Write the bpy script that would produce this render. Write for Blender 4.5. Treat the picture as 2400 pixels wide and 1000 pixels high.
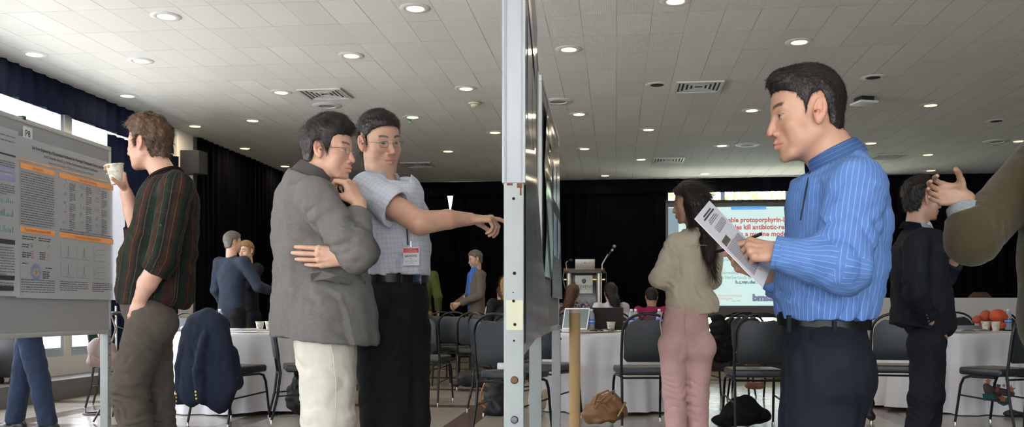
import bpy, math, random
import numpy as np
from mathutils import Vector, Matrix
C, D = bpy.context, bpy.data
for o in list(D.objects): D.objects.remove(o)
# ---------------------------------------------------------------- camera, world, light, exposure
F = 2155.0            # focal length in pixels of the 2400x1000 frame
HOR = 725.0           # row of the horizon
CAM_H = 0.95
YAW = 0.113           # camera turned left of the room's long axis
SKY = 7.0
LAMP_W = 6.0
sun = D.lights.new('sun', 'SUN'); sun.energy = 230.0; sun.angle = .01; sun.color = (1.0, .95, .91)
sun_o = D.objects.new('sun', sun); C.scene.collection.objects.link(sun_o); sun_o.location = (12, 6, 20); sun_o.rotation_euler = (math.radians(-8), math.radians(38), 0)
cam = D.cameras.new('camera'); cam_o = D.objects.new('camera', cam); C.scene.collection.objects.link(cam_o)
cam_o.location = (0, 0, CAM_H); cam_o.rotation_euler = (math.pi / 2, 0, YAW)
cam.sensor_width = 36; cam.sensor_fit = 'HORIZONTAL'; cam.lens = F / 2400 * 36; cam.shift_y = (HOR - 500) / 2400
cam.clip_start = .05; cam.clip_end = 300
C.scene.camera = cam_o
C.scene.view_settings.view_transform = 'Standard'; C.scene.view_settings.look = 'None'
C.scene.view_settings.gamma = 1.0; C.scene.view_settings.use_curve_mapping = False
C.scene.view_settings.exposure = 0.0
C.scene.cycles.use_denoising = True
C.scene.cycles.use_adaptive_sampling = True; C.scene.cycles.adaptive_threshold = .02; C.scene.cycles.max_bounces = 7; C.scene.cycles.diffuse_bounces = 4; C.scene.cycles.transparent_max_bounces = 12
C.scene.cycles.caustics_reflective = False; C.scene.cycles.caustics_refractive = False
# ---------------------------------------------------------------- geometry library
import bmesh
COL = C.scene.collection
rng = np.random.default_rng(7)
def V(*a): return np.array(a, float)
def nrm(v):
    v = np.asarray(v, float); return v / (np.linalg.norm(v) + 1e-12)
def cam_pt(px, py, D):
    """a pixel of the photo at distance D -> camera-aligned metres (x right, y away, z up from floor)"""
    return V((px - 1200.0) / F * D, D, CAM_H + (HOR - py) / F * D)
def to_room(p):
    c, s = math.cos(YAW), math.sin(YAW)
    return V(p[0] * c - p[1] * s, p[0] * s + p[1] * c, p[2])
def tag(o, label=None, cat=None, group=None, kind=None):
    if label: o['label'] = label
    if cat: o['category'] = cat
    if group: o['group'] = group
    if kind: o['kind'] = kind
    return o
def empty(name, loc, rz=0.0, label=None, cat=None, group=None):
    o = D.objects.new(name, None); COL.objects.link(o)
    o.location = [float(v) for v in loc]; o.rotation_euler = (0, 0, rz)
    o.empty_display_size = 0.1
    return tag(o, label, cat, group)
def link(name, me, mat=None, parent=None, smooth=True):
    o = D.objects.new(name, me); COL.objects.link(o)
    if mat:
        for m in (mat if isinstance(mat, (list, tuple)) else [mat]): me.materials.append(m)
    if smooth and len(me.polygons): me.polygons.foreach_set('use_smooth', [True] * len(me.polygons))
    if parent: o.parent = parent
    return o
def np_mesh(name, verts, faces, uv=None, col=None, n=4):
    me = D.meshes.new(name); verts = np.asarray(verts, np.float32); faces = np.asarray(faces, np.int32)
    me.vertices.add(len(verts)); me.vertices.foreach_set('co', verts.ravel())
    nf = len(faces); me.loops.add(nf * n); me.loops.foreach_set('vertex_index', faces.ravel())
    me.polygons.add(nf); me.polygons.foreach_set('loop_start', np.arange(0, nf * n, n, dtype=np.int32))
    me.polygons.foreach_set('loop_total', np.full(nf, n, np.int32))
    me.update(calc_edges=True)
    if uv is not None:
        l = me.uv_layers.new(name='UVMap'); l.data.foreach_set('uv', np.asarray(uv, np.float32).ravel())
    if col is not None:
        a = me.color_attributes.new('tint', 'FLOAT_COLOR', 'POINT'); a.data.foreach_set('color', np.asarray(col, np.float32).ravel())
    return me

# ---- bmesh collectors
class MB:
    def __init__(s): s.bm = bmesh.new()
    def _merge(s, t, M=None):
        if M is not None: bmesh.ops.transform(t, matrix=M, verts=t.verts)
        me = D.meshes.new('t'); t.to_mesh(me); t.free(); s.bm.from_mesh(me); D.meshes.remove(me)
    def box(s, lo, hi, bevel=0.0, M=None, seg=2):
        t = bmesh.new(); bmesh.ops.create_cube(t, size=1)
        for v in t.verts: v.co = Vector([lo[i] + (v.co[i] + .5) * (hi[i] - lo[i]) for i in range(3)])
        if bevel: bmesh.ops.bevel(t, geom=t.edges[:], offset=bevel, segments=seg, profile=.6, affect='EDGES')
        s._merge(t, M); return s
    def tube(s, pts, r, n=10, closed=False, rs=None, flat=None):
        """swept tube; r radius or per point list; flat = (axis, ratio)"""
        pts = [Vector(p) for p in pts]; N = len(pts); rr = r if isinstance(r, (list, tuple, np.ndarray)) else [r] * N
        rings = []; prev = None
        for i, p in enumerate(pts):
            a = pts[(i - 1) % N] if (closed or i > 0) else p; b = pts[(i + 1) % N] if (closed or i < N - 1) else p
            t = (b - a).normalized() if (b - a).length > 1e-9 else Vector((0, 0, 1))
            if prev is None:
                u = t.cross(Vector((0, 0, 1)));
                if u.length < .1: u = t.cross(Vector((0, 1, 0)))
            else: u = prev - t * prev.dot(t)
            u.normalize(); prev = u; w = t.cross(u)
            ring = []
            for k in range(n):
                a_ = 2 * math.pi * k / n; d = u * math.cos(a_) * rr[i] + w * math.sin(a_) * rr[i]
                if flat: ax = Vector(flat[0]); d = d - ax * d.dot(ax) * (1 - flat[1])
                ring.append(s.bm.verts.new(p + d))
            rings.append(ring)
        M_ = N if closed else N - 1
        for i in range(M_):
            A, B = rings[i], rings[(i + 1) % N]
            for k in range(n): s.bm.faces.new((A[k], A[(k + 1) % n], B[(k + 1) % n], B[k]))
        if not closed: s.bm.faces.new(rings[0][::-1]); s.bm.faces.new(rings[-1])
        return s
    def lathe(s, prof, c=(0, 0, 0), n=24, M=None, cap=True):
        t = bmesh.new(); rings = []
        for (r, z) in prof:
            rings.append([t.verts.new((c[0] + r * math.cos(2 * math.pi * k / n), c[1] + r * math.sin(2 * math.pi * k / n), c[2] + z)) for k in range(n)])
        for A, B in zip(rings, rings[1:]):
            for k in range(n): t.faces.new((A[k], A[(k + 1) % n], B[(k + 1) % n], B[k]))
        if cap: t.faces.new(rings[0][::-1]); t.faces.new(rings[-1])
        s._merge(t, M); return s
    def sph(s, c, r, n=12, sc=(1, 1, 1)):
        t = bmesh.new(); bmesh.ops.create_uvsphere(t, u_segments=n, v_segments=max(6, n * 2 // 3), radius=r)
        for v in t.verts: v.co = Vector((c[0] + v.co.x * sc[0], c[1] + v.co.y * sc[1], c[2] + v.co.z * sc[2]))
        s._merge(t); return s
    def prism(s, pts, z0, z1, M=None, bevel=0):
        t = bmesh.new(); f = t.faces.new([t.verts.new((p[0], p[1], z0)) for p in pts])
        r = bmesh.ops.extrude_face_region(t, geom=[f]); vs = [e for e in r['geom'] if isinstance(e, bmesh.types.BMVert)]
        bmesh.ops.translate(t, verts=vs, vec=(0, 0, z1 - z0)); bmesh.ops.recalc_face_normals(t, faces=t.faces)
        if bevel: bmesh.ops.bevel(t, geom=t.edges[:], offset=bevel, segments=2, profile=.6, affect='EDGES')
        s._merge(t, M); return s
    def grid(s, fn, nu, nv, thick=0.0, closeu=False):
        """surface fn(u,v)->xyz, u,v in 0..1, optional thickness"""
        vs = [[s.bm.verts.new(fn(i / nu, j / nv)) for j in range(nv + 1)] for i in range(nu + (0 if closeu else 1))]
        fs = []
        for i in range(nu):
            for j in range(nv):
                A = vs[i]; B = vs[(i + 1) % len(vs)]
                fs.append(s.bm.faces.new((A[j], B[j], B[j + 1], A[j + 1])))
        if thick:
            bmesh.ops.solidify(s.bm, geom=fs, thickness=thick)
        return s
    def obj(s, name, mat, parent=None, smooth=True, angle=35):
        me = D.meshes.new(name); s.bm.normal_update(); s.bm.to_mesh(me); s.bm.free()
        o = link(name, me, mat, parent, False)
        if smooth: shade(me, angle)
        return o
def shade(me, angle=35):
    me.polygons.foreach_set('use_smooth', [True] * len(me.polygons))
    bm = bmesh.new(); bm.from_mesh(me); lim = math.radians(angle)
    for e in bm.edges: e.smooth = not (len(e.link_faces) == 2 and e.calc_face_angle(0) > lim)
    bm.to_mesh(me); bm.free()
def copy_tree(o, parent=None, label=None):
    c = o.copy(); COL.objects.link(c); c.parent = parent
    if label: c['label'] = label
    for ch in list(o.children): copy_tree(ch, c)
    return c

# ---- signed distance modelling
_nk = {}
def nz(P, seed=0, f=1.0):
    """smooth pseudo-noise, -1..1, on points (...,3)"""
    if seed not in _nk:
        r = np.random.default_rng(seed + 100); k = r.normal(size=(7, 3)); k /= np.linalg.norm(k, axis=1)[:, None]
        _nk[seed] = (k * r.uniform(.6, 1.9, 7)[:, None], r.uniform(0, 6.28, 7))
    k, ph = _nk[seed]; out = 0
    for i in range(7): out = out + np.sin((P @ k[i]) * f * 6.283 + ph[i])
    return out / 3.6
class Sdf:
    def __init__(s, h=.004): s.h = h; s.ops = []; s.frames = {}; s.disp = []
    def cap(s, a, b, ra, rb=None, k=.01, flat=None, ratio=1.0, tag=0, sub=False):
        s.ops.append(('c', V(*a), V(*b), ra, ra if rb is None else rb, k, None if flat is None else nrm(flat), ratio, tag, sub)); return s
    def chain(s, pts, rs, k=.01, **kw):
        for i in range(len(pts) - 1): s.cap(pts[i], pts[i + 1], rs[i], rs[i + 1], k, **kw)
        return s
    def ell(s, c, r, R=None, k=.01, tag=0, sub=False):
        s.ops.append(('e', V(*c), np.array(r, float), np.eye(3) if R is None else np.array(R), k, tag, sub)); return s
    def cut(s, planes, lo, hi, k=.003, tag=0, sub=True):
        """convex region: all dot(n,p)<=d"""
        s.ops.append(('p', [(nrm(n), float(np.dot(nrm(n), q))) for n, q in planes], V(*lo), V(*hi), k, tag, sub)); return s
    def frame(s, tg, a, b, ref=(0, 0, 1), r=.06):
        ax = nrm(np.subtract(b, a)); rf = np.asarray(ref, float); rf = nrm(rf - ax * rf.dot(ax)); s.frames[tg] = (V(*a), ax, rf, np.cross(ax, rf), r); return s
    def inter(s, fn): s.ops.append(('f', fn)); return s
    def mesh(s, name, colfn=None, clip=None): return np_mesh(name, *s.arr(colfn, clip))
    def arr(s, colfn=None, clip=None):
        h = s.h; lo = V(9e9, 9e9, 9e9); hi = -lo
        for o in s.ops:
            if o[0] == 'c':
                R = max(o[3], o[4]); l = np.minimum(o[1], o[2]) - R; u = np.maximum(o[1], o[2]) + R; sub = o[9]
            elif o[0] == 'e':
                e = np.sqrt(((o[3] * o[2][None, :]) ** 2).sum(1)); l = o[1] - e; u = o[1] + e; sub = o[6]
            elif o[0] == 'f': continue
            else: l, u, sub = o[2], o[3], o[6]
            if not sub: lo = np.minimum(lo, l); hi = np.maximum(hi, u)
        lo = lo - 4 * h - .012; hi = hi + 4 * h + .012
        if clip is not None: lo = np.maximum(lo, clip[0]); hi = np.minimum(hi, clip[1])
        n = np.ceil((hi - lo) / h).astype(int) + 1
        G = np.full(n, .06, np.float32); T = np.zeros(n, np.uint8)
        ax = [(lo[i] + h * np.arange(n[i])).astype(np.float32) for i in range(3)]
        for o in s.ops:
            if o[0] == 'f':
                idx = np.argwhere(G < .03); P = lo + h * idx; g = G[idx[:, 0], idx[:, 1], idx[:, 2]]
                G[idx[:, 0], idx[:, 1], idx[:, 2]] = np.maximum(g, np.minimum(o[1](P), .06)); continue
            if o[0] == 'c':
                a, b, ra, rb, k, fl, ratio, tg, sub = o[1:]; R = max(ra, rb); l = np.minimum(a, b) - R; u = np.maximum(a, b) + R
            elif o[0] == 'e':
                c, r, RR, k, tg, sub = o[1:]; e = np.sqrt(((RR * r[None, :]) ** 2).sum(1)); l = c - e; u = c + e
            else: pl, l, u, k, tg, sub = o[1:]
            m = k + 3 * h + .012
            i0 = np.maximum(((l - m - lo) / h).astype(int), 0); i1 = np.minimum(((u + m - lo) / h).astype(int) + 2, n)
            if (i1 <= i0).any(): continue
            sl = tuple(slice(i0[i], i1[i]) for i in range(3))
            X = ax[0][sl[0]][:, None, None]; Y = ax[1][sl[1]][None, :, None]; Z = ax[2][sl[2]][None, None, :]
            if o[0] == 'c':
                ab = b - a; L2 = float(ab @ ab) + 1e-12
                t = ((X - a[0]) * ab[0] + (Y - a[1]) * ab[1] + (Z - a[2]) * ab[2]) / np.float32(L2)
                t = np.clip(t, 0, 1); dx = X - a[0] - t * ab[0]; dy = Y - a[1] - t * ab[1]; dz = Z - a[2] - t * ab[2]
                q = dx * dx + dy * dy + dz * dz
                if fl is not None:
                    dn = dx * fl[0] + dy * fl[1] + dz * fl[2]; q = q + dn * dn * (ratio * ratio - 1)
                    d = np.sqrt(q) - (ra + (rb - ra) * t)
                    d = d / np.sqrt(1 + (ratio * ratio - 1) * np.clip(dn * dn * ratio * ratio / (q + 1e-9), 0, 1))
                else: d = np.sqrt(q) - (ra + (rb - ra) * t)
            elif o[0] == 'e':
                x = X - c[0]; y = Y - c[1]; z = Z - c[2]; k0 = 0; k1 = 0
                for j in range(3):
                    w = x * RR[0, j] + y * RR[1, j] + z * RR[2, j]; k0 = k0 + (w / r[j]) ** 2; k1 = k1 + (w / r[j] ** 2) ** 2
                k0 = np.sqrt(k0); d = k0 * (k0 - 1) / (np.sqrt(k1) + 1e-6)
            else:
                d = None
                for nn, dd in pl:
                    e = X * nn[0] + Y * nn[1] + Z * nn[2] - dd; d = e if d is None else np.maximum(d, e)
            d = d.astype(np.float32); g = G[sl]
            if sub:
                d = -d; hh = np.clip(.5 - .5 * (g - d) / k, 0, 1) if k > 0 else (d > g).astype(np.float32)
                newg = g + (d - g) * hh + (k * hh * (1 - hh))
                if tg: T[sl] = np.where(d > g, tg, T[sl])
                G[sl] = newg
            else:
                T[sl] = np.where(d < g, tg, T[sl])
                hh = np.clip(.5 + .5 * (g - d) / k, 0, 1); G[sl] = g + (d - g) * hh - k * hh * (1 - hh)
        if s.disp:
            idx = np.argwhere(np.abs(G) < .022)
            if len(idx):
                P = lo + h * idx; tt = T[idx[:, 0], idx[:, 1], idx[:, 2]]; dv = 0
                for f in s.disp: dv = dv + f(P, tt)
                G[idx[:, 0], idx[:, 1], idx[:, 2]] += dv.astype(np.float32)
        return s._nets(G, T, lo, h, colfn)
    def _nets(s, G, T, lo, h, colfn):
        G[0] = G[-1] = .05; G[:, 0] = G[:, -1] = .05; G[:, :, 0] = G[:, :, -1] = .05
        S = G < 0; A = S[:-1, :-1, :-1]; same = np.ones(A.shape, bool)
        cn = [(i, j, k) for i in (0, 1) for j in (0, 1) for k in (0, 1)]
        def sh(B, c): return B[c[0]:B.shape[0] - 1 + c[0], c[1]:B.shape[1] - 1 + c[1], c[2]:B.shape[2] - 1 + c[2]]
        for c in cn[1:]: same &= (sh(S, c) == A)
        act = np.argwhere(~same); idm = np.full(A.shape, -1, np.int32); idm[act[:, 0], act[:, 1], act[:, 2]] = np.arange(len(act))
        val = {c: G[act[:, 0] + c[0], act[:, 1] + c[1], act[:, 2] + c[2]] for c in cn}
        acc = np.zeros((len(act), 3)); cnt = np.zeros(len(act))
        for a in cn:
            for x in range(3):
                if a[x]: continue
                b = list(a); b[x] = 1; b = tuple(b); va, vb = val[a], val[b]; m = (va < 0) != (vb < 0)
                t = np.where(m, va / np.where(m, va - vb, 1), 0); p = np.zeros((len(act), 3)); p[:] = a; p[:, x] += t
                acc += p * m[:, None]; cnt += m
        vert = lo + h * (act + acc / cnt[:, None])
        faces = []; ft = []
        for x in range(3):
            y, z = (x + 1) % 3, (x + 2) % 3
            s0 = [slice(None)] * 3; s1 = [slice(None)] * 3; s0[x] = slice(0, -1); s1[x] = slice(1, None)
            E = S[tuple(s0)] != S[tuple(s1)]; e = np.argwhere(E)
            e = e[(e[:, y] > 0) & (e[:, z] > 0)]
            ins = S[e[:, 0], e[:, 1], e[:, 2]]
            def cid(dy, dz):
                q = e.copy(); q[:, y] -= dy; q[:, z] -= dz; return idm[q[:, 0], q[:, 1], q[:, 2]]
            q = np.stack([cid(1, 1), cid(0, 1), cid(0, 0), cid(1, 0)], 1)
            q[~ins] = q[~ins][:, ::-1]
            tp = e.copy(); tp[~ins, x] += 1
            faces.append(q); ft.append(T[tp[:, 0], tp[:, 1], tp[:, 2]])
        faces = np.concatenate(faces); ft = np.concatenate(ft)
        ok = (faces >= 0).all(1); faces = faces[ok]; ft = ft[ok]
        uv = None
        if s.frames:
            P = vert[faces]; uv = np.zeros(P.shape[:2] + (2,))
            for tg, (o, axd, rf, w, r) in s.frames.items():
                m = ft == tg
                if not m.any(): continue
                q = P[m] - o; v = q @ axd; ang = np.arctan2(q @ w, q @ rf)
                mid = ang[:, :1]; ang = mid + (ang - mid + np.pi) % (2 * np.pi) - np.pi
                uv[m, :, 0] = ang * r; uv[m, :, 1] = v
        col = colfn(vert) if colfn else None
        return vert, faces, uv, col
def cat_arr(*A):
    """concatenate (verts, faces, uv, col) tuples"""
    vs = []; fs = []; n = 0; has_uv = any(a[2] is not None for a in A); has_c = any(a[3] is not None for a in A); uv = []; cc = []
    for v, f, u, c in A:
        vs.append(v); fs.append(np.asarray(f) + n); n += len(v)
        if has_uv: uv.append(np.zeros((len(f), 4, 2)) if u is None else u)
        if has_c: cc.append(np.ones((len(v), 4)) if c is None else c)
    return np.concatenate(vs), np.concatenate(fs), (np.concatenate(uv) if has_uv else None), (np.concatenate(cc) if has_c else None)
# ---------------------------------------------------------------- figures
def poly_sd(p, poly):
    """signed distance to a 2D polygon, negative inside; p (N,2)"""
    poly = np.asarray(poly, float); d = np.full(len(p), 1e9); ins = np.zeros(len(p), bool); n = len(poly)
    for i in range(n):
        a = poly[i]; b = poly[(i + 1) % n]; ab = b - a; q = p - a
        t = np.clip((q @ ab) / (ab @ ab + 1e-12), 0, 1); d = np.minimum(d, ((q - t[:, None] * ab) ** 2).sum(1))
        c = (a[1] > p[:, 1]) != (b[1] > p[:, 1])
        x = a[0] + (p[:, 1] - a[1]) * (ab[0]) / (ab[1] if abs(ab[1]) > 1e-9 else 1e-9); ins ^= c & (p[:, 0] < x)
    return np.where(ins, -1, 1) * np.sqrt(d)
def axes(az, pitch=0, roll=0):
    """head / hand axes as columns (right, forward, up); az 0 = +x, 90 = away from camera; pitch + looks up; roll + tips to its right"""
    a, p, r = math.radians(az), math.radians(pitch), math.radians(roll)
    f = V(math.cos(a) * math.cos(p), math.sin(a) * math.cos(p), math.sin(p)); rt = nrm(np.cross(f, V(0, 0, 1))); up = np.cross(rt, f)
    rt2 = rt * math.cos(r) - up * math.sin(r); up2 = np.cross(rt2, f)
    return np.stack([rt2, f, up2], 1)
class Head:
    """origin at eye level midway between the ears; face looks along local +y"""
    def __init__(s, c, R, sc=1.0, wide=1.0, deep=.93, **o): s.c = V(*c); s.R = R; s.sc = sc; s.w = wide; s.dp = deep; s.o = o
    def g(s, x, y, z): return s.c + s.R @ (V(x * s.w, y * s.dp, z) * s.sc)
    def loc(s, P): q = ((P - s.c) @ s.R) / s.sc; q[:, 0] /= s.w; q[:, 1] /= s.dp; return q
    def body(s, S, neck_to=None, neck_r=.056):
        G, c, R = s.g, s.sc, s.R; w = s.w; o = s.o
        def E(p, r, k=.012, sub=False, RR=None): S.ell(G(*p), V(r[0] * w, r[1] * s.dp, r[2]) * c, R if RR is None else R @ RR, k * c, 0, sub)
        def K(a, b, ra, rb=None, k=.008, sub=False, **kw): S.cap(G(*a), G(*b), ra * c, (ra if rb is None else rb) * c, k * c, sub=sub, **kw)
        n = o.get('nose', 1.0); jw = o.get('jaw', 1.0)
        E((0, -.008, .038), (.0735, .096, .080), .01)
        E((0, .03, -.005), (.064, .063, .085), .02)
        E((0, .026, -.062), (.053 * jw, .052, .050), .02)
        for x in (-1, 1):
            K((x * .050 * jw, -.004, -.052), (x * .026 * jw, .058, -.093), .016, .015, .022)
            E((x * .043, .058, -.028), (.021, .021, .017), .018)
            E((x * .040, .044, -.052), (.019, .024, .026), .02)
            K((x * .009, .080, .021), (x * .042, .071, .019), .0105, .009, .010)
        E((0, .071, -.099), (.023, .017, .015), .014)
        E((0, .074, -.062), (.027, .021, .022), .016)
        K((0, .082, .012), (0, .0985 + .004 * n, -.027), .0075, .0092, .010)
        E((0, .102 + .005 * n, -.036), (.0098, .0095, .0088), .006)
        for x in (-1, 1):
            E((x * .0125, .0945, -.041), (.0072, .0095, .0068), .006)
            K((x * .0065, .103, -.0468), (x * .007, .096, -.046), .0026, .0026, .002, True)
            E((x * .0315, .0925, -.001), (.0165, .0105, .0105), .010, True)
            E((x * .031, .0745, -.001), (.0140, .0135, .0128), .003)
            K((x * .0195, .0890, -.0005), (x * .031, .0905, .0004), .0022, .0036, .0012, True)
            K((x * .031, .0905, .0004), (x * .0430, .083, -.0004), .0036, .0022, .0012, True)
            E((x * .031, .0742, -.001), (.0127, .0128, .0125), .0008)
        m = o.get('open', 0.0)
        K((-.021, .0835, -.066), (-.006, .0955, -.0625), .0030, .0046, .004); K((.021, .0835, -.066), (.006, .0955, -.0625), .0030, .0046, .004)
        K((-.006, .0955, -.0625), (.006, .0955, -.0625), .0046, .0046, .003)
        K((-.017, .0845, -.0725 - m), (0, .0935, -.0745 - m), .0035, .0058, .004); K((.017, .0845, -.0725 - m), (0, .0935, -.0745 - m), .0035, .0058, .004)
        K((-.024, .083, -.0685 - m / 2), (0, .1015, -.0682 - m / 2), .0012 + m * .4, .0016 + m * .5, .0025, True); K((.024, .083, -.0685 - m / 2), (0, .1015, -.0682 - m / 2), .0012 + m * .4, .0016 + m * .5, .0025, True)
        for x in (-1, 1):   # ears
            a = .35; RR = np.array([[math.cos(a), -x * math.sin(a), 0], [x * math.sin(a), math.cos(a), 0], [0, 0, 1]]) @ np.array([[1, 0, 0], [0, math.cos(.22), -math.sin(.22)], [0, math.sin(.22), math.cos(.22)]])
            E((x * .078, -.012, -.004), (.0075, .0185, .031), .004, RR=RR); E((x * .0755, -.006, -.028), (.006, .010, .012), .005)
            E((x * .084, -.008, .002), (.0065, .0105, .020), .004, True, RR)
            E((x * .0795, -.004, -.010), (.005, .006, .008), .003)
            K((x * .0835, .002, -.006), (x * .070, .000, -.008), .0042, .003, .002, True)
        if neck_to is not None:
            S.cap(G(0, -.022, -.045), neck_to, neck_r * c, neck_r * 1.12 * c, .022, tag=0)
            if o.get('adam'): E((0, .028, -.135), (.012, .012, .014), .015)
    def tint(s, P, base=(1, 1, 1)):
        q = s.loc(P); x, y, z = np.abs(q[:, 0]), q[:, 1], q[:, 2]; T = np.ones((len(P), 4)); T[:, :3] = base; o = s.o
        def mix(m, c): T[:, :3] = T[:, :3] * (1 - m[:, None]) + np.array(c)[None] * m[:, None]
        def sm(v, a, b): t = np.clip((v - a) / (b - a), 0, 1); return t * t * (3 - 2 * t)
        hd = (z > -.13) & (z < .14)
        ch = np.exp(-((x - .042) ** 2 + (z + .034) ** 2) / .0006) * (y > .02); mix(.22 * ch, np.array(base) * [1.05, .78, .76])
        ns = np.exp(-(x ** 2 + (z + .038) ** 2 + (y - .107) ** 2) / .0003); mix(.35 * ns, np.array(base) * [1.05, .75, .72])
        er = (x > .070) & (np.abs(z) < .04) & (np.abs(y + .01) < .03); mix(.4 * er, np.array(base) * [1.06, .72, .68])
        lm = sm(-(((x / .0225) ** 2) + ((z + .0685) / .0098) ** 2), -1.15, -.85) * (y > .078); mix(.75 * lm, np.array(base) * o.get('lip', [.95, .62, .60]))
        hc = np.array(o.get('brow', (.02, .015, .012)))
        bz = .0235 + .004 * np.sin(np.clip((x - .012) / .036, 0, 1) * 2.6); bm = sm(-np.abs(z - bz), -.0060, -.0030) * sm(x, .010, .015) * sm(-x, -.052, -.044) * (y > .05)
        mix(.85 * bm * 1.0, hc)
        st = o.get('stubble', 0)
        if st:
            m2 = sm(-z, .048, .062) * sm(y, -.005, .03) * hd * sm(z, -.125, -.105) + np.exp(-((z + .053) / .007) ** 2) * (y > .075) * (x < .03); mix(np.clip(st * m2, 0, .85) * (1 - lm), o.get('beard', hc * .6 + np.array(base) * .25))
        ex = (x - .031); r2 = np.sqrt(ex ** 2 + (y - .0742) ** 2 + (z + .001) ** 2)
        eye = (r2 < .0142) & (((ex / .0130) ** 2 + ((z - .0002) / .0040) ** 2) < 1.0) & (y > .077); mix(eye * .9, (.26, .23, .21))
        gx, gz = o.get('gaze', (0, 0)); iris = eye & (((q[:, 0] - np.sign(q[:, 0]) * .031 - gx) ** 2 + (z - gz) ** 2) < .0066 ** 2); mix(iris * 1.0, o.get('iris', (.02, .012, .008)))
        lash = (np.abs(((ex / .0138) ** 2 + ((z - .0012) / .0052) ** 2) - 1) < .22) & (z > .0008) & (y > .072) & (r2 < .0165); mix(lash * .6, hc * .8)
        return T
HAIR_SHORT = [(.110, .066), (.085, .062), (.064, .052), (.050, .034), (.030, .024), (.026, -.024), (.012, -.024), (.008, .014), (-.006, .033), (-.024, .030), (-.034, .000), (-.034, -.030), (-.045, -.075), (-.140, -.098), (-.16, .20), (.14, .20)]
def hair(H, prof=HAIR_SHORT, t=.012, extra=None, h=.003, n=3000, L=.02, flow=None, lift=.35, wd=.0011, rough=.002, seed=1, top=None, seps=0.0, fade=.02):
    """hair volume + strands; prof is the side outline (local y,z) of where hair grows"""
    S = Sdf(h); c = H.sc; w = H.w
    tp = top or (0, 0, 0)
    S.ell(H.g(0, -.008, .038), V((.0735 + t * .8) * w, .096 * H.dp + t, .080 + t) * c, H.R, .01)
    S.ell(H.g(0, .022, .022), V((.062 + t * .7) * w, .064 * H.dp + t, .078 + t) * c, H.R, .02)
    S.ell(H.g(0, -.040, -.030), V((.056 + t * .6) * w, .045 + t * .7, .062) * c, H.R, .02)
    if top: S.ell(H.g(top[0], top[1], .085 + top[2]), V(.058, .070, .035 + t) * c, H.R, .03)
    if extra: extra(S, H)
    ew = 0
    def msk(P):
        q = H.loc(P); d = poly_sd(q[:, 1:], prof); fr = (q[:, 1] - (.068 + 0 * q[:, 0]))
        # temples: hairline recedes with |x| at the front
        lim = .088 - 9.0 * np.abs(q[:, 0]) ** 2
        d2 = np.where(q[:, 2] < .085, q[:, 1] - lim - .5 * np.maximum(q[:, 2] - .045, 0), -1)
        return np.maximum(d, d2 * .8) * c
    S.inter(msk)
    S.disp.append(lambda P, T: (t + .0015) * c * np.clip(1 + msk(P) / (fade * c), 0, 1) ** 1.5)
    S.disp.append(lambda P, T: rough * nz(H.loc(P) * V(1, .35, 1), seed, 45) + rough * .7 * nz(P, seed + 3, 90) + seps * nz(H.loc(P) * V(1, .5, .3), seed + 5, 22))
    v, f, uv, col = S.arr()
    arrs = [(v, f, None, None)]
    if n:
        r = np.random.default_rng(seed); fi = r.integers(0, len(f), n); P = v[f[fi]].mean(1); fi = fi[msk(P) < -.0045 * c]; P = v[f[fi]].mean(1); e1 = v[f[fi, 1]] - v[f[fi, 0]]; e2 = v[f[fi, 3]] - v[f[fi, 0]]
        N = np.cross(e1, e2); N /= np.linalg.norm(N, axis=1)[:, None] + 1e-9
        arrs.append(strands(P, N, H, flow, L, lift, wd, r))
    return cat_arr(*arrs)
def strands(P, N, H, flow, L, lift, wd, r, seg=3, jit=.25):
    q = H.loc(P); fl = flow(q) if flow else np.stack([q[:, 0] * 4, -.9 + 0 * q[:, 0], -.4 + 0 * q[:, 0]], 1)
    d = fl @ H.R.T + r.normal(size=P.shape) * jit; d -= N * (d * N).sum(1)[:, None]; d /= np.linalg.norm(d, axis=1)[:, None] + 1e-9
    ll = (L(q) if callable(L) else np.full(len(P), L)) * r.uniform(.5, 1.2, len(P)); li = lift(q) if callable(lift) else lift
    side = np.cross(d, N); vs = []
    for i in range(seg + 1):
        t = i / seg; p = P - N * .001 + d * (ll * t)[:, None] + N * (ll * li * t * (1 - .35 * t))[:, None]; w = wd * (1 - .85 * t)
        vs += [p - side * w / 2, p + side * w / 2]
    n = len(P); v = np.stack(vs, 1).reshape(-1, 3); b = (np.arange(n) * (2 * (seg + 1)))[:, None]; f = []
    for i in range(seg): f.append(np.stack([b[:, 0] + 2 * i, b[:, 0] + 2 * i + 1, b[:, 0] + 2 * i + 3, b[:, 0] + 2 * i + 2], 1))
    return v, np.concatenate(f), None, None
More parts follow.
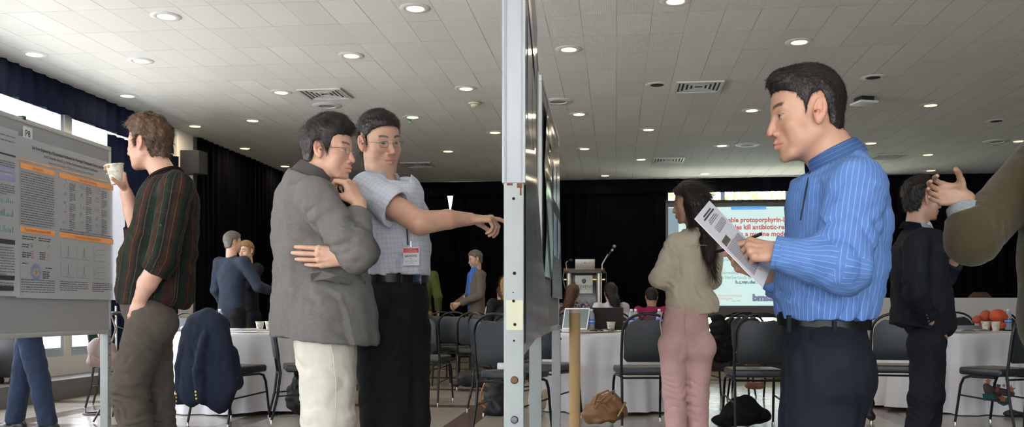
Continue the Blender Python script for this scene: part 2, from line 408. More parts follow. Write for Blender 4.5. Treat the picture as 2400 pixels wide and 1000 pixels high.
def hand(S, w, f, n, right=True, curl=((20, 25, 15),) * 4, spread=3, thumb=(35, 10, 15, 15), sc=1.0, tag=0, k=.005, wrist=None):
    """w wrist, f finger direction, n palm normal. thumb = (out toward thumb side, toward palm, bend1, bend2) degrees"""
    f = nrm(f); n = nrm(np.asarray(n, float) - f * np.dot(n, f)); t = np.cross(f, n) * (1 if right else -1); w = V(*w)
    kn = [(.030, .086), (.0095, .090), (-.011, .085), (-.029, .076)]; ph = [(.041, .025, .019), (.045, .029, .020), (.041, .027, .020), (.032, .020, .018)]; rr = [.0088, .0090, .0085, .0074]
    S.cap(w - f * .01 * sc, w + f * .03 * sc, .024 * sc, .026 * sc, .01, flat=n, ratio=1.45, tag=tag)
    out = {}
    for i in range(4):
        kp = w + (f * kn[i][1] + t * kn[i][0] - n * (.004 if i in (1, 2) else .001)) * sc
        S.cap(w + (f * .012 + t * kn[i][0] * .55) * sc, kp, .0135 * sc, .0112 * sc, .010 * sc, tag=tag)
        a = curl[i]; ang = 0; p = kp; sp = math.radians(spread * (1.5 - i)); ff = nrm(f * math.cos(sp) + t * math.sin(sp)); r = rr[i] * sc
        S.ell(kp - n * .004 * sc, V(1, 1, 1) * .0098 * sc, k=.006, tag=tag)
        for j in range(3):
            ang += math.radians(a[j]); q = p + (ff * math.cos(ang) + n * math.sin(ang)) * ph[i][j] * sc; r2 = r * (.95 if j < 2 else .84)
            S.cap(p, q, r, r2, k * .5 if j == 0 else .002, tag=tag); p = q; r = r2
        out[i] = p
    o, c, b1, b2 = [math.radians(v) for v in thumb]; p = w + (f * .018 + t * .020 + n * .006) * sc
    d = nrm(f * math.cos(o) * math.cos(c) + t * math.sin(o) * math.cos(c) + n * math.sin(c)); q = p + d * .046 * sc
    S.cap(p, q, .0155 * sc, .0118 * sc, .010 * sc, tag=tag); S.cap(w + (f * .07 + t * .024) * sc, p + d * .03 * sc, .008 * sc, .008 * sc, .012, tag=tag)
    ax = nrm(-t * math.cos(o) + f * math.sin(o)); p = q
    for L_, b, r in ((.033, b1, .0104), (.026, b2, .0095)):
        d = nrm(d * math.cos(b) + ax * math.sin(b) * .8 + n * math.sin(b) * .35); q = p + d * L_ * sc; S.cap(p, q, r * sc, r * .9 * sc, .003, tag=tag); p = q
    out['t'] = p
    return out
def folds(centers, k=1.0, seed=3, amp0=.0015):
    """cloth wrinkles: list of (centre, radius, wave direction, amplitude, wavelength)"""
    cs = [(V(*c), r, nrm(d), a, l) for c, r, d, a, l in centers]
    def fn(P, T):
        out = amp0 * nz(P, seed, 7) + amp0 * .5 * nz(P, seed + 1, 16); wv = nz(P, seed + 2, 4.5) * 2.2
        for c, r, d, a, l in cs:
            q = P - c; w = np.exp(-(q ** 2).sum(1) / (r * r)); ph = (q @ d) / l * 6.283 + wv * 2
            out = out + .6 * a * w * (1 - 2 * np.abs(np.sin(ph / 2)) ** .8) * (.6 + .4 * nz(P, seed + 4, 6))
        return out * k
    return fn
def frameup(S, tag, a, b, ref=(0, -1, 0), r=.07): S.frame(tag, a, b, ref, r)
# ---------------------------------------------------------------- materials
def mat(name, col, rough=.6, metal=0.0, bump=None, spec=.5, noise=None, sheen=0.0, trans=0.0, sss=0.0, alpha=1.0, emit=None, coat=0.0):
    """bump=(scale,strength[,dist]); noise=(scale,amount)"""
    m = D.materials.new(name); m.use_nodes = True; nt = m.node_tree; b = nt.nodes['Principled BSDF']
    b.inputs['Base Color'].default_value = (*col, 1); b.inputs['Roughness'].default_value = rough; b.inputs['Metallic'].default_value = metal
    b.inputs['Specular IOR Level'].default_value = spec; b.inputs['Sheen Weight'].default_value = sheen
    if coat: b.inputs['Coat Weight'].default_value = coat
    if trans: b.inputs['Transmission Weight'].default_value = trans; b.inputs['IOR'].default_value = 1.33
    if sss: b.inputs['Subsurface Weight'].default_value = sss; b.inputs['Subsurface Radius'].default_value = (.02, .008, .004); b.inputs['Subsurface Scale'].default_value = .5
    if emit: b.inputs['Emission Color'].default_value = (*emit[0], 1); b.inputs['Emission Strength'].default_value = emit[1]
    tc = nt.nodes.new('ShaderNodeTexCoord')
    if noise:
        n = nt.nodes.new('ShaderNodeTexNoise'); n.inputs['Scale'].default_value = noise[0]; n.inputs['Detail'].default_value = 4
        nt.links.new(tc.outputs['Object'], n.inputs['Vector'])
        mx = nt.nodes.new('ShaderNodeMix'); mx.data_type = 'RGBA'; mx.name = 'basemix'
        a = noise[1]; mx.inputs[6].default_value = (*[c * (1 - a) for c in col], 1); mx.inputs[7].default_value = (*[min(1, c * (1 + a)) for c in col], 1)
        nt.links.new(n.outputs['Fac'], mx.inputs[0]); nt.links.new(mx.outputs[2], b.inputs['Base Color'])
    if bump:
        n = nt.nodes.new('ShaderNodeTexNoise'); n.inputs['Scale'].default_value = bump[0]; n.inputs['Detail'].default_value = 3
        nt.links.new(tc.outputs['Object'], n.inputs['Vector']); bp = nt.nodes.new('ShaderNodeBump'); bp.inputs['Strength'].default_value = bump[1]
        bp.inputs['Distance'].default_value = bump[2] if len(bump) > 2 else .002
        nt.links.new(n.outputs['Fac'], bp.inputs['Height']); nt.links.new(bp.outputs[0], b.inputs['Normal'])
    return m
class NT:
    """tiny node-graph helper"""
    def __init__(s, m): s.m = m; s.t = m.node_tree; s.b = s.t.nodes['Principled BSDF']
    def n(s, kind, **kw):
        x = s.t.nodes.new(kind)
        for k, v in kw.items(): setattr(x, k, v)
        return x
    def set(s, sock, v):
        if hasattr(v, 'is_output') or isinstance(v, bpy.types.NodeSocket): s.t.links.new(v, sock)
        else: sock.default_value = v
    def math(s, op, a, b=0.0, c=0.0, clamp=False):
        x = s.n('ShaderNodeMath', operation=op, use_clamp=clamp); s.set(x.inputs[0], a); s.set(x.inputs[1], b); s.set(x.inputs[2], c); return x.outputs[0]
    def mix(s, f, a, b):
        x = s.n('ShaderNodeMix', data_type='RGBA'); s.set(x.inputs[0], f)
        s.set(x.inputs[6], (*a, 1) if isinstance(a, tuple) and len(a) == 3 else a); s.set(x.inputs[7], (*b, 1) if isinstance(b, tuple) and len(b) == 3 else b); return x.outputs[2]
    def sep(s, v): x = s.n('ShaderNodeSeparateXYZ'); s.t.links.new(v, x.inputs[0]); return x.outputs
    def obj(s): return s.n('ShaderNodeTexCoord').outputs['Object']
    def uv(s): return s.n('ShaderNodeTexCoord').outputs['UV']
    def noise(s, v, sc, det=3): x = s.n('ShaderNodeTexNoise'); x.inputs['Scale'].default_value = sc; x.inputs['Detail'].default_value = det; s.t.links.new(v, x.inputs['Vector']); return x.outputs['Fac']
    def line(s, v, period, width, off=0.0):
        """1 inside a stripe of given width"""
        f = s.math('FRACT', s.math('DIVIDE', s.math('ADD', v, off), period)); return s.math('LESS_THAN', s.math('ABSOLUTE', s.math('SUBTRACT', f, .5)), width / period / 2)
    def bump(s, h, st, dist=.002): x = s.n('ShaderNodeBump'); x.inputs['Strength'].default_value = st; x.inputs['Distance'].default_value = dist; s.t.links.new(h, x.inputs['Height']); s.t.links.new(x.outputs[0], s.b.inputs['Normal'])
    def base(s, v): s.t.links.new(v, s.b.inputs['Base Color'])
def tinted(m):
    g = NT(m); a = g.n('ShaderNodeVertexColor'); a.layer_name = 'tint'; g.base(a.outputs[0]); return m

# ---------------------------------------------------------------- daylight
w = D.worlds.new('daylight'); C.scene.world = w; w.use_nodes = True
w.node_tree.nodes['Background'].inputs[0].default_value = (.90, .94, 1.0, 1)
w.node_tree.nodes['Background'].inputs[1].default_value = SKY
def portal(name, loc, rot, sx, sy):
    l = D.lights.new(name, 'AREA'); l.shape = 'RECTANGLE'; l.size = sx; l.size_y = sy; l.cycles.is_portal = True
    o = D.objects.new(name, l); COL.objects.link(o); o.location = loc; o.rotation_euler = rot; return o

# ---------------------------------------------------------------- room shell
XL, XR, YB, YF, ZC = -6.22, 13.6, -5.0, 18.3, 3.48
def struct(o): o['kind'] = 'structure'; return o
fm = mat('terrazzo', (.3, .28, .25), .2); g = NT(fm); o_ = g.obj(); xyz = g.sep(o_)
sp = g.noise(o_, 160, 2); sp2 = g.noise(o_, 9, 3)
base = g.mix(g.math('MULTIPLY', g.math('SUBTRACT', sp, .35, clamp=True), 2.2, clamp=True), (.30, .285, .25), (.60, .58, .53))
band = g.math('MAXIMUM', g.line(xyz[1], 1.86, .24, -.55), g.line(xyz[0], 1.86, .24, .35))
brown = g.mix(sp, (.10, .065, .053), (.18, .125, .105))
g.base(g.mix(band, base, brown)); g.set(g.b.inputs['Roughness'], g.math('ADD', g.math('MULTIPLY', sp2, .16), .10))
fl = struct(MB().box((XL - .3, YB - .3, -.12), (XR + .3, YF + .3, 0)).obj('floor', fm))
cm = mat('ceiling_tile', (.6, .6, .59), .85); g = NT(cm); o_ = g.obj(); xyz = g.sep(o_)
TX, TY = .305, .61
cx_ = g.math('DIVIDE', xyz[0], TX); cy_ = g.math('DIVIDE', xyz[1], TY)
cmb = g.n('ShaderNodeCombineXYZ'); g.set(cmb.inputs[0], g.math('FLOOR', cx_)); g.set(cmb.inputs[1], g.math('FLOOR', cy_))
wn = g.n('ShaderNodeTexWhiteNoise', noise_dimensions='2D'); g.t.links.new(cmb.outputs[0], wn.inputs['Vector'])
fx = g.math('ABSOLUTE', g.math('SUBTRACT', g.math('FRACT', cx_), .5)); fy = g.math('ABSOLUTE', g.math('SUBTRACT', g.math('FRACT', cy_), .5))
lx = g.math('GREATER_THAN', fx, .5 - .004 / TX * 1.2); ly = g.math('GREATER_THAN', fy, .5 - .0035 / TY)
tone = g.mix(wn.outputs['Value'], (.66, .66, .64), (.73, .73, .71))
sm_ = g.noise(o_, .9, 4); tone = g.mix(g.math('MULTIPLY', sm_, .35), tone, (.60, .59, .57))
rnd = g.math('POWER', wn.outputs['Value'], 1.6)
lin = g.math('MAXIMUM', g.math('MULTIPLY', lx, g.math('ADD', g.math('MULTIPLY', rnd, .80), .12)), g.math('MULTIPLY', ly, g.math('ADD', g.math('MULTIPLY', g.math('SUBTRACT', 1.0, wn.outputs['Value']), .6), .18)))
g.base(g.mix(lin, tone, (.26, .26, .25)))
rib = g.math('SINE', g.math('MULTIPLY', xyz[0], 420)); tilt = g.math('MULTIPLY', g.math('MULTIPLY', g.math('FRACT', cx_), g.math('SUBTRACT', wn.outputs['Value'], .5)), 3.0)
g.bump(g.math('ADD', g.math('MULTIPLY', rib, .12), tilt), .5, .004)
struct(MB().box((XL - .3, YB - .3, ZC), (XR + .3, YF + .3, ZC + .15)).obj('ceiling', cm))
wm = mat('painted_wall', (.62, .62, .60), .7, bump=(40, .1))
def wall_with_holes(name, axis, pos, thick, a0, a1, z0, z1, holes):
    """axis 'x': wall plane at x=pos running in y; holes (a0,a1,z0,z1)"""
    mb = MB()
    def bx(p0, p1, q0, q1):
        if p1 - p0 < 1e-4 or q1 - q0 < 1e-4: return
        if axis == 'x': mb.box((min(pos, pos + thick), p0, q0), (max(pos, pos + thick), p1, q1))
        else: mb.box((p0, min(pos, pos + thick), q0), (p1, max(pos, pos + thick), q1))
    cur = a0
    for h in sorted(holes):
        bx(cur, h[0], z0, z1); bx(h[0], h[1], z0, h[2]); bx(h[0], h[1], h[3], z1); cur = h[1]
    bx(cur, a1, z0, z1); return struct(mb.obj(name, wm))
WIN = [(-4.4, -2.5), (-2.3, -.4), (-.2, 1.7), (1.9, 3.8), (4.0, 5.9), (6.05, 7.95), (8.05, 9.80), (9.92, 11.7)]
WZ0, WZ1 = .42, 3.2
wall_with_holes('wall_left', 'x', XL, -.25, YB - .3, YF + .3, 0, ZC, [(a, b, WZ0, WZ1) for a, b in WIN])
slx = to_room(cam_pt(1050, 470, 18.1))[0]; bx0 = to_room(cam_pt(1563, 470, 18.1))[0]; bx1 = to_room(cam_pt(1990, 470, 17.6))[0]
wall_with_holes('wall_back', 'y', YF, .25, XL - .3, XR + .3, 0, ZC, [(slx - .5, slx + .5, 2.4, 3.3), (bx0 - .15, bx1 + .1, .45, 3.3)])
RW = [(-4.2, -1.6), (-1.0, 1.6), (2.2, 4.8)]
FILL_WIN = [(-5.9, -2.6), (-2.5, .8), (.9, 4.2), (4.3, 6.4)]  # unseen windows behind the camera, added and sized for fill light
wall_with_holes('wall_behind', 'y', YB, -.25, XL - .3, XR + .3, 0, ZC, [(a, b, .3, 3.3) for a, b in FILL_WIN])
struct(MB().box((XR, YB - .3, 0), (XR + .25, YF + .3, ZC)).obj('wall_right', wm))
gm = D.materials.new('window_glass'); gm.use_nodes = True; nt = gm.node_tree; nt.nodes.clear()
o1 = nt.nodes.new('ShaderNodeOutputMaterial'); t1 = nt.nodes.new('ShaderNodeBsdfTransparent'); g1 = nt.nodes.new('ShaderNodeBsdfGlossy'); mx = nt.nodes.new('ShaderNodeMixShader'); fr = nt.nodes.new('ShaderNodeLayerWeight'); fp = nt.nodes.new('ShaderNodeMath'); fp.operation = 'POWER'; fp.inputs[1].default_value = 5; fm2 = nt.nodes.new('ShaderNodeMath'); fm2.operation = 'MULTIPLY_ADD'; fm2.inputs[1].default_value = .5; fm2.inputs[2].default_value = .03
g1.inputs['Roughness'].default_value = .02; nt.links.new(fr.outputs['Facing'], fp.inputs[0]); nt.links.new(fp.outputs[0], fm2.inputs[0]); nt.links.new(fm2.outputs[0], mx.inputs[0]); nt.links.new(t1.outputs[0], mx.inputs[1]); nt.links.new(g1.outputs[0], mx.inputs[2]); nt.links.new(mx.outputs[0], o1.inputs[0])
alu = mat('window_metal', (.45, .52, .62), .4, .3)
def window(n, axis, pos, a0, a1, z0, z1, frame=.05, sgn=-1):
    f = MB(); p = MB()
    def bx(mb, u0, u1, w0, w1, t0, t1):
        if axis == 'x': mb.box((min(pos + sgn * t0, pos + sgn * t1), u0, w0), (max(pos + sgn * t0, pos + sgn * t1), u1, w1))
        else: mb.box((u0, min(pos + sgn * t0, pos + sgn * t1), w0), (u1, max(pos + sgn * t0, pos + sgn * t1), w1))
    bx(f, a0, a0 + frame, z0, z1, .02, .12); bx(f, a1 - frame, a1, z0, z1, .02, .12); bx(f, a0 + frame, a1 - frame, z0, z0 + frame * 2, .02, .12); bx(f, a0 + frame, a1 - frame, z1 - frame, z1, .02, .12)
    bx(p, a0 + frame, a1 - frame, z0 + frame * 2, z1 - frame, .065, .071)
    fo = struct(f.obj('window_%d' % n, alu)); po = p.obj('pane', gm, fo); return fo
n = 1
for a, b in WIN:
    window(n, 'x', XL, a, b, WZ0, WZ1); n += 1
    portal('portal', (XL - .2, (a + b) / 2, (WZ0 + WZ1) / 2), (0, -math.pi / 2, 0), WZ1 - WZ0, b - a)
for a, b in FILL_WIN:
    window(n, 'y', YB, a, b, .3, 3.3); n += 1
    portal('portal', ((a + b) / 2, YB - .2, 1.8), (math.pi / 2, 0, 0), b - a, 3.0)
window(n, 'y', YF, slx - .5, slx + .5, 2.4, 3.3, sgn=1); n += 1
bw = (bx1 - bx0 + .25) / 3
for i in range(3):
    window(n, 'y', YF, bx0 - .15 + bw * i, bx0 - .15 + bw * (i + 1), .45, 3.3, .04, 1); n += 1
portal('portal', ((bx0 + bx1) / 2, YF + .2, 1.85), (-math.pi / 2, 0, 0), bx1 - bx0, 2.8)
# column, ledge, baseboards
yc0 = 12.28; yc1 = 12.78
struct(MB().box((XL, yc0, 0), (XL + .10, yc1, ZC), .004).obj('trim_1', mat('column_paint', (.72, .71, .68), .6)))
bbm = mat('baseboard', (.02, .018, .016), .4)
struct(MB().box((XL, 9.7, 0), (XL + .02, yc0, .1)).obj('baseboard_left', bbm))
struct(MB().box((XL, yc1, 0), (XL + .02, 17.9, .1)).obj('baseboard_left_far', bbm))
struct(MB().box((XL + .1, yc0 + .02, 0), (XL + .115, yc1 - .02, .1)).obj('baseboard_column', bbm))
granite = mat('granite', (.11, .105, .10), .55, noise=(60, .5), bump=(90, .3))
gl = MB().box((XL, 4.0, 0), (XL + .42, 10.25, .21), .006).obj('window_ledge', granite); tag(gl, 'dark grey granite ledge on the floor below the left windows', 'ledge')
# curtains
navy = mat('navy_curtain', (.009, .016, .042), .9, bump=(300, .15), spec=.2)
black = mat('black_curtain', (.004, .004, .007), .95, bump=(300, .15), spec=.1)
def curtain(axis, pos, a0, a1, z0, z1, amp=.05, per=.17, edge0=None, edge1=None, seed=0, thick=.008, scall=0):
    """pleated cloth; edge fns give the end position against height"""
    L = a1 - a0; nu = int(L / per * 7); nv = 14; mb = MB(); r = np.random.default_rng(seed); ph = r.uniform(0, 6.28, 5)
    def fn(u, v):
        z = z0 + (z1 - z0) * v; e0 = edge0(z) if edge0 else a0; e1 = edge1(z) if edge1 else a1; a = e0 + (e1 - e0) * u; s_ = a0 + L * u
        wv = math.sin(6.283 * s_ / per + 1.2 * math.sin(s_ * 1.9 + ph[0]) + .25 * math.sin(v * 5 + s_ * 3))
        d = amp * (wv + .35 * math.sin(6.283 * s_ / per * 2.03 + ph[1])) * (.75 + .25 * math.sin(s_ * 2.3 + ph[2]) ) * (1 - .25 * v)
        if scall and v == 0: z -= scall * abs(math.sin(s_ * 3.14 / per / 2))
        a += .012 * math.sin(v * 6 + s_ * 9)
        return (pos + d, a, z) if axis == 'x' else (a, pos + d, z)
    mb.grid(fn, nu, nv, thick); return mb
def cobj(mb, name, m, label): o = mb.obj(name, m, None, True, 80); tag(o, label, 'curtain'); return o
cobj(curtain('x', XL + .10, -4.9, 12.22, 3.13, 3.475, .028, .22, scall=.02, seed=1), 'curtain_valance', navy, 'long navy pleated valance hanging along the ceiling above the left windows')
cobj(curtain('x', XL + .14, 10.42, 12.22, .02, 3.07, .055, .17, seed=2), 'curtain', navy, 'navy curtain gathered between the left window and the white column')
cobj(curtain('x', XL + .14, 12.86, 17.75, .02, 3.475, .05, .19, seed=3), 'curtain', black, 'dark curtain covering the left wall beyond the white column')
yb = YF - .22
def eL(z): return slx - .002 - (.055 * max(0, (z - 2.88)) / .3 if z > 2.88 else -.01)
def eR(z): return slx + .002 + (.045 * max(0, (z - 2.88)) / .3 if z > 2.88 else -.01)
cobj(curtain('y', yb, XL + .15, slx, .02, 3.47, .05, .18, edge1=eL, seed=4), 'curtain', black, 'black back curtain left of the bright slit')
cobj(curtain('y', yb, slx, bx0, .02, 3.3, .05, .18, edge0=eR, seed=5), 'curtain', black, 'black back curtain between the bright slit and the projection screen')
cobj(curtain('y', yb, bx1, XR - .05, .02, 3.3, .05, .18, seed=6), 'curtain', black, 'black back curtain right of the projection screen')
cobj(curtain('y', yb - .12, XL + .2, XR - .05, 3.20, 3.475, .02, .25, seed=7), 'curtain_valance', black, 'black valance along the top of the back curtains')
# greenery outside the back window
r = np.random.default_rng(5); N = 5000
P = np.stack([r.uniform(bx0 - 3, bx1 + 4, N), r.uniform(YF + 4, YF + 7, N), r.beta(2, 1.4, N) * 5.5], 1); n1 = r.normal(size=(N, 3)); n1 /= np.linalg.norm(n1, axis=1)[:, None]; n2 = np.cross(n1, r.normal(size=(N, 3))); n2 /= np.linalg.norm(n2, axis=1)[:, None]
sz = r.uniform(.06, .14, N)[:, None]; vv = np.stack([P - n1 * sz, P + n2 * sz * .5, P + n1 * sz, P - n2 * sz * .5], 1).reshape(-1, 3); ff = np.arange(4 * N).reshape(-1, 4)
hg = link('hedge', np_mesh('hedge', vv, ff), mat('leaves', (.20, .34, .10), .6), smooth=False); tag(hg, 'pale green leafy hedge outside the back window', 'hedge', kind='stuff')
struct(MB().box((XL - 12, YB - 12, -.3), (XR + 12, YF + 14, -.13)).obj('floor_outside', mat('paving', (.55, .55, .52), .9, noise=(3, .2))))
struct(MB().box((XL - 12, YF + .6, -.13), (XR + 12, YF + 14, -.10)).obj('floor_outside_back', mat('bounce_damping_ground', (.06, .065, .05), .95, noise=(5, .3))))  # dark ground added outside to cut sunlight bouncing onto the far ceiling
# ---------------------------------------------------------------- ceiling fittings
white = mat('white_enamel', (.66, .66, .64), .45); dark = mat('dark_void', (.004, .004, .004), .9)
warm = mat('warm_lamp', (.9, .8, .6), .5, emit=((1.0, .78, .42), 1.9)); gren = mat('grille', (.25, .25, .24), .6)
def on_ceiling(px, py):
    d = (HOR - py); Dd = (ZC - CAM_H) * F / d; return to_room(cam_pt(px, py, Dd))
rows = [[(-230, 50), (389, 38), (973, 19), (1583, 2)], [(80, 127), (330, 142), (823, 130), (1333, 115), (1873, 98)], [(298, 224), (659, 216), (1092, 207), (1540, 198, 0), (2047, 181, 0)],
        [(457, 295), (592, 282), (967, 274), (1357, 267), (1762, 258), (2181, 246)], [(574, 347), (1160, 310), (1520, 303), (2335, 283, 0)],
        [(668, 389), (1050, 354), (1370, 348), (1692, 341), (2041, 335), (2388, 330)], [(1503, 373), (2175, 362)], [(965, 417), (1418, 411), (1652, 407), (2182, 399)]]
ords = ['first', 'second', 'third', 'fourth', 'fifth', 'sixth', 'seventh', 'eighth']
proto = {}
for ri, row in enumerate(rows):
    for ci, q in enumerate(row):
        on = len(q) < 3; p = on_ceiling(q[0], q[1]); key = on
        if q[0] < 0: continue
        lab = '%s recessed ceiling light, %s from left in the %s row from the camera' % ('lit' if on else 'unlit', ords[ci - (1 if ri == 0 else 0)], ords[ri])
        if key in proto:
            o = copy_tree(proto[key], None, lab)
        else:
            o = empty('ceiling_light', (0, 0, 0), 0, lab, 'ceiling light', 'lit recessed ceiling lights' if on else 'unlit recessed ceiling lights')
            MB().lathe([(.072, -.001), (.074, -.006), (.085, -.009), (.118, -.007), (.130, -.002), (.130, .0)], n=32, cap=False).obj('trim_ring', white, o, True, 60)
            MB().lathe([(.001, -.009), (.05, -.009), (.074, -.008), (.074, .0)], n=24).obj('lamp', warm if on else dark, o)
            proto[key] = o
        o.location = (p[0], p[1], ZC - .0005)
        if on and len(o.children) == 2:
            l = D.lights.new('lamp_light', 'AREA'); l.shape = 'DISK'; l.size = .13; l.energy = LAMP_W; l.color = (1.0, .78, .52); lo = D.objects.new('lamp_light', l); COL.objects.link(lo); lo.parent = o; lo.location = (0, 0, -.022)
ventm = mat('vent_metal', (.5, .5, .49), .5); vd = mat('vent_dark', (.02, .02, .02), .8)
def vent(px, py, label, sx=.52, sy=.52):
    p = on_ceiling(px, py); o = empty('ceiling_vent', (p[0], p[1], ZC), 0, label, 'vent', 'square ceiling air vents')
    MB().box((-sx / 2, -sy / 2, -.003), (sx / 2, sy / 2, -.001)).obj('backing', vd, o)
    f = MB()
    for k in range(6):
        a = sx / 2 - .048 * k; z0 = -.020 if k == 0 else -.012
        w_ = .030 if k == 0 else .024
        if a < .05: break
        for s_ in (-1, 1):
            f.box((s_ * a - (w_ if s_ > 0 else 0), -a, z0), (s_ * a + (0 if s_ > 0 else w_), a, -.003)); f.box((-a + w_, s_ * a - (w_ if s_ > 0 else 0), z0), (a - w_, s_ * a + (0 if s_ > 0 else w_), -.003))
    f.obj('louvres', ventm, o, False); return o
vent(762, 219, 'square louvred ceiling vent above the man in the grey jacket'); vent(1637, 202, 'square louvred ceiling vent right of the centre board')
vent(980, 385, 'far ceiling vent behind the man in the white checked shirt'); vent(1567, 374, 'far ceiling vent above the woman in pink trousers'); vent(2082, 366, 'far ceiling vent right of the man in the blue shirt')
def speaker(px, py, label):
    p = on_ceiling(px, py); o = empty('ceiling_speaker', (p[0], p[1], ZC), 0, label, 'speaker', 'round ceiling speakers')
    MB().lathe([(.10, -.001), (.105, -.014), (.17, -.010), (.185, -.002), (.185, 0)], n=32, cap=False).obj('rim', white, o, True, 60); MB().lathe([(.001, -.008), (.104, -.006), (.104, 0)], n=28).obj('grille', gren, o)
speaker(767, 247, 'round ceiling speaker beside the vent above the grey-jacketed man'); speaker(1308, 237, 'pale round ceiling speaker just right of the centre board')
speaker(1752, 339, 'pale round ceiling speaker left of the blue-shirted man'); speaker(2335, 331, 'pale round ceiling speaker at the far right')
p = on_ceiling(1112, 240); o = empty('smoke_detector', (p[0], p[1], ZC), 0, 'small round smoke detector on the ceiling left of the centre post', 'smoke detector')
cream = mat('cream_plastic', (.55, .50, .38), .5)
MB().lathe([(.055, 0), (.075, -.006), (.075, -.02), (.06, -.028), (.058, -.028)], n=24).obj('base', cream, o); MB().lathe([(.045, -.028), (.045, -.05), (.03, -.062), (.001, -.064)], n=24).obj('sensor_cap', cream, o)
p = on_ceiling(2025, 228); o = empty('ceiling_access_point', (p[0], p[1], ZC), .3, 'white square wireless box with black mount on the ceiling right of the blue-shirted man', 'wireless box')
MB().box((-.085, -.085, -.055), (.085, .085, 0), .01).obj('mount', mat('black_plastic', (.008, .008, .009), .4), o); MB().box((-.12, -.12, -.085), (.12, .12, -.055), .014).obj('cover', white, o)
p = on_ceiling(960, 280); o = MB().lathe([(.02, 0), (.02, -.012), (.008, -.016), (.008, -.04), (.016, -.044), (.016, -.046)], n=12).obj('sprinkler', mat('green_metal', (.05, .25, .12), .4, .4)); o.location = (p[0], p[1], ZC); tag(o, 'tiny green-tipped sprinkler on the ceiling above the white-shirted man', 'sprinkler')
p = to_room(cam_pt(398, 350, 12.9)); sb = mat('black_case', (.01, .01, .011), .5)
o = empty('wall_speaker', (XL + .10, 12.5, 3.0), 0, 'black wedge loudspeaker mounted on the white column', 'loudspeaker'); MB().prism([(0, -.13), (.26, -.09), (.30, .09), (0, .13)], -.12, .2).obj('cabinet', sb, o); MB().box((-.005, -.04, -.02), (.02, .04, .1)).obj('wall_bracket', sb, o)
# ---------------------------------------------------------------- furniture
def at(px, Dd, z=0.0):
    p = cam_pt(px, HOR, Dd); p[2] = z; return to_room(p)
vinyl = mat('black_vinyl', (.016, .022, .027), .38, bump=(220, .25, .0008)); tubem = mat('chair_tube', (.010, .010, .011), .32, .4); glide = mat('chrome_glide', (.5, .5, .48), .25, 1.0)
def make_chair():
    o = empty('banquet_chair', (0, 0, 0), 0, 'x', 'chair')
    # backrest: rounded top cushion with a hand hold
    pts = []; W = .186; zb, zt = .525, .90
    for k in range(13):
        a = math.pi * k / 12; x = W * math.cos(a); z = zt - .165 + .150 * math.sin(a) ** .8
        if abs(x) < .075: z = zt - .022 - .020 * (1 - (abs(x) / .075) ** 2) ** .3
        pts.append((x, z))
    pts = [(W, zb + .03), (W * .99, zb + .10)] + pts + [(-W * .99, zb + .10), (-W, zb + .03), (-W + .03, zb), (W - .03, zb)]
    M = Matrix.Translation((0, -.222, 0)) @ Matrix.Rotation(math.radians(-8), 4, 'X') @ Matrix.Translation((0, 0, 0)) @ Matrix(((1, 0, 0, 0), (0, 0, -1, 0), (0, 1, 0, 0), (0, 0, 0, 1)))
    M = Matrix.Translation((0, -.155, 0)) @ Matrix(((1, 0, 0, 0), (0, 1, -.14, 0), (0, 0, 1, 0), (0, 0, 0, 1))) @ Matrix(((1, 0, 0, 0), (0, 0, -1, 0), (0, 1, 0, 0), (0, 0, 0, 1)))
    MB().prism(pts, -.018, .020, M, .012).obj('backrest', vinyl, o)
    fr = MB(); P = []
    for k in range(17):
        a = math.pi * k / 16; x = .200 * math.cos(a); z = .745 + .172 * math.sin(a) ** .75; P.append((x, -.155 - .14 * z, z))
    P = [(.200, -.155 - .14 * .40, .40), (.203, -.155 - .14 * .58, .58)] + P + [(-.203, -.155 - .14 * .58, .58), (-.200, -.155 - .14 * .40, .40)]
    fr.tube(P, .0115, 10); fr.obj('back_frame', tubem, o)
    s = MB(); s.box((-.205, -.165, .415), (.205, .235, .478), .026, seg=3); s.obj('seat', vinyl, o)
    for sx in (-1, 1):
        MB().tube([(sx * .196, -.212, .41), (sx * .197, -.235, .22), (sx * .205, -.285, .012)], [.0115, .0115, .010], 9).obj('leg', tubem, o)
        MB().tube([(sx * .19, -.10, .405), (sx * .195, .13, .404), (sx * .198, .185, .388), (sx * .202, .212, .33), (sx * .208, .262, .012)], [.0115, .0115, .0115, .0115, .010], 9).obj('leg', tubem, o)
        MB().tube([(sx * .199, -.238, .215), (sx * .204, .226, .245)], .007, 8).obj('stretcher', tubem, o)
        for y in (-.2855, .2625): MB().lathe([(.001, 0), (.012, 0), (.012, .016), (.008, .020), (.001, .020)], (sx * (.205 if y < 0 else .208), y, 0), 10).obj('foot_glide', glide, o)
    MB().tube([(-.198, -.213, .395), (.198, -.213, .395)], .0085, 8).obj('seat_rail', tubem, o); MB().tube([(-.19, .12, .402), (.19, .12, .402)], .0085, 8).obj('seat_rail', tubem, o)
    return o
chair0 = None
GW = 'black banquet chairs'
def chair(px, Dd, rot, label, z=0.0):
    """rot: degrees the chair is turned clockwise from facing straight away from the camera"""
    global chair0
    if chair0 is None: chair0 = make_chair(); o = chair0
    else: o = copy_tree(chair0)
    p = at(px, Dd, z); o.location = p; o.rotation_euler = (0, 0, YAW - math.radians(rot)); o['label'] = label; o['group'] = GW; return o
ch_coat = chair(540, 7.8, 22, 'black banquet chair under the hanging navy blazer')
ch_l2 = chair(712, 8.05, 72, 'black banquet chair just left of the cream trousers, facing right')
chair(672, 10.4, 200, 'black banquet chair behind the left table, half hidden by the grey jacket')
chair(1000, 9.5, 12, 'black banquet chair whose leg shows closest right of the black pleated trousers')
chair(1000, 11.5, 20, 'grey-black banquet chair cut off by the white-shirted man, nearest in its row')
chair(1036, 12.7, -4, 'black banquet chair second from left in the far row before the bearded man')
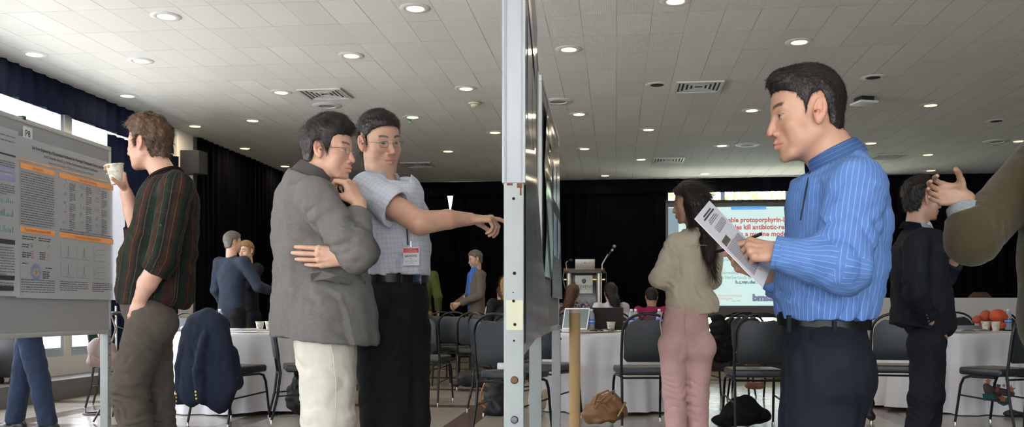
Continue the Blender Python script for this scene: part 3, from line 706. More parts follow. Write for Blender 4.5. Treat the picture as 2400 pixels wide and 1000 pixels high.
chair(1074, 12.0, 8, 'black banquet chair standing in front of the bearded man, behind another chair')
chair(1113, 11.35, 0, 'empty black banquet chair facing away with a black duffel bag beneath')
ch_strap = chair(1180, 8.6, 66, 'black banquet chair seen edge-on left of the centre post')
chair(1203, 7.2, 28, 'black banquet chair mostly hidden behind the centre post')
ch_u = chair(1283, 8.12, 30, 'black banquet chair under the centre boards at the middle table')
ch_m = chair(1503, 7.68, -2, 'black banquet chair facing the middle table, left of the pink trousers')
ch_r = chair(1768, 7.4, 3, 'black banquet chair facing away between pink trousers and blue-shirted man')
ch_jk = chair(1702, 10.2, -14, 'black banquet chair with a dark coat over its back')
chair(1775, 9.5, 170, 'black banquet chair behind another one, left of the blue-shirted man')
chair(2090, 7.95, 14, 'black banquet chair between the blue-shirted man and dark-suited man')
ch_p = chair(2345, 7.5, -24, 'black banquet chair at the far right with the small patchwork purse')
chair(2262, 10.4, 185, 'black banquet chair on the far side of the right table')
chair(2388, 10.6, 170, 'black banquet chair behind the water bottle at the right edge')
ch_e = chair(392, 10.0, 205, 'black banquet chair between plaid-shirted man and hanging blazer')
ch_b = chair(283, 9.0, 75, 'black banquet chair behind the left board leg')
cloth = mat('white_tablecloth', (.70, .70, .74), .75, bump=(500, .1, .0006), sheen=.1); ply = mat('plywood', (.25, .16, .09), .6)
def round_table(px, Dd, r, seed, lt, lc):
    p = at(px, Dd); o = empty('round_table', p, YAW, lt, 'table', 'round banquet tables')
    MB().lathe([(.001, .700), (r - .02, .700), (r - .01, .708), (r - .01, .722), (r - .02, .7295), (.001, .7295)], n=48).obj('tabletop', ply, o)
    for k in range(4):
        a = math.pi / 4 + k * math.pi / 2; x, y = .42 * math.cos(a), .42 * math.sin(a)
        MB().tube([(x, y, .70), (x * 1.12, y * 1.12, .0)], .014, 8).obj('leg', glide, o)
    mb = MB(); rg = np.random.default_rng(seed); ph = rg.uniform(0, 6.28, 6); K = 11 + seed % 3
    def fn(u, v):
        th = 2 * math.pi * u
        if v < .30: R = r * (v / .30) * .985; z = .7345; 
        elif v < .36: t = (v - .30) / .06; R = r * .985 + .014 * math.sin(t * 1.57); z = .7345 - .012 * (1 - math.cos(t * 1.57))
        else:
            t = (v - .36) / .64; f = math.sin(K * th + 1.3 * math.sin(2 * th + ph[0])); f = math.copysign(abs(f) ** .7, f)
            R = r * .985 + .014 + .06 * t + (.052 * f + .02 * math.sin(2.3 * K * th + ph[1])) * t ** .75; z = .722 - .708 * t + .02 * t * math.sin(3 * th + ph[2])
        return (R * math.cos(th), R * math.sin(th), max(z, .008))
    mb.grid(fn, 176, 34, 0, True); c = mb.obj('tablecloth', cloth, None, True, 80); c.location = p; c.rotation_euler[2] = YAW; tag(c, lc, 'tablecloth', 'white round tablecloths')
    return o
round_table(592, 9.0, .75, 3, 'round table under the white cloth behind the hanging blazer', 'white tablecloth draped to the floor right of the hanging blazer')
round_table(1440, 9.05, .75, 4, 'round table under the white cloth with the two laptops', 'white tablecloth draped behind the cardboard tube and brown leather bag')
round_table(2240, 9.0, .75, 5, 'round table under the white cloth behind the dark-suited man', 'white tablecloth draped right of the dark-suited man at the right')
round_table(1225, 13.85, .5, 6, 'round table mostly hidden behind the centre post where people sit', 'white tablecloth mostly hidden behind the centre boards')
round_table(1480, 13.6, .6, 7, 'round table in front of the three seated listeners', 'white tablecloth of the table where the three listeners sit')
# stage, its skirted tables and chairs
stm = mat('stage_black', (.02, .02, .022), .6)
q0 = at(1200, 14.3)
stg = MB().box((-2.2, 0, 0), (13.0, 3.2, .40), .01).obj('stage', stm); stg.location = (0, 14.55, 0); tag(stg, 'low black stage running in front of the back curtains', 'stage')
skirt = mat('white_skirt', (.62, .62, .62), .8)
def stage_table(px0, px1, Dd, label):
    a = at(px0, Dd, .40); b = at(px1, Dd, .40); L = float(np.linalg.norm(b - a)); o = empty('stage_table', a, YAW * .0 + math.atan2(b[1] - a[1], b[0] - a[0]), label, 'table', 'white skirted stage tables')
    MB().box((.02, .02, 0), (L - .02, .58, .72), .004).obj('table_frame', ply, o)
    mb = MB(); 
    def fn(u, v):
        x = L * u; d = .012 * math.sin(x * 9) * v + .02 * v * max(0, math.sin(x * 2.4)) ** 6
        return (x, 0 - d if v > 0 else 0, .735 - .73 * v)
    mb.grid(fn, 120, 6); mb.box((0, 0, .731), (L, .6, .739)); mb.box((-.004, 0, .004), (.0, .6, .735)); mb.box((L, 0, .004), (L + .004, .6, .735))
    mb.obj('skirt', skirt, o, True, 60); return o
stage_table(2022, 2218, 14.9, 'white skirted table on the stage, mostly hidden by the dark-suited man'); stage_table(2236, 2440, 14.75, 'white skirted table on the stage at the far right')
brv = mat('brown_vinyl', (.10, .055, .035), .45)
for px, lab in ((2062, 'brown-backed chair on the stage just right of the blue-shirted man'), (2310, 'brown-backed chair on the stage behind the right skirted table')):
    p = at(px, 16.3, .402); o = empty('stage_chair', p, YAW + math.pi, lab, 'chair', 'brown chairs on the stage')
    MB().prism([(-.2, .5), (.2, .5), (.2, .78), (.12, .86), (-.12, .86), (-.2, .78)], -.02, .02, Matrix.Translation((0, -.2, 0)) @ Matrix(((1, 0, 0, 0), (0, 0, -1, 0), (0, 1, 0, 0), (0, 0, 0, 1))), .01).obj('backrest', brv, o)
    MB().box((-.21, -.18, .40), (.21, .22, .46), .02).obj('seat', brv, o)
    for sx in (-1, 1):
        for y in (-.2, .2): MB().tube([(sx * .19, y, .5 if y < 0 else .41), (sx * .2, y * 1.15, 0)], .011, 8).obj('leg', tubem, o)
# projection screen
scr_white = mat('slide', (.02, .02, .02), .8, emit=((.70, .93, .88), .92)); scr_m = mat('screen_border', (.10, .10, .10), .7); blk = mat('screen_black', (.01, .01, .01), .6)
sD = 16.7
so = at(1767, sD, 0); S0 = empty('projection_screen', (so[0], so[1], .417), .045, 'large projection screen showing a pale slide with red title lines', 'screen')
def sx_(px): return (px - 1767) / F * sD
def sz_(py): return CAM_H + (HOR - py) / F * sD - .417
MB().box((sx_(1562), 0, sz_(742)), (sx_(1972), .012, sz_(470))).obj('screen_fabric', scr_m, S0, False)
MB().box((sx_(1562), -.006, sz_(744)), (sx_(1972), .02, sz_(739))).obj('screen_bar', blk, S0, False); MB().box((sx_(1562), -.02, sz_(474)), (sx_(1972), .03, sz_(468))).obj('screen_bar', blk, S0, False)
MB().box((sx_(1568), -.004, sz_(716)), (sx_(1968), -.001, sz_(484))).obj('slide', scr_white, S0, False)
for sx in (1590, 1944): MB().tube([(sx_(sx), .04, 0), (sx_(sx), .04, sz_(472))], .015, 8).tube([(sx_(sx), -.25, .0), (sx_(sx), .3, 0.0)], .015, 8).obj('stand_leg', tubem, S0)
def emi(name, c, s=1.0): return mat(name, (.02, .02, .02), .8, emit=(c, s))
sblue = emi('slide_blue', (.10, .40, .85), .9); sred = emi('slide_red', (.62, .12, .12), .9); sgrey = emi('slide_grey', (.25, .42, .42), .9); spink = emi('slide_pink', (.75, .45, .50)); sdark = emi('slide_dark', (.10, .20, .22), .9); spic = emi('slide_picture', (.30, .42, .48), .8)
def text(name, s, size, mt, parent, loc, rot=(math.pi / 2, 0, 0), align='LEFT', bold=0.0, sx=1.0, extr=.0):
    c = D.curves.new(name, 'FONT'); c.body = s; c.size = size; c.align_x = align; c.offset = bold; c.extrude = extr; c.resolution_u = 2
    t = D.objects.new(name, c); COL.objects.link(t); dg = C.evaluated_depsgraph_get(); me = D.meshes.new_from_object(t.evaluated_get(dg)); D.objects.remove(t)
    me.materials.clear(); o = link(name, me, mt, parent, False); o.location = loc; o.rotation_euler = rot; o.scale = (sx, 1, 1); return o
def st(s, px, py, h, m, al='LEFT', b=0.0, sxx=1.0): return text('lettering', s, h / F * sD * 1.38, m, S0, (sx_(px), -.006, sz_(py)), align=al, bold=b, sx=sxx)
MB().box((sx_(1714), -.0055, sz_(491)), (sx_(1795), -.0042, sz_(483))).obj('blue_banner', sblue, S0, False)
MB().box((sx_(1568), -.0055, sz_(600)), (sx_(1592), -.0042, sz_(486))).obj('slide_picture', spic, S0, False)
st('University Medical Center Groningen', 1717, 490, 4, emi('slide_pale', (.45, .65, .95), .9))
st('Micelles enable protoporphyrin-IX-loaded', 1767, 520, 11.5, sred, 'CENTER', .004, .93); st('nanoparticles kill antibiotic-resistant', 1767, 537, 11.5, sred, 'CENTER', .004, .93); st('biofilms in a murine model', 1762, 553, 11.5, sred, 'CENTER', .004, .98)
st('Bingran Yu', 1681, 611, 7.5, sgrey); st('Department of Biomedical Engineering, University of Groningen', 1755, 642, 8, sgrey, 'CENTER', 0, .92); st('The Netherlands and Nankai, China', 1681, 653, 8, sgrey, 'LEFT', 0, .92); st('h.c.van.der.mei@umcg.nl', 1724, 664, 8, sdark, 'LEFT', .003)
st('rijksuniversiteit', 1679, 695, 7, spink, 'LEFT', .001); st('groningen', 1679, 702, 7, spink, 'LEFT', .001); st('bmsa', 1764, 704, 15, emi('slide_logo', (.20, .22, .36), .9), 'LEFT', .012, 1.1); st('umcg | kolff', 1715, 706, 3, sdark)
# lectern on the stage
steel = mat('brushed_steel', (.50, .48, .42), .35, .6); smoke = mat('dark_acrylic', (.012, .018, .024), .15); wood = mat('lectern_top', (.06, .035, .022), .35)
lD = 15.4; lp = at(1370, lD, .40); LO = empty('lectern', lp, .06, 'silver and dark glass lectern with a white sign on the stage', 'lectern')
def lx(px): return (px - 1370) / F * lD
def lz(py): return CAM_H + (HOR - py) / F * lD - .40
for a, b in ((1328, 1340), (1397, 1411)): MB().lathe([(.045, 0), (.045, lz(640))], ((lx(a) + lx(b)) / 2, 0, 0), 20).obj('column', steel, LO)
MB().box((lx(1336), .02, .05), (lx(1404), .035, lz(641)), .003).obj('front_panel', smoke, LO)
pts = [(lx(1322), -.05), (lx(1334), -.10), (lx(1408), -.10), (lx(1418), -.05), (lx(1418), .42), (lx(1322), .42)]
MB().prism(pts, lz(640), lz(634), None, .006).obj('desk_top', wood, LO); MB().box((lx(1326), .06, lz(634)), (lx(1416), .40, lz(631)), .003).box((lx(1321), .38, lz(634)), (lx(1419), .41, lz(626)), .003).obj('desk_lip', wood, LO)
MB().box((lx(1325), -.15, 0), (lx(1415), .35, .04), .01).obj('base', steel, LO); MB().box((lx(1322), .0, lz(656)), (lx(1330), .02, lz(653))).box((lx(1386), .0, lz(656)), (lx(1418), .015, lz(653))).obj('brass_rail', mat('brass', (.45, .28, .10), .3, 1), LO)
sg = MB().box((lx(1348), -.004, lz(687)), (lx(1389), .004, lz(645))).obj('sign', mat('sign_white', (.55, .60, .58), .5), LO, False)
text('lettering', 'STEVENS', .078, mat('ink_dark', (.03, .03, .03), .6), sg, (lx(1368.5), -.006, lz(675)), align='CENTER', sx=.95); text('lettering', 'INSTITUTE OF TECHNOLOGY', .022, D.materials['ink_dark'], sg, (lx(1368.5), -.006, lz(679)), align='CENTER')
kx, kz = lx(1368.5), lz(659); MB().prism([(-.035, .035), (-.02, .03), (0, .05), (.02, .03), (.035, .035), (.032, -.015), (0, -.042), (-.032, -.015)], 0, .002, Matrix.Translation((kx, -.004, kz)) @ Matrix(((1, 0, 0, 0), (0, 0, -1, 0), (0, 1, 0, 0), (0, 0, 0, 1)))).obj('crest', D.materials['ink_dark'], sg, False)
MB().tube([(kx - .02, -.0075, kz + .012), (kx + .0, -.0075, kz + .02), (kx + .02, -.0075, kz + .005), (kx - .018, -.0075, kz - .006), (kx, -.0075, kz - .018)], .003, 6).obj('crest_mark', D.materials['sign_white'], sg, False)
o = empty('laptop', lp + to_room(V(lx(1372) * 1.0, .10, 0)) * V(1, 1, 0) + V(0, 0, lz(630.5)), .06, 'open silver laptop on the lectern, lid towards the room', 'laptop')
lapm = mat('laptop_silver', (.46, .44, .42), .35, .5); MB().box((-.165, .0, 0), (.165, .22, .012), .004).obj('base', lapm, o); MB().box((-.165, -.012, .01), (.165, -.004, .175), .003, Matrix.Rotation(math.radians(10), 4, 'X')).obj('lid', lapm, o); MB().lathe([(.001, 0), (.012, 0), (.012, .002), (.001, .002)], n=12, M=Matrix.Translation((0, -.031, .11)) @ Matrix.Rotation(math.radians(100), 4, 'X')).obj('lid_mark', mat('mark_grey', (.12, .12, .12), .4), o)
def stagepos(px, z): q = at(px, lD + .2, z); return q
mo = empty('microphone', stagepos(1411, .40 + lz(631)), .06, 'black microphone on a bent silver gooseneck at the lectern', 'microphone')
def mx_(px, py): return ((px - 1411) / F * lD, 0, (631 - py) / F * lD)
MB().tube([mx_(1411, 631), mx_(1411, 618), mx_(1417, 607), mx_(1425, 594)], .010, 8).obj('gooseneck', steel, mo); MB().tube([mx_(1424, 600), mx_(1433, 586), mx_(1438, 578)], [.014, .016, .020], 10).obj('handle', sb, mo); MB().sph(mx_(1440, 575), .028, 14).obj('mesh_head', gren, mo); MB().tube([mx_(1434, 586), mx_(1436.5, 582)], .021, 10).obj('ring', steel, mo)
MB().tube([mx_(1413, 630), mx_(1420, 637), mx_(1421, 655), mx_(1418, 668)], .008, 7).obj('cable', sb, mo)
mo = empty('reading_lamp', stagepos(1332, .40 + lz(631)), .06, 'small bent black lamp on the left edge of the lectern', 'lamp')
def m2(px, py): return ((px - 1332) / F * lD, 0, (631 - py) / F * lD)
MB().tube([m2(1328, 631), m2(1327, 620), m2(1326, 614), m2(1331, 610)], .010, 8).obj('arm', mat('lamp_beige', (.3, .2, .12), .5), mo); MB().sph(m2(1337, 608), .035, 12, (1, 1, .8)).obj('lamp_head', sb, mo); MB().tube([m2(1322, 634), m2(1319, 650), m2(1323, 668), m2(1328, 682)], .006, 7).obj('cable', mat('grey_cable', (.3, .3, .3), .5), mo)
# ---------------------------------------------------------------- people: shared builder
skin_mats = {}
def skin(rough=.48):
    if 's' not in skin_mats: skin_mats['s'] = tinted(mat('skin', (.5, .3, .2), rough, sss=.06, bump=(350, .12, .0005)))
    return skin_mats['s']
def cloth_mat(name, col, rough=.8, weave=(420, .25, .0006), noise=(30, .12), sheen=.0): return mat(name, col, rough, bump=weave, noise=noise, sheen=sheen, spec=.15)
def hair_mat(name, col, rough=.45):
    m = mat(name, col, rough, spec=.35); g = NT(m); o = g.obj(); n = g.noise(o, 60, 3); g.base(g.mix(n, tuple(c * .5 for c in col), tuple(min(1, c * 1.6) for c in col))); return m
HAIRBLK = hair_mat('black_hair', (.012, .009, .008)); 
class Fig:
    def __init__(s, label, px, Dd, tone=(.50, .29, .20), group=None):
        s.D = Dd; s.b = cam_pt(px, HOR, Dd); s.b[2] = 0; s.tone = tone; r = to_room(s.b)
        s.root = empty('person', r, YAW, label, 'person'); s.J = {}; s.arrs = []
        s.sk = Sdf(.009)
    def p(s, px, py, dy=0.0): return cam_pt(px, py, s.D + dy)
    def j(s, **kw):
        for k, v in kw.items(): s.J[k] = s.p(*v) if not isinstance(v, np.ndarray) else v
    def add(s, name, arr, m, parent=None, label=None):
        a = list(arr); a[0] = a[0] - s.b; o = link(name, np_mesh(name, *a), m, parent or s.root)
        if label: o['label'] = label
        return o
    def mb(s, name, mb, m, parent=None, label=None, angle=40):
        bmesh.ops.translate(mb.bm, verts=mb.bm.verts, vec=[-float(v) for v in s.b]); o = mb.obj(name, m, parent or s.root, True, angle)
        if label: o['label'] = label
        return o
    def head(s, px, py, dy, az, pitch=0, roll=0, sc=1.0, h=.0018, neck=None, neck_r=.055, **o):
        s.H = Head(s.p(px, py, dy), axes(az, pitch, roll), sc, **o); S = Sdf(h); s.H.body(S, neck_to=s.J['nb'] if neck is None else neck, neck_r=neck_r)
        s.arrs.append(S.arr(lambda P: s.H.tint(P, s.tone))); return s.H
    def hand(s, key, w, f, n, right, curl, thumb=(35, 10, 15, 15), sc=1.0, h=.002, arm=None, arm_r=(.040, .027), spread=3, ring=False):
        S = Sdf(h)
        if arm is not None:
            S.chain(arm, arm_r, .012); 
        out = hand(S, w, f, n, right, curl, spread, thumb, sc)
        t = np.array(s.tone)
        def cf(P):
            c = np.ones((len(P), 4)); c[:, :3] = t * (1 + .10 * nz(P, 9, 18)[:, None] * V(.4, 1, 1)); 
            for q in out.values(): m = np.exp(-((P - q) ** 2).sum(1) / .00018)[:, None] * .35; c[:, :3] = c[:, :3] * (1 - m) + m * t * V(1.05, .80, .78)
            return c
        s.arrs.append(S.arr(cf)); return out
    def core(s, wt=.12, wc=.13, legs=True, arms=True, r_arm=.036, r_leg=.06):
        J = s.J; S = s.sk; fwd = s.fwd
        S.cap(J['pel'], J['che'], wt, wc, .03, fwd, 1.6); S.cap(J['che'], J['nb'], .07, .05, .03)
        for q in 'LR':
            if arms: S.chain([J['sh' + q], J['el' + q], J['wr' + q]], [r_arm, r_arm * .95, r_arm * .68], .02); S.cap(J['che'], J['sh' + q], .06, r_arm, .03)
            if legs and 'hip' + q in J: S.chain([J['hip' + q], J['kn' + q], J['an' + q]], [r_leg * 1.15, r_leg * .8, r_leg * .55], .02)
        t = np.array(s.tone); s.arrs.append(S.arr(lambda P: np.concatenate([np.tile(t, (len(P), 1)), np.ones((len(P), 1))], 1)))
    def finish(s): return s.add('body', cat_arr(*s.arrs), skin())
    def top(s, name, m, h, W, g, sleeve, ratio=1.45, hem=None, hemn=(0, 0, 1), send=(1, 1), wr=None, fold=(), amp=.0012, pts=None, extra=None, kk=.03, amp2=1.0, cutz=None, cuffs=None, shr=None, neck=None):
        """W widths at pel, wai, che; sleeve radii sh, el, wr; send = fraction of the forearm covered (or negative: fraction of upper arm)"""
        J = s.J; S = Sdf(h); f = s.fwd; P = pts or [J['pel'], J['wai'], J['che']]
        for q, e, ta in (('L', send[0], 2), ('R', send[1], 4)):
            sh, el, wr_ = J['sh' + q], J['el' + q], J['wr' + q]
            if e < 0:
                en = sh + (el - sh) * (-e); S.cap(sh, en, sleeve[0], sleeve[1], .03, tag=ta); d = nrm(el - sh); S.cut([(-d, en)], en - .12, en + .12, .002)
                S.cap(en - d * .015, en + d * .06, sleeve[1] - .015, sleeve[1] - .013, .002, sub=True)
            elif e > 0:
                en = el + (wr_ - el) * e; S.cap(el, en, sleeve[1], sleeve[1] + (sleeve[2] - sleeve[1]) * e, .02, tag=ta + 1); d = nrm(wr_ - el); S.cut([(-d, en)], en - .08, en + .08, .002)
                S.frame(ta + 1, el, wr_, (0, -1, .2), sleeve[1])
            S.frame(ta, sh, el, (0, -1, .2), sleeve[0])
        for q, e, ta in (('L', send[0], 2), ('R', send[1], 4)):
            if e > 0: S.cap(J['sh' + q], J['el' + q], sleeve[0], sleeve[1], .02, tag=ta)
        for i in range(len(P) - 1): S.cap(P[i], P[i + 1], W[i] + g, W[i + 1] + g, kk, f if i else s.fwdp, ratio, tag=1)
        sr = shr or sleeve[0]
        S.cap(J['shL'], J['shR'], sr * .86, sr * .86, .03, tag=1); S.cap(J['che'], J['nb'], W[-1] * .55, .062 + g, .03, tag=1)
        if extra: extra(S)
        S.frame(1, J['pel'], J['che'], f, W[1])
        if neck: c, up, rr = neck; up = nrm(up); S.cut([(-up, c)], c + V(-rr, -rr, -.07), c + V(rr, rr, .14), .006)
        if hem is not None: S.cut([(hemn, V(J['pel'][0], J['pel'][1], hem))], J['pel'] + V(-.5, -.5, hem - J['pel'][2] - .6), J['pel'] + V(.5, .5, hem - J['pel'][2] + .12), .003)
        S.disp.append(folds(fold, amp2, 3 + int(s.D * 10), amp)); s.S = S
        return s.add(name, S.arr(), m)
    def trousers(s, m, h=.006, W=.165, rt=.085, rk=.062, ra=.055, topz=None, fold=(), amp=.0015, ratio=1.45, name='trousers', depth=None, rb=.10, extra=None, cutlow=True):
        J = s.J; S = Sdf(h); f = s.fwdp
        S.cap(J['pel'] + V(0, 0, .05), J['pel'], W * .92, W, .03, f, ratio, tag=1)
        for q, t in (('L', 6), ('R', 7)):
            S.cap(J['hip' + q], J['kn' + q], rt, rk, .02, tag=t); S.cap(J['kn' + q], J['an' + q], rk, ra, .02, tag=t); S.frame(t, J['hip' + q], J['kn' + q], f, rt)
            S.ell(J['hip' + q] - f * .02 - V(0, 0, .02), (rb, rb, rb), k=.03, tag=t)
            if cutlow: S.cut([((0, 0, 1), J['an' + q] * V(1, 1, 0) + V(0, 0, J['an' + q][2] - .03))], J['an' + q] + V(-.12, -.12, -.15), J['an' + q] + V(.12, .12, -.025), .002)
        if topz: S.cut([((0, 0, -1), (0, 0, topz))], J['pel'] + V(-.4, -.4, topz - J['pel'][2] - .01), J['pel'] + V(.4, .4, .4), .002)
        S.frame(1, J['pel'] - V(0, 0, .2), J['pel'], f, W)
        if extra: extra(S)
        S.disp.append(folds(fold, 1.5, 13 + int(s.D * 7), amp))
        return s.add(name, S.arr(), m)
    def belt(s, c, a, b, h, m, fwd=None, tilt=0.0, r=.004, name='belt'):
        f = fwd if fwd is not None else s.fwdp; rt = nrm(np.cross(f, V(0, 0, 1))); mb = MB()
        def fn(u, v): th = 6.2832 * u; return tuple(c + rt * a * math.cos(th) + f * b * math.sin(th) + V(0, 0, (v - .5) * h + tilt * math.sin(th) * b))
        mb.grid(fn, 64, 3, r, True); return s.mb(name, mb, m)
    def shoes(s, m, az=None, L=.29, names='shoe'):
        for q in 'LR':
            a = s.J['an' + q]; f = s.fwdp if az is None else V(math.cos(math.radians(az)), math.sin(math.radians(az)), 0); S = Sdf(.006); z = V(0, 0, 1); g = V(a[0], a[1], 0)
            S.cap(g - f * .05 + z * .045, g + f * .05 + z * .04, .040, .040, .02); S.cap(g + f * .05 + z * .038, g + f * (L - .12) + z * .030, .042, .036, .02, z, 1.3); S.cap(g - f * .03 + z * .06, g - f * .01 + z * .11, .040, .042, .02)
            S.cut([((0, 0, 1), (0, 0, .006))], g + V(-.3, -.3, -.1), g + V(.3, .3, .006), .002); s.add(names, S.arr(), m)
    def hair(s, m, **kw): return s.add('hair', hair(s.H, **kw), m)
    def collar(s, c, up, fwd, r, m, hs=.028, leaf=.04, point=.03, gap=.10, flare=.012, name='collar', rf=1.0, thick=.0018):
        up = nrm(up); f = nrm(np.asarray(fwd) - up * np.dot(fwd, up)); rt = np.cross(f, up); mb = MB()
        def fn(u, v):
            th = math.pi / 2 + gap * math.pi + (2 * math.pi - 2 * gap * math.pi) * u; fr = max(0, math.sin(th)) ** 3; d = rt * math.cos(th) + f * math.sin(th) * rf
            if v < .35: t = v / .35; return tuple(c + d * (r + .003 * (1 - t)) + up * (hs * (t - 1)))
            t = (v - .35) / .65; l = leaf + point * fr; return tuple(c + d * (r + .004 + flare * math.sin(t * 1.5) + flare * .8 * t) - up * (l * t - .004 * math.sin(t * 3.1)) + f * .012 * fr * t)
        mb.grid(fn, 56, 12, thick); o = s.mb(name, mb, m); me = o.data; co = np.zeros(len(me.vertices) * 3); me.vertices.foreach_get('co', co); co = co.reshape(-1, 3) + s.b - c
        li = np.zeros(len(me.loops), int); me.loops.foreach_get('vertex_index', li); l = me.uv_layers.new(name='UVMap'); l.data.foreach_set('uv', np.stack([co @ up * 1.15, co @ rt], 1)[li].astype(np.float32).ravel()); return o
    def sheet(s, name, pts, m, thick=.002, parent=None, n=None, smooth=True):
        """closed outline (3D points) as a thin patch"""
        bm = bmesh.new(); f = bm.faces.new([bm.verts.new([float(x) for x in p]) for p in pts]); r = bmesh.ops.solidify(bm, geom=[f], thickness=thick); mb = MB(); mb.bm.free(); mb.bm = bm; return s.mb(name, mb, m, parent)
    def glasses(s, m, gm_, w=.0165, hgt=.0125, y=.098, z=-.004):
        G = s.H.g; mb = MB()
        for x in (-1, 1):
            P = [G(x * .031 + w * 1.25 * math.copysign(abs(math.cos(a)) ** .6, math.cos(a)), y - .004 * abs(math.cos(a)), z + hgt * math.copysign(abs(math.sin(a)) ** .7, math.sin(a))) for a in np.linspace(0, 6.283, 25)[:-1]]
            mb.tube(P, .0008 * s.H.sc, 6, closed=True)
            mb.tube([G(x * .052, y - .003, z + .006), G(x * .066, y - .012, z + .007), G(x * .078, .04, z + .006), G(x * .0815, -.004, z + .010), G(x * .082, -.016, z)], .0009, 6)
        mb.tube([G(-.012, y, z + .002), G(-.005, y + .004, z + .005), G(.005, y + .004, z + .005), G(.012, y, z + .002)], .0009, 6)
        g = s.mb('glasses', mb, m)
        for x in (-1, 1):
            b = MB(); P = [G(x * .031 + w * 1.2 * math.copysign(abs(math.cos(a)) ** .6, math.cos(a)), y - .004 * abs(math.cos(a)), z + hgt * .95 * math.copysign(abs(math.sin(a)) ** .7, math.sin(a))) for a in np.linspace(0, 6.283, 25)[:-1]]
            b.bm.faces.new([b.bm.verts.new([float(v) for v in q]) for q in P]); o = s.mb('lens', b, gm_, g)
        return g
lens_m = D.materials.new('spectacle_lens'); lens_m.use_nodes = True; nt = lens_m.node_tree; nt.nodes.clear()
o1 = nt.nodes.new('ShaderNodeOutputMaterial'); t1 = nt.nodes.new('ShaderNodeBsdfTransparent'); g1 = nt.nodes.new('ShaderNodeBsdfGlossy'); mx = nt.nodes.new('ShaderNodeMixShader'); mx.inputs[0].default_value = .14
g1.inputs['Roughness'].default_value = .05; nt.links.new(t1.outputs[0], mx.inputs[1]); nt.links.new(g1.outputs[0], mx.inputs[2]); nt.links.new(mx.outputs[0], o1.inputs[0])
mat('black_cord', (.01, .01, .01), .6)
wire = mat('spectacle_wire', (.12, .11, .10), .3, .8)
leather = mat('black_leather', (.010, .009, .009), .35); shoe_m = mat('shoe_leather', (.012, .010, .010), .28)
paper = mat('paper', (.70, .70, .73), .7); ink = mat('ink', (.03, .03, .035), .7); ink2 = mat('ink_grey', (.16, .16, .18), .7)
cupm = mat('paper_cup', (.62, .58, .48), .6); cuppat = None
g = NT(cupm); o_ = g.obj(); g.base(g.mix(g.math('MULTIPLY', g.math('GREATER_THAN', g.noise(o_, 38, 2), .56), .8), (.62, .59, .50), (.40, .41, .30)))
def cup(loc, label=None, group=None, parent=None, h=.092, r0=.027, r1=.040, M=None):
    mb = MB(); mb.lathe([(r0, 0), (r1, h), (r1 + .0025, h + .001), (r1 + .0025, h - .004), (r1 - .0015, h - .003), (r0 - .001, .004), (.001, .004)], n=24, M=M, cap=False); mb.lathe([(.001, .0005), (r0, .0005)], n=24, M=M, cap=False)
    o = mb.obj('paper_cup', cupm, parent, True, 50)
    if loc is not None: o.location = loc
    if label: tag(o, label, 'cup', group)
    return o
# ---- man in the plaid shirt drinking from a cup
f = Fig('tall young man in dark plaid shirt drinking from a paper cup', 350, 4.3, (.55, .32, .235)); s1 = f
AZ = 168
f.fwd = nrm(V(-.97, .22, 0)); f.fwdp = nrm(V(-.97, .15, 0))
f.j(nb=(383, 400), che=(395, 480), wai=(362, 600), pel=(350, 705), shL=(414, 440, -.17), shR=(378, 438, .17), elL=(382, 606, -.20), wrL=(330, 702, -.16), elR=(330, 560, .10), wrR=(296, 448, .02),
    hipL=(352, 745, -.08), hipR=(352, 745, .09), knL=(302, 905, -.09), knR=(365, 915, .10), anL=(350, 1130, -.09), anR=(395, 1130, .12))
f.J['anL'][2] = f.J['anR'][2] = .08
f.head(347, 338, 0, 167, -2, 0, 1.02, deep=.90, neck=f.p(386, 412), neck_r=.052, brow=(.05, .03, .018), iris=(.04, .06, .08), nose=1.6)
pl = mat('plaid_flannel', (.03, .02, .02), .9, bump=(500, .2, .0005), spec=.15); g = NT(pl); uv = g.sep(g.uv()); u, v = uv[0], uv[1]
c1 = g.mix(g.line(u, .088, .040), (.010, .007, .006), (.026, .011, .008)); c1 = g.mix(g.math('MULTIPLY', g.line(u, .088, .018, .03), .9), c1, (.004, .018, .012)); c1 = g.mix(g.math('MULTIPLY', g.line(v, .10, .045), .25), c1, (.006, .006, .008))
c1 = g.mix(g.math('MULTIPLY', g.line(u, .066, .0016, .01), .7), c1, (.15, .11, .045)); c1 = g.mix(g.math('MULTIPLY', g.line(u, .088, .0018, .055), .7), c1, (.06, .13, .09)); c1 = g.mix(g.math('MULTIPLY', g.line(v, .10, .0018, .02), .12), c1, (.16, .10, .05)); g.base(c1)
def ex(S):
    S.cap(f.p(415, 640, 0), f.p(405, 690, 0), .075, .09, .04, (0, 1, 0), .62, tag=1); S.cap(f.p(318, 600), f.p(308, 680), .05, .058, .05, (0, 1, 0), .55, tag=1)
    S.cap(f.p(432, 470), f.p(436, 590), .045, .05, .05, (0, 1, 0), .55, tag=1)
up = V(-.40, 0, .92); cc = f.p(383, 402)
sh = f.top('shirt', pl, .005, (.160, .155, .160), .004, (.074, .066, .058), 1.30, hem=f.p(0, 716)[2], hemn=(.10, 0, 1), send=(.30, .28), fold=[
    (f.J['elL'], .10, (.7, 0, .7), .006, .05), (f.p(330, 620), .16, (.6, 0, .8), .008, .07), (f.p(430, 560), .2, (.9, 0, .3), .006, .07), (f.p(300, 670), .14, (.8, 0, .5), .007, .06), (f.p(420, 680), .14, (1, 0, -.2), .007, .06), (f.J['shL'] - V(0, 0, .1), .12, (.8, 0, .5), .005, .05)], amp=.0025, amp2=1.2, extra=ex, neck=(cc - nrm(up) * .030, up, .09))
f.collar(cc, up, V(-1, .1, -.35), .064, pl, .028, .034, .022, .10, .010)
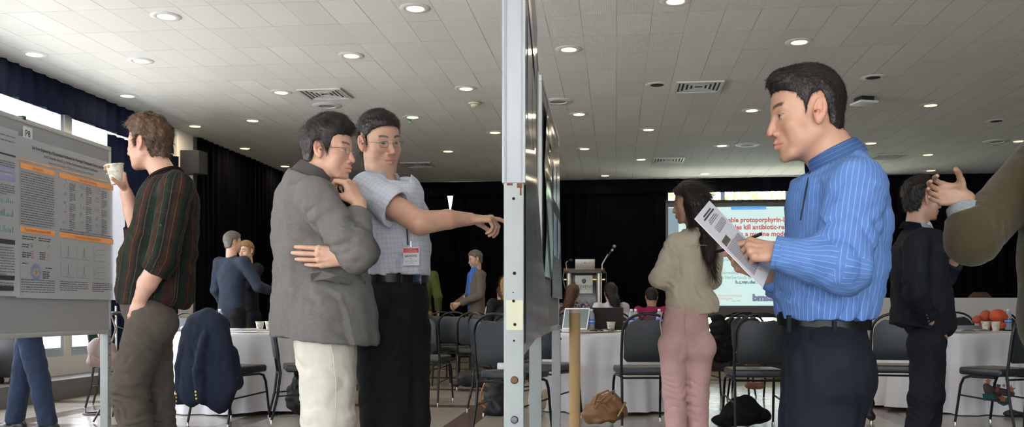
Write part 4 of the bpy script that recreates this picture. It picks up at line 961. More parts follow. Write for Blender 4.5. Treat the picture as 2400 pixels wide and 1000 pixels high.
# rolled cuffs
for q in 'LR':
    e_, w_ = f.J['el' + q], f.J['wr' + q]; d = nrm(w_ - e_); L = np.linalg.norm(w_ - e_) * .30; S = Sdf(.004); S.cap(e_ + d * (L - .045), e_ + d * L, .064, .062, .004, tag=1); S.cut([(-d, e_ + d * L)], e_ + d * L - .1, e_ + d * L + .1, .002); S.cut([(d, e_ + d * (L - .04))], e_ + d * L - .17, e_ + d * L + .13, .002); S.cap(e_ + d * (L - .02), e_ + d * (L + .05), .052, .050, .003, sub=True)
    S.frame(1, e_, w_, (0, -1, 0), .06); f.add('rolled_cuff', S.arr(), pl, sh)
b = MB().sph(tuple(f.J['shL'] + (f.J['elL'] - f.J['shL']) * .55 + V(-.01, -.072, 0)), .006, 10, (1, .5, 1)); f.mb('button', b, leather, sh)
f.hand('L', f.p(329, 700, -.16), (-.25, .10, -.96), (.1, .9, 0), False, ((8, 15, 8),) * 4, (22, 10, 8, 8), 1.0, arm=[f.J['elL'], f.p(345, 665, -.18), f.p(329, 700, -.16)], arm_r=(.047, .042, .029))
# hand round the cup
cupc = f.p(282, 408, -.005)
f.hand('R', f.p(296, 452, .03), (-.22, -.10, .97), (-.75, -.55, -.05), True, ((30, 35, 25), (32, 38, 25), (32, 38, 25), (34, 38, 25)), (62, 35, 10, 15), .98, arm=[f.J['elR'], f.p(312, 500, .07), f.p(296, 452, .03)], arm_r=(.045, .040, .028), spread=6)
f.core(.10, .11)
tw = cloth_mat('grey_brown_cotton', (.075, .062, .052), .85)
f.trousers(tw, .006, .150, .098, .080, .064, topz=f.p(0, 690)[2], fold=[(f.p(300, 860, -.1), .20, (.35, 0, 1), .007, .055), (f.p(330, 960, -.1), .20, (.3, 0, 1), .008, .05), (f.p(330, 780, -.1), .15, (.8, 0, .6), .006, .06), (f.p(375, 950, .1), .20, (-.2, 0, 1), .007, .05), (f.p(395, 770, 0), .10, (.6, 0, .8), .006, .05)], ratio=1.25, rb=.105)
tr = f.root.children[-1]
b = MB(); b.tube([f.p(303, 690, -.13), f.p(308, 720, -.15), f.p(320, 742, -.165)], .0022, 6); b.tube([f.p(275, 765, -.125), f.p(310, 776, -.165)], .0018, 6); f.mb('pocket_seam', b, D.materials['grey_brown_cotton'], tr)
f.shoes(shoe_m, 180)
f.hair(hair_mat('brown_hair', (.070, .038, .020), .5), t=.021, n=11000, L=.024, lift=.09, wd=.0016, rough=.003, h=.003, fade=.012, seps=.005, seed=4,
       flow=lambda q: np.stack([q[:, 0] * 3, np.where(q[:, 1] > .0, .9, -.5), -.5 - 2 * np.abs(q[:, 1])], 1), top=(0, .02, .004),
       prof=[(.135, .034), (.098, .036), (.078, .040), (.060, .040), (.046, .024), (.034, .014), (.028, -.022), (.012, -.022), (.009, .010), (-.004, .024), (-.020, .022), (-.030, .000), (-.036, -.030), (-.046, -.088), (-.145, -.110), (-.17, .20), (.16, .20)])
f.finish()
o = cup(to_room(cupc - V(.012, 0, .046)), 'paper cup held to the mouth of the man in the plaid shirt'); o.rotation_euler = (math.radians(4), math.radians(-8), YAW)
# ---- man in the grey jacket, hand on chin
f = Fig('man in grey jacket, cream trousers and glasses with his hand on his chin', 768, 3.6, (.50, .29, .20)); f2 = f
a = math.radians(-15); f.fwd = V(math.cos(a), math.sin(a), 0); a = math.radians(-10); f.fwdp = V(math.cos(a), math.sin(a), 0)
f.j(nb=(742, 395), che=(750, 500), wai=(760, 620), pel=(765, 735), shR=(738, 462, -.19), shL=(775, 452, .19), elR=(836, 594, -.22), wrR=(838, 494, -.12), elL=(850, 590, .16), wrL=(800, 602, -.215),
    hipR=(765, 800, -.09), hipL=(775, 800, .10), knR=(768, 985, -.10), knL=(775, 985, .10), anR=(752, 1200, -.10), anL=(780, 1200, .10))
f.J['anR'][2] = f.J['anL'][2] = .08
f.head(772, 354, 0, -12, -3, 0, 1.01, h=.0018, neck=f.p(742, 408), neck_r=.060, deep=.93, wide=1.05, jaw=1.08, brow=(.03, .022, .018))
gj = cloth_mat('grey_wool_jacket', (.16, .155, .145), .85, (380, .5, .0008), (60, .25)); 
g = NT(gj); uvv = g.n('ShaderNodeTexCoord').outputs['UV']; mp = g.n('ShaderNodeMapping'); mp.inputs['Scale'].default_value = (900, 90, 1); g.t.links.new(uvv, mp.inputs['Vector']); n1 = g.noise(mp.outputs[0], 1, 2); mp2 = g.n('ShaderNodeMapping'); mp2.inputs['Scale'].default_value = (90, 900, 1); g.t.links.new(uvv, mp2.inputs['Vector']); n2_ = g.noise(mp2.outputs[0], 1, 2)
g.base(g.mix(g.math('MULTIPLY', g.math('ADD', n1, n2_), .5), (.050, .047, .043), (.215, .203, .190)))
P = f.p
def ex(S):
    S.cap(P(702, 480), P(706, 740), .095, .105, .05, (0, 1, 0), .62, tag=1)
    S.cap(P(800, 560, -.02), P(835, 745, -.02), .075, .060, .05, (0, 1, 0), .55, tag=1)
    S.cap(P(722, 740), P(730, 800), .135, .165, .04, (0, 1, 0), .78, tag=1); S.cap(P(815, 700), P(822, 790), .095, .110, .05, (0, 1, 0), .55, tag=1)
    S.cap(P(708, 430), P(692, 560), .060, .073, .05, (0, 1, 0), .6, tag=1); S.cap(P(728, 430), P(712, 460), .07, .07, .05, (0, 1, 0), .6, tag=1)
    S.cap(P(765, 720, -.13), P(768, 800, -.13), .085, .110, .05, tag=1); S.cap(P(735, 740, -.08), P(738, 800, -.08), .10, .12, .05, tag=1)
    # open front: V at the chest and slit below the button
    S.cut([((0, -1, 0), P(800, 470, -.10)), ((-.35, 1, .12), P(806, 470, -.06)), ((-.6, -.8, .35), P(800, 470, .02)), ((-1, 0, -.55), P(792, 430))], P(770, 560, -.25), P(880, 380, .25), .004)
up = V(.42, .0, .9)
jk = f.top('jacket', gj, .005, (.200, .158, .150), .006, (.077, .067, .050), 1.30, hem=P(0, 796)[2], hemn=(.10, 0, 1), send=(.72, .95), fold=[
    (f.J['elR'] + V(-.08, -.07, .05), .11, (.75, 0, -.66), .007, .055), (f.J['elR'] + V(.01, -.04, .04), .09, (0, 0, 1), .006, .045), (P(740, 560, -.2), .12, (.5, 0, .9), .006, .07), (P(700, 690, -.1), .16, (.5, 0, .9), .005, .08),
    (P(690, 600), .15, (.3, 0, 1), .007, .07), (f.J['shR'] + V(.05, -.05, -.12), .11, (.7, 0, -.7), .005, .06)], amp=.0022, extra=ex, neck=(P(738, 402) - nrm(up) * .03, up, .10), amp2=1.7)
blk_s = cloth_mat('black_shirt', (.010, .011, .012), .7)
S = Sdf(.005); S.cap(f.J['wai'] + f.fwd * .02, P(775, 480), .115, .115, .03, f.fwd, 1.2); S.cap(P(775, 480), P(752, 410), .10, .062, .03); S.cut([(-nrm(V(.5, 0, .87)), P(758, 418))], P(700, 418, -.12), P(830, 350, .12), .004); f.add('shirt', S.arr(), blk_s)
f.collar(P(746, 396), V(.50, 0, .87), V(1, -.2, -.3), .067, blk_s, .025, .03, .012, .10, .004)
# jacket collar and lapel
def jcol(u_, v_):
    th = math.pi * (.08 + 1.84 * u_) + math.pi / 2; c = P(740, 405); upn = nrm(up); fr_ = nrm(V(1, -.25, 0) - upn * np.dot(V(1, -.25, 0), upn)); rt_ = np.cross(fr_, upn); d = rt_ * math.cos(th) + fr_ * math.sin(th); front = max(0, math.sin(th))
    return tuple(c + d * (.074 + .020 * v_ + .01 * front * v_) + upn * (.022 - .050 * v_ - .02 * front * v_) )
mbc = MB(); mbc.grid(jcol, 48, 6, .004); f.mb('jacket_collar', mbc, gj, jk)
lp_ = [P(772, 425, -.120), P(792, 452, -.135), P(806, 490, -.135), P(822, 530, -.120), P(826, 545, -.07), P(812, 520, -.02), P(800, 478, -.03), P(786, 440, -.06)]
f.sheet('lapel', lp_, gj, .004, jk)
b = MB(); b.tube([P(728, 640, -.192), P(755, 635, -.205), P(790, 644, -.195), P(822, 652, -.165)], .0030, 6); f.mb('pocket_edge', b, gj, jk)
flp = [P(728, 641, -.194), P(757, 636, -.208), P(790, 645, -.198), P(823, 653, -.168), P(821, 667, -.168), P(790, 662, -.200), P(757, 655, -.210), P(730, 659, -.196)]; f.sheet('pocket_flap', flp, gj, .004, jk)
b = MB().sph(tuple(P(853, 665, -.075)), .011, 12, (.7, 1, 1)); f.mb('button', b, D.materials['black_cord'], jk)
for k in range(3): b = MB().sph(tuple(f.J['wrR'] + V(.038, -.02, -.045 - .017 * k)), .0065, 10); f.mb('cuff_button', b, D.materials['black_cord'], jk)
# sleeve hems
f.hand('R', P(842, 478, -.11), (-.45, .05, .90), (-.85, .40, -.35), True, ((48, 62, 40), (55, 70, 45), (60, 72, 45), (62, 72, 45)), (38, 30, 5, 0), 1.02, arm=[P(836, 540, -.17), P(842, 478, -.11)], arm_r=(.034, .028), spread=4)
f.hand('L', P(806, 603, -.222), (-.98, -.10, .02), (.12, .98, .1), False, ((4, 12, 10), (6, 14, 12), (8, 16, 12), (14, 22, 14)), (10, 6, 10, 8), 1.05, arm=[P(850, 600, -.10), P(806, 603, -.222)], arm_r=(.036, .029), spread=.8)
f.core(.11, .12)
ct = cloth_mat('cream_chino', (.58, .55, .47), .85); 
f.trousers(ct, .006,   .145, .105, .096, .080, topz=P(0, 735)[2], fold=[(P(720, 900, -.1), .18, (.6, 0, .8), .006, .07), (P(800, 930, -.1), .2, (1, 0, .5), .006, .07), (P(760, 980, -.1), .2, (.4, 0, 1), .006, .06)], ratio=1.2, rb=.102)
tr = f.root.children[-1]
b = MB(); b.tube([P(776, 808, -.195), P(780, 830, -.21), P(788, 900, -.205), P(786, 990, -.195)], .0018, 6); f.mb('side_seam', b, ct, tr)
f.shoes(shoe_m, -10)
f.hair(HAIRBLK, t=.022, n=9000, L=.035, lift=.06, wd=.0014, rough=.0015, h=.003, fade=.014, seps=.003, seed=6, flow=lambda q: np.stack([q[:, 0] * 3, np.where(q[:, 2] > .07, .9, .15 - 3 * np.maximum(-q[:, 1], 0)), -.55 - .8 * (q[:, 2] < .07)], 1), top=(0, .012, .006),
       prof=[(.130, .062), (.104, .050), (.080, .044), (.060, .036), (.044, .022), (.034, -.012), (.018, -.022), (.010, .004), (-.002, .022), (-.020, .020), (-.032, -.010), (-.040, -.050), (-.056, -.092), (-.145, -.105), (-.17, .20), (.15, .20)])
f.glasses(wire, lens_m)
f.finish()
b = MB(); rp = P(755, 601, -.185); 
# ---- man in the white checked shirt pointing at the board
f = Fig('man in white checked shirt with black trousers pointing at the centre board', 930, 4.0, (.46, .265, .18)); f3 = f
P = f.p; a = math.radians(-50); f.fwd = V(math.cos(a), math.sin(a), 0); f.fwdp = f.fwd
f.j(nb=(897, 395), che=(905, 480), wai=(915, 590), pel=(925, 705), shR=(862, 445, -.14), shL=(948, 452, .14), elR=(985, 522, -.25), wrR=(1100, 514, -.14), elL=(985, 560, .20), wrL=(965, 640, .18),
    hipR=(895, 770, -.06), hipL=(945, 770, .06), knR=(905, 985, -.08), knL=(950, 985, .04), anR=(900, 1210, -.08), anL=(950, 1210, .06))
f.J['anR'][2] = f.J['anL'][2] = .08
f.head(890, 332, 0, -50, -12, 7, 1.07, h=.0018, neck=P(893, 408), neck_r=.056, brow=(.025, .018, .014), stubble=.12, open=.002, wide=1.02, gaze=(.002, -.001), nose=1.2)
ws = cloth_mat('white_checked_shirt', (.60, .62, .66), .75, (450, .2, .0005), (20, .08)); g = NT(ws); uv = g.sep(g.uv()); l1 = g.line(uv[0], .018, .0013); l2 = g.line(uv[1], .021, .0013)
g.base(g.mix(g.math('MULTIPLY', g.math('MAXIMUM', l1, l2), .42), (.60, .62, .68), (.16, .17, .24)))
def ex(S):
    S.cap(P(975, 560, -.02), P(968, 630, -.02), .060, .070, .05, (0, 1, 0), .55, tag=1); S.cap(P(880, 560), P(885, 640), .08, .085, .05, (0, 1, 0), .6, tag=1); S.cap(P(915, 640), P(930, 650), .135, .13, .03, f.fwd, 1.35, tag=1)
    S.cap(P(905, 430), P(945, 455, .02), .085, .08, .04, (0, 1, 0), .75, tag=1)
up = V(.12, -.15, .97)
sh = f.top('shirt', ws, .005, (.150, .150, .165), .004, (.070, .081, .07), 1.35, hem=P(0, 645)[2], send=(-.70, -.56), fold=[
    (P(920, 500, -.2), .09, (.3, 0, 1), .006, .045), (P(950, 600, -.12), .14, (.8, 0, .5), .006, .06), (P(985, 600, 0), .1, (.9, 0, .3), .006, .05), (P(900, 630, -.1), .1, (1, 0, .2), .006, .05), (P(880, 470, -.15), .1, (.5, 0, .9), .004, .05)], amp=.002, amp2=1.7, extra=ex, neck=(P(894, 402) - nrm(up) * .028, up, .09))
S.ops = S.ops
f.collar(P(895, 401), up, V(.62, -.72, -.25), .064, ws, .028, .032, .012, .10, .008)
# short sleeve (his right arm is the one pointing): rebuilt along the raised arm
e0 = f.J['shR']; e1 = f.J['elR']; d = nrm(e1 - e0)
f.hand('R', P(1102, 513, -.14), (.98, .14, .0), (.05, .25, -.97), True, ((8, 14, 10), (50, 52, 30), (58, 56, 32), (62, 56, 32)), (28, 32, 15, 12), 1.02, arm=[e0 + d * .10, e1, P(1050, 514, -.20), P(1102, 513, -.14)], arm_r=(.052, .050, .040, .027), spread=3)
f.core(.105, .115, r_arm=.034)
bt = cloth_mat('black_wool', (.008, .008, .010), .8)
f.trousers(bt, .006, .160, .120, .105, .085, topz=P(0, 652)[2], fold=[(P(935, 760, -.15), .16, (1, 0, .1), .006, .06), (P(950, 900, -.15), .25, (1, 0, .05), .005, .07), (P(880, 900, -.15), .25, (1, 0, .05), .005, .08)], ratio=1.15, rb=.118)
tr = f.root.children[-1]
f.belt(P(925, 653), .155, .128, .036, leather, r=-.005)
c = P(978, 653, -.095); b = MB(); M = Matrix.Translation([float(v) for v in c]) @ Matrix.Rotation(math.radians(-25), 4, 'Z')
b.box((-.020, -.004, -.022), (.020, .002, .022), .003, M); f.mb('belt_buckle', b, mat('buckle_silver', (.55, .55, .56), .2, 1.0), tr); b = MB(); b.box((-.010, -.0065, -.012), (.014, -.0035, .012), .002, M); f.mb('buckle_plate', b, mat('buckle_blue', (.05, .10, .22), .3, .6), tr)
for px in (935,): b = MB(); q = P(px, 653, -.135); b.box((q[0] - .006, q[1] - .006, q[2] - .026), (q[0] + .006, q[1] + .006, q[2] + .026), .002); f.mb('belt_loop', b, bt, tr)
f.shoes(shoe_m, -50)
f.hair(HAIRBLK, t=.015, n=10000, L=.016, lift=.5, wd=.0012, rough=.0015, h=.003, fade=.02, seed=9, flow=lambda q: np.stack([q[:, 0] * 5, .5 - 3 * q[:, 2], -.6 + 4 * q[:, 1]], 1))
f.glasses(wire, lens_m, .0155, .0115)
f.finish()
# lanyard with name badge
cordm = D.materials['black_cord']; b = MB(); b.tube([P(846, 390, -.02), P(872, 418, -.13), P(905, 450, -.17)], .0028, 6); f.mb('lanyard', b, cordm); b = MB(); b.tube([P(932, 432, -.10), P(936, 470, -.165), P(952, 520, -.16), P(955, 560, -.155), P(956, 574, -.15)], .0028, 6); f.mb('lanyard', b, cordm)
bc = P(964, 600, -.185); bd = empty('name_badge', to_room(bc), YAW - math.radians(22), 'white and red name badge hanging on the white checked shirt', 'badge')
MB().box((-.037, -.0015, -.038), (.037, .0, .038), 0).obj('card', paper, bd, False); MB().box((-.035, -.0025, .014), (.035, -.0015, .034)).obj('red_band', mat('badge_red', (.62, .07, .09), .6), bd, False)
text('lettering', 'LICHONG', .0135, ink, bd, (0, -.0022, -.003), align='CENTER', bold=.0002, sx=.95); text('lettering', 'Xu', .008, ink, bd, (0, -.0022, -.013), align='CENTER'); text('lettering', 'Iowa State University College', .0048, ink2, bd, (0, -.0022, -.022), align='CENTER'); text('lettering', 'of Medicine', .0048, ink2, bd, (0, -.0022, -.029), align='CENTER')
for k in range(3): MB().box((-.03, -.0030, .0295 - k * .006), (.022 + .003 * k, -.0024, .0305 - k * .006)).obj('printed_line', paper, bd, False)
MB().tube([(0, -.002, .038), (0, -.003, .05), (0, -.002, .062)], .0035, 8).obj('clip', glide, bd)
# ---- man in the blue striped shirt
f = Fig('young man in blue striped shirt and black trousers reading a sheet of paper', 1935, 2.5, (.46, .26, .175))
f.fwd = f.fwdp = nrm(V(-1, 0, 0))
f.j(nb=(1958, 372), che=(1958, 490), wai=(1950, 640), pel=(1930, 800), shL=(2005, 440, -.165), shR=(1975, 430, .165), elL=(1980, 622, -.22), elR=(1960, 630, .20), wrL=(1826, 594, -.17), wrR=(1800, 650, .10),
    hipL=(1938, 860, -.085), hipR=(1925, 860, .085), knL=(1925, 1170, -.10), knR=(1880, 1170, .10), anL=(1950, 1490, -.10), anR=(1900, 1490, .12))
f.J['anL'][2] = .08; f.J['anR'][2] = .08; f.J['knL'][2] = .42; f.J['knR'][2] = .42
f.head(1888, 269, 0, 180, -7, 0, 1.07, deep=.89, h=.0016, neck=f.p(1962, 385), neck_r=.058, wide=1.0, lip=(1.0, .66, .62), gaze=(0, -.001))
bs = cloth_mat('blue_striped_shirt', (.15, .30, .66), .75, (500, .2, .0005), (25, .1)); g = NT(bs); u = g.sep(g.uv())[0]
ln = g.line(u, .0135, .0012); ln2 = g.line(u, .0128, .0010, .0045); bb = g.mix(g.noise(g.obj(), 22, 2), (.066, .145, .355), (.095, .190, .43)); g.base(g.mix(ln, g.mix(g.math('MULTIPLY', ln2, .35), bb, (.04, .10, .36)), (.25, .36, .62)))
sL, eL_, wL = f.J['shL'], f.J['elL'], f.J['wrL']
def ex(S):
    S.cap(f.p(1885, 640), f.p(1892, 700), .075, .078, .05, (0, 1, 0), .62, tag=1); S.cap(f.p(1990, 560), f.p(1965, 700), .085, .080, .05, (0, 1, 0), .62, tag=1)
    S.cap(f.p(2012, 470), f.p(2015, 610), .046, .046, .05, (0, 1, 0), .5, tag=1)
shirt = f.top('shirt', bs, .004, (.145, .150, .165), .004, (.074, .066, .045), 1.30, hem=.925, fold=[
    (eL_ + V(.0, -.05, 0), .11, (.8, 0, .5), .007, .05), (eL_ + V(-.08, -.05, .01), .08, (1, 0, .15), .005, .035), (sL + V(-.05, -.06, -.09), .11, (.6, 0, -.8), .0045, .045), (f.p(2060, 620), .16, (.5, 0, .9), .006, .06),
    (f.p(1960, 715, -.15), .12, (1, 0, .3), .006, .04), (f.p(1860, 690, -.05), .10, (.5, 0, .8), .006, .05), (f.p(2030, 480, -.1), .14, (1, 0, .1), .004, .05)], amp=.0020, amp2=1.9, extra=ex, neck=(f.p(1943, 350) - nrm(V(-.42, 0, .9)) * .034, V(-.42, 0, .9), .10))
# left cuff
d = nrm(wL - eL_); S = Sdf(.003); S.cap(wL - d * .040, wL + d * .016, .046, .044, .004, tag=1); S.cut([(-d, wL + d * .014)], wL - .1, wL + .1, .002); S.cut([(d, wL - d * .036)], wL - .13, wL + .10, .002); S.cap(wL + d * .0, wL + d * .06, .037, .037, .002, sub=True); S.frame(1, wL - d * .04, wL, (0, -1, .2), .045)
f.add('cuff', S.arr(), bs, shirt); q = wL - d * .008 + V(0, -.0445, -.012); b = MB().sph(tuple(q), .0055, 12, (1, .5, 1)); f.mb('button', b, mat('pearl_button', (.75, .72, .62), .25), shirt)
dR = nrm(f.J['wrR'] - f.J['elR'])
f.collar(f.p(1943, 346), V(-.42, 0, .9), V(-1, 0, -.3), .066, bs, .030, .050, .040, .07, .009)
f.hand('L', f.p(1836, 592, -.17), (-1, .12, .10), (-.15, .75, -.62), False, ((34, 22, 10), (62, 58, 30), (68, 66, 35), (70, 66, 35)), (38, 28, 20, 20), .97, arm=[f.p(1900, 605, -.19), f.p(1836, 592, -.17)], arm_r=(.033, .027))
f.hand('R', f.p(1788, 640, .02), (-.84, -.12, .42), (.30, -.70, .62), True, ((18, 38, 25), (22, 42, 25), (25, 42, 25), (28, 40, 25)), (40, 5, 10, 10), .98, arm=[f.p(1860, 650, .09), f.p(1788, 640, .02)], arm_r=(.034, .027), spread=5)
f.core(.105, .115)
S = Sdf(.005); S.cap(f.p(1960, 640, .19), f.p(1815, 648, .05), .055, .046, .01, tag=1); S.cut([((-1, 0, 0), f.p(1818, 648, .05))], f.p(1760, 700, -.1), f.p(1818, 590, .2), .002); S.frame(1, f.p(1960, 640, .19), f.p(1815, 648, .05), (0, -1, 0), .05); f.add('sleeve', S.arr(), bs, shirt)
f.trousers(cloth_mat('dark_navy_wool', (.007, .010, .016), .75), .005, .137, .105, .085, .075, topz=f.p(0, 742)[2], fold=[(f.p(1860, 830, -.1), .09, (1, 0, .15), .006, .05), (f.p(2000, 900, -.1), .15, (1, 0, .3), .003, .06), (f.p(1900, 980, -.1), .15, (1, 0, .05), .003, .07)], ratio=1.18, rb=.108)
tr = f.root.children[-1]
f.belt(f.p(1930, 752), .130, .122, .036, leather, tilt=.06, r=-.005)
for px, dy in ((1848, -.088), (1955, -.130)):
    b = MB(); q = f.p(px, 756, dy); b.box((q[0] - .005, q[1] - .008, q[2] - .024), (q[0] + .005, q[1] + .004, q[2] + .020), .002); f.mb('belt_loop', b, D.materials['dark_navy_wool'], tr)
b = MB(); b.tube([f.p(1890, 775, -.136), f.p(1900, 820, -.142), f.p(1918, 872, -.13)], .0022, 6); f.mb('pocket_seam', b, D.materials['dark_navy_wool'], tr)
b = MB(); b.tube([f.p(1952, 790, -.14), f.p(2012, 796, -.10)], .002, 6); f.mb('pocket_seam', b, leather, tr); b = MB().sph(tuple(f.p(2010, 808, -.105)), .006, 10); f.mb('button', b, leather, tr)
f.shoes(shoe_m, 180)
f.hair(HAIRBLK, extra=lambda S, H: S.ell(H.g(0, .052, .088), (.052, .045, .036), H.R, .02), t=.012, n=16000, L=.012, lift=.55, wd=.0011, rough=.0012, h=.0025, fade=.03, flow=lambda q: np.stack([q[:, 0] * 5, .4 - 6 * q[:, 2], -.9 + 4 * q[:, 1]], 1), prof=[(.118, .060), (.088, .058), (.066, .050), (.052, .034), (.036, .020), (.030, -.028), (.014, -.030), (.010, .008), (-.002, .030), (-.020, .034), (-.032, .012), (-.036, -.030), (-.050, -.085), (-.145, -.115), (-.16, .20), (.14, .20)])
# pocket, placket, lanyard
b = MB(); b.tube([f.p(1898, 400, -.06), f.p(1888, 450, -.10), f.p(1876, 515, -.12)], .0022, 8); f.mb('lanyard', b, D.materials['black_cord'])
f.finish()
# paper and pen in his hands
def sheet_thing(name, label, cat_, corners, lines, thick=.0012, extra=()):
    """corners p00 (top left of the sheet), p10 (top right), p01 (bottom left) in camera metres"""
    p00, p10, p01 = [np.asarray(v, float) for v in corners]; ex_, ey_ = p10 - p00, p01 - p00; W_, H_ = np.linalg.norm(ex_), np.linalg.norm(ey_); n_ = nrm(np.cross(ey_, ex_)); base = to_room(p00)
    M = Matrix([[ex_[i] / W_, -ey_[i] / H_, n_[i], 0] for i in range(3)] + [[0, 0, 0, 1]]); root = empty(name, base, 0, label, cat_)
    root.matrix_world = Matrix.Translation(base) @ Matrix.Rotation(YAW, 4, 'Z') @ M; nn = [0]
    MB().box((0, -H_, -thick), (W_, 0, 0)).obj('sheet', paper, root, False)
    for (x0, x1, y0, y1, m_) in lines: MB().box((x0 * W_, -y1 * H_, .0001), (x1 * W_, -y0 * H_, .0006)).obj('printed_line', m_, root, False)
    return root, W_, H_
rl = random.Random(4); lines = []
lines += [(.30, .78, .055, .072, ink), (.22, .86, .085, .102, ink), (.35, .74, .13, .139, ink2), (.30, .80, .15, .159, ink2), (.28, .82, .17, .178, ink2)]
for i in range(6): lines.append((.3, .9 - .06 * (i == 5), .225 + i * .014, .231 + i * .014, ink2))
for i in range(32): lines.append((.10, .90 if i % 9 else .55, .46 + i * .0125, .4655 + i * .0125, ink2))
pr, W_, H_ = sheet_thing('printed_sheet', 'white printed sheet held by the man in the blue striped shirt', 'paper', (f.p(1628, 512, -.235), f.p(1672, 472, -.03), f.p(1790, 671, -.235)), lines)
MB().box((.12 * W_, -.445 * H_, .0001), (.45 * W_, -.37 * H_, .0008)).obj('printed_picture', mat('print_photo', (.10, .08, .06), .6, noise=(60, .8)), pr, False)
b = MB(); b.tube([tuple(f.p(1672, 592, -.02) - f.b), tuple(f.p(1700, 584, -.01) - f.b), tuple(f.p(1783, 548, -.16) - f.b)], .0045, 10); o = b.obj('pen', leather); o.location = f.root.location; o.rotation_euler[2] = YAW; tag(o, 'black pen between the hands of the man in the blue striped shirt', 'pen')
# ---- woman in cream blouse and pink trousers
f = Fig('woman with long dark hair in cream blouse and pink trousers seen from behind', 1610, 5.35, (.42, .25, .17)); P = f.p; f5 = f
a = math.radians(118); f.fwd = V(math.cos(a), math.sin(a), 0); a = math.radians(100); f.fwdp = V(math.cos(a), math.sin(a), 0)
f.j(nb=(1628, 536), che=(1632, 590), wai=(1612, 690), pel=(1607, 765), shL=(1583, 570, -.03), shR=(1674, 570, .06), elL=(1545, 652, -.02), wrL=(1570, 668, .14), elR=(1668, 655, .10), wrR=(1600, 665, .20),
    hipL=(1578, 805, 0), hipR=(1640, 805, 0), knL=(1580, 920, 0), knR=(1634, 920, .02), anL=(1590, 1090, .0), anR=(1640, 1090, .05))
f.J['anL'][2] = f.J['anR'][2] = .07
f.head(1615, 478, 0, 172, -6, 0, .95, h=.0025, neck=P(1628, 545), neck_r=.045, deep=.9, brow=(.02, .012, .01))
bl = mat('cream_blouse', (.60, .52, .40), .7, bump=(400, .15, .0005), noise=(9, .15), sheen=.15); yoke = cloth_mat('cream_yoke', (.56, .48, .36), .7)
def ex(S): S.cap(P(1600, 705), P(1645, 715), .085, .105, .03, f.fwd, 1.2, tag=1); S.cap(P(1585, 650), P(1590, 720), .05, .045, .03, f.fwd, 1.0, tag=1)
up = V(0, .1, 1)
f.top('blouse', bl, .005, (.115, .120, .135), .002, (.058, .055, .045), 1.45, hem=P(0, 742)[2], hemn=(-.18, 0, 1), send=(.8, .9), fold=[(P(1620, 620, -.1), .2, (1, 0, .1), .004, .06), (P(1640, 720, -.1), .12, (.9, 0, .4), .007, .05), (f.J['elL'], .1, (.5, 0, .8), .006, .04), (P(1560, 600, -.05), .08, (.8, 0, .6), .004, .04)], amp=.002, amp2=1.7, extra=ex, neck=(P(1626, 538), up, .08))
b = MB(); b.tube([P(1606, 577, -.125), P(1640, 574, -.135), P(1676, 575, -.10)], .0016, 6); f.mb('yoke_seam', b, yoke)
f.hand('L', P(1566, 662, .10), (.45, .2, .35), (.5, .9, 0), False, ((20, 30, 20),) * 4, (30, 10, 10, 10), .9, h=.003, arm=[P(1552, 656, .04), P(1566, 662, .10)], arm_r=(.030, .024))
f.hand('R', P(1600, 655, .12), (-.97, -.25, -.1), (.2, .9, 0), True, ((25, 35, 20),) * 4, (30, 10, 10, 10), .9, h=.003, arm=[P(1640, 655, .14), P(1600, 655, .12)], arm_r=(.032, .024))
f.core(.085, .09, r_arm=.028, r_leg=.055)
pk = cloth_mat('pink_trouser_cloth', (.62, .39, .36), .75, (450, .15, .0005), (20, .08))
f.trousers(pk, .005, .142, .084, .066, .056, topz=P(0, 716)[2], fold=[(P(1600, 822, -.1), .12, (.1, 0, 1), .004, .06), (P(1580, 925, -.08), .12, (-.2, 0, 1), .007, .045), (P(1634, 925, -.06), .12, (.3, 0, 1), .007, .045), (P(1590, 760, -.1), .1, (.2, 0, 1), .003, .05)], ratio=1.35, rb=.085)
tr = f.root.children[-1]
b = MB(); b.tube([P(1552, 730, -.03), P(1547, 755, -.05), P(1551, 785, -.055)], .0035, 6); f.mb('pocket_edge', b, pk, tr); b = MB(); b.tube([P(1606, 722, -.13), P(1606, 770, -.125), P(1609, 815, -.10)], .0015, 6); f.mb('back_seam', b, pk, tr)
f.shoes(shoe_m, 100, .24)
hm5 = hair_mat('long_dark_hair', (.022, .013, .010), .4)
def exh(S, H):
    S.cap(H.g(0, -.06, .02), H.g(.0, -.095, -.14), .070, .062, .03); S.cap(H.g(0, -.095, -.12), P(1662, 585, -.11), .058, .030, .03, (0, 1, 0), 1.3); S.cap(P(1655, 560, -.10), P(1672, 640, -.125), .034, .008, .02, (0, 1, 0), 1.6); S.cap(H.g(-.055, -.02, -.02), P(1605, 540, -.075), .036, .026, .03); S.cap(P(1604, 540, -.075), P(1572, 572, -.06), .02, .006, .02)
f.hair(hm5, t=.022, n=9000, L=.10, lift=.03, wd=.0016, rough=.002, h=.004, fade=.012, seps=.006, seed=11, extra=exh, flow=lambda q: np.stack([0 * q[:, 0], np.where(q[:, 2] > .05, -.8, -.15), -1 + 0 * q[:, 2]], 1),
       prof=[(.110, .060), (.078, .050), (.062, .020), (.050, -.030), (.036, -.075), (.02, -.12), (-.02, -.20), (-.05, -.50), (-.5, -.6), (-.4, .2), (.14, .2)])
f.finish()
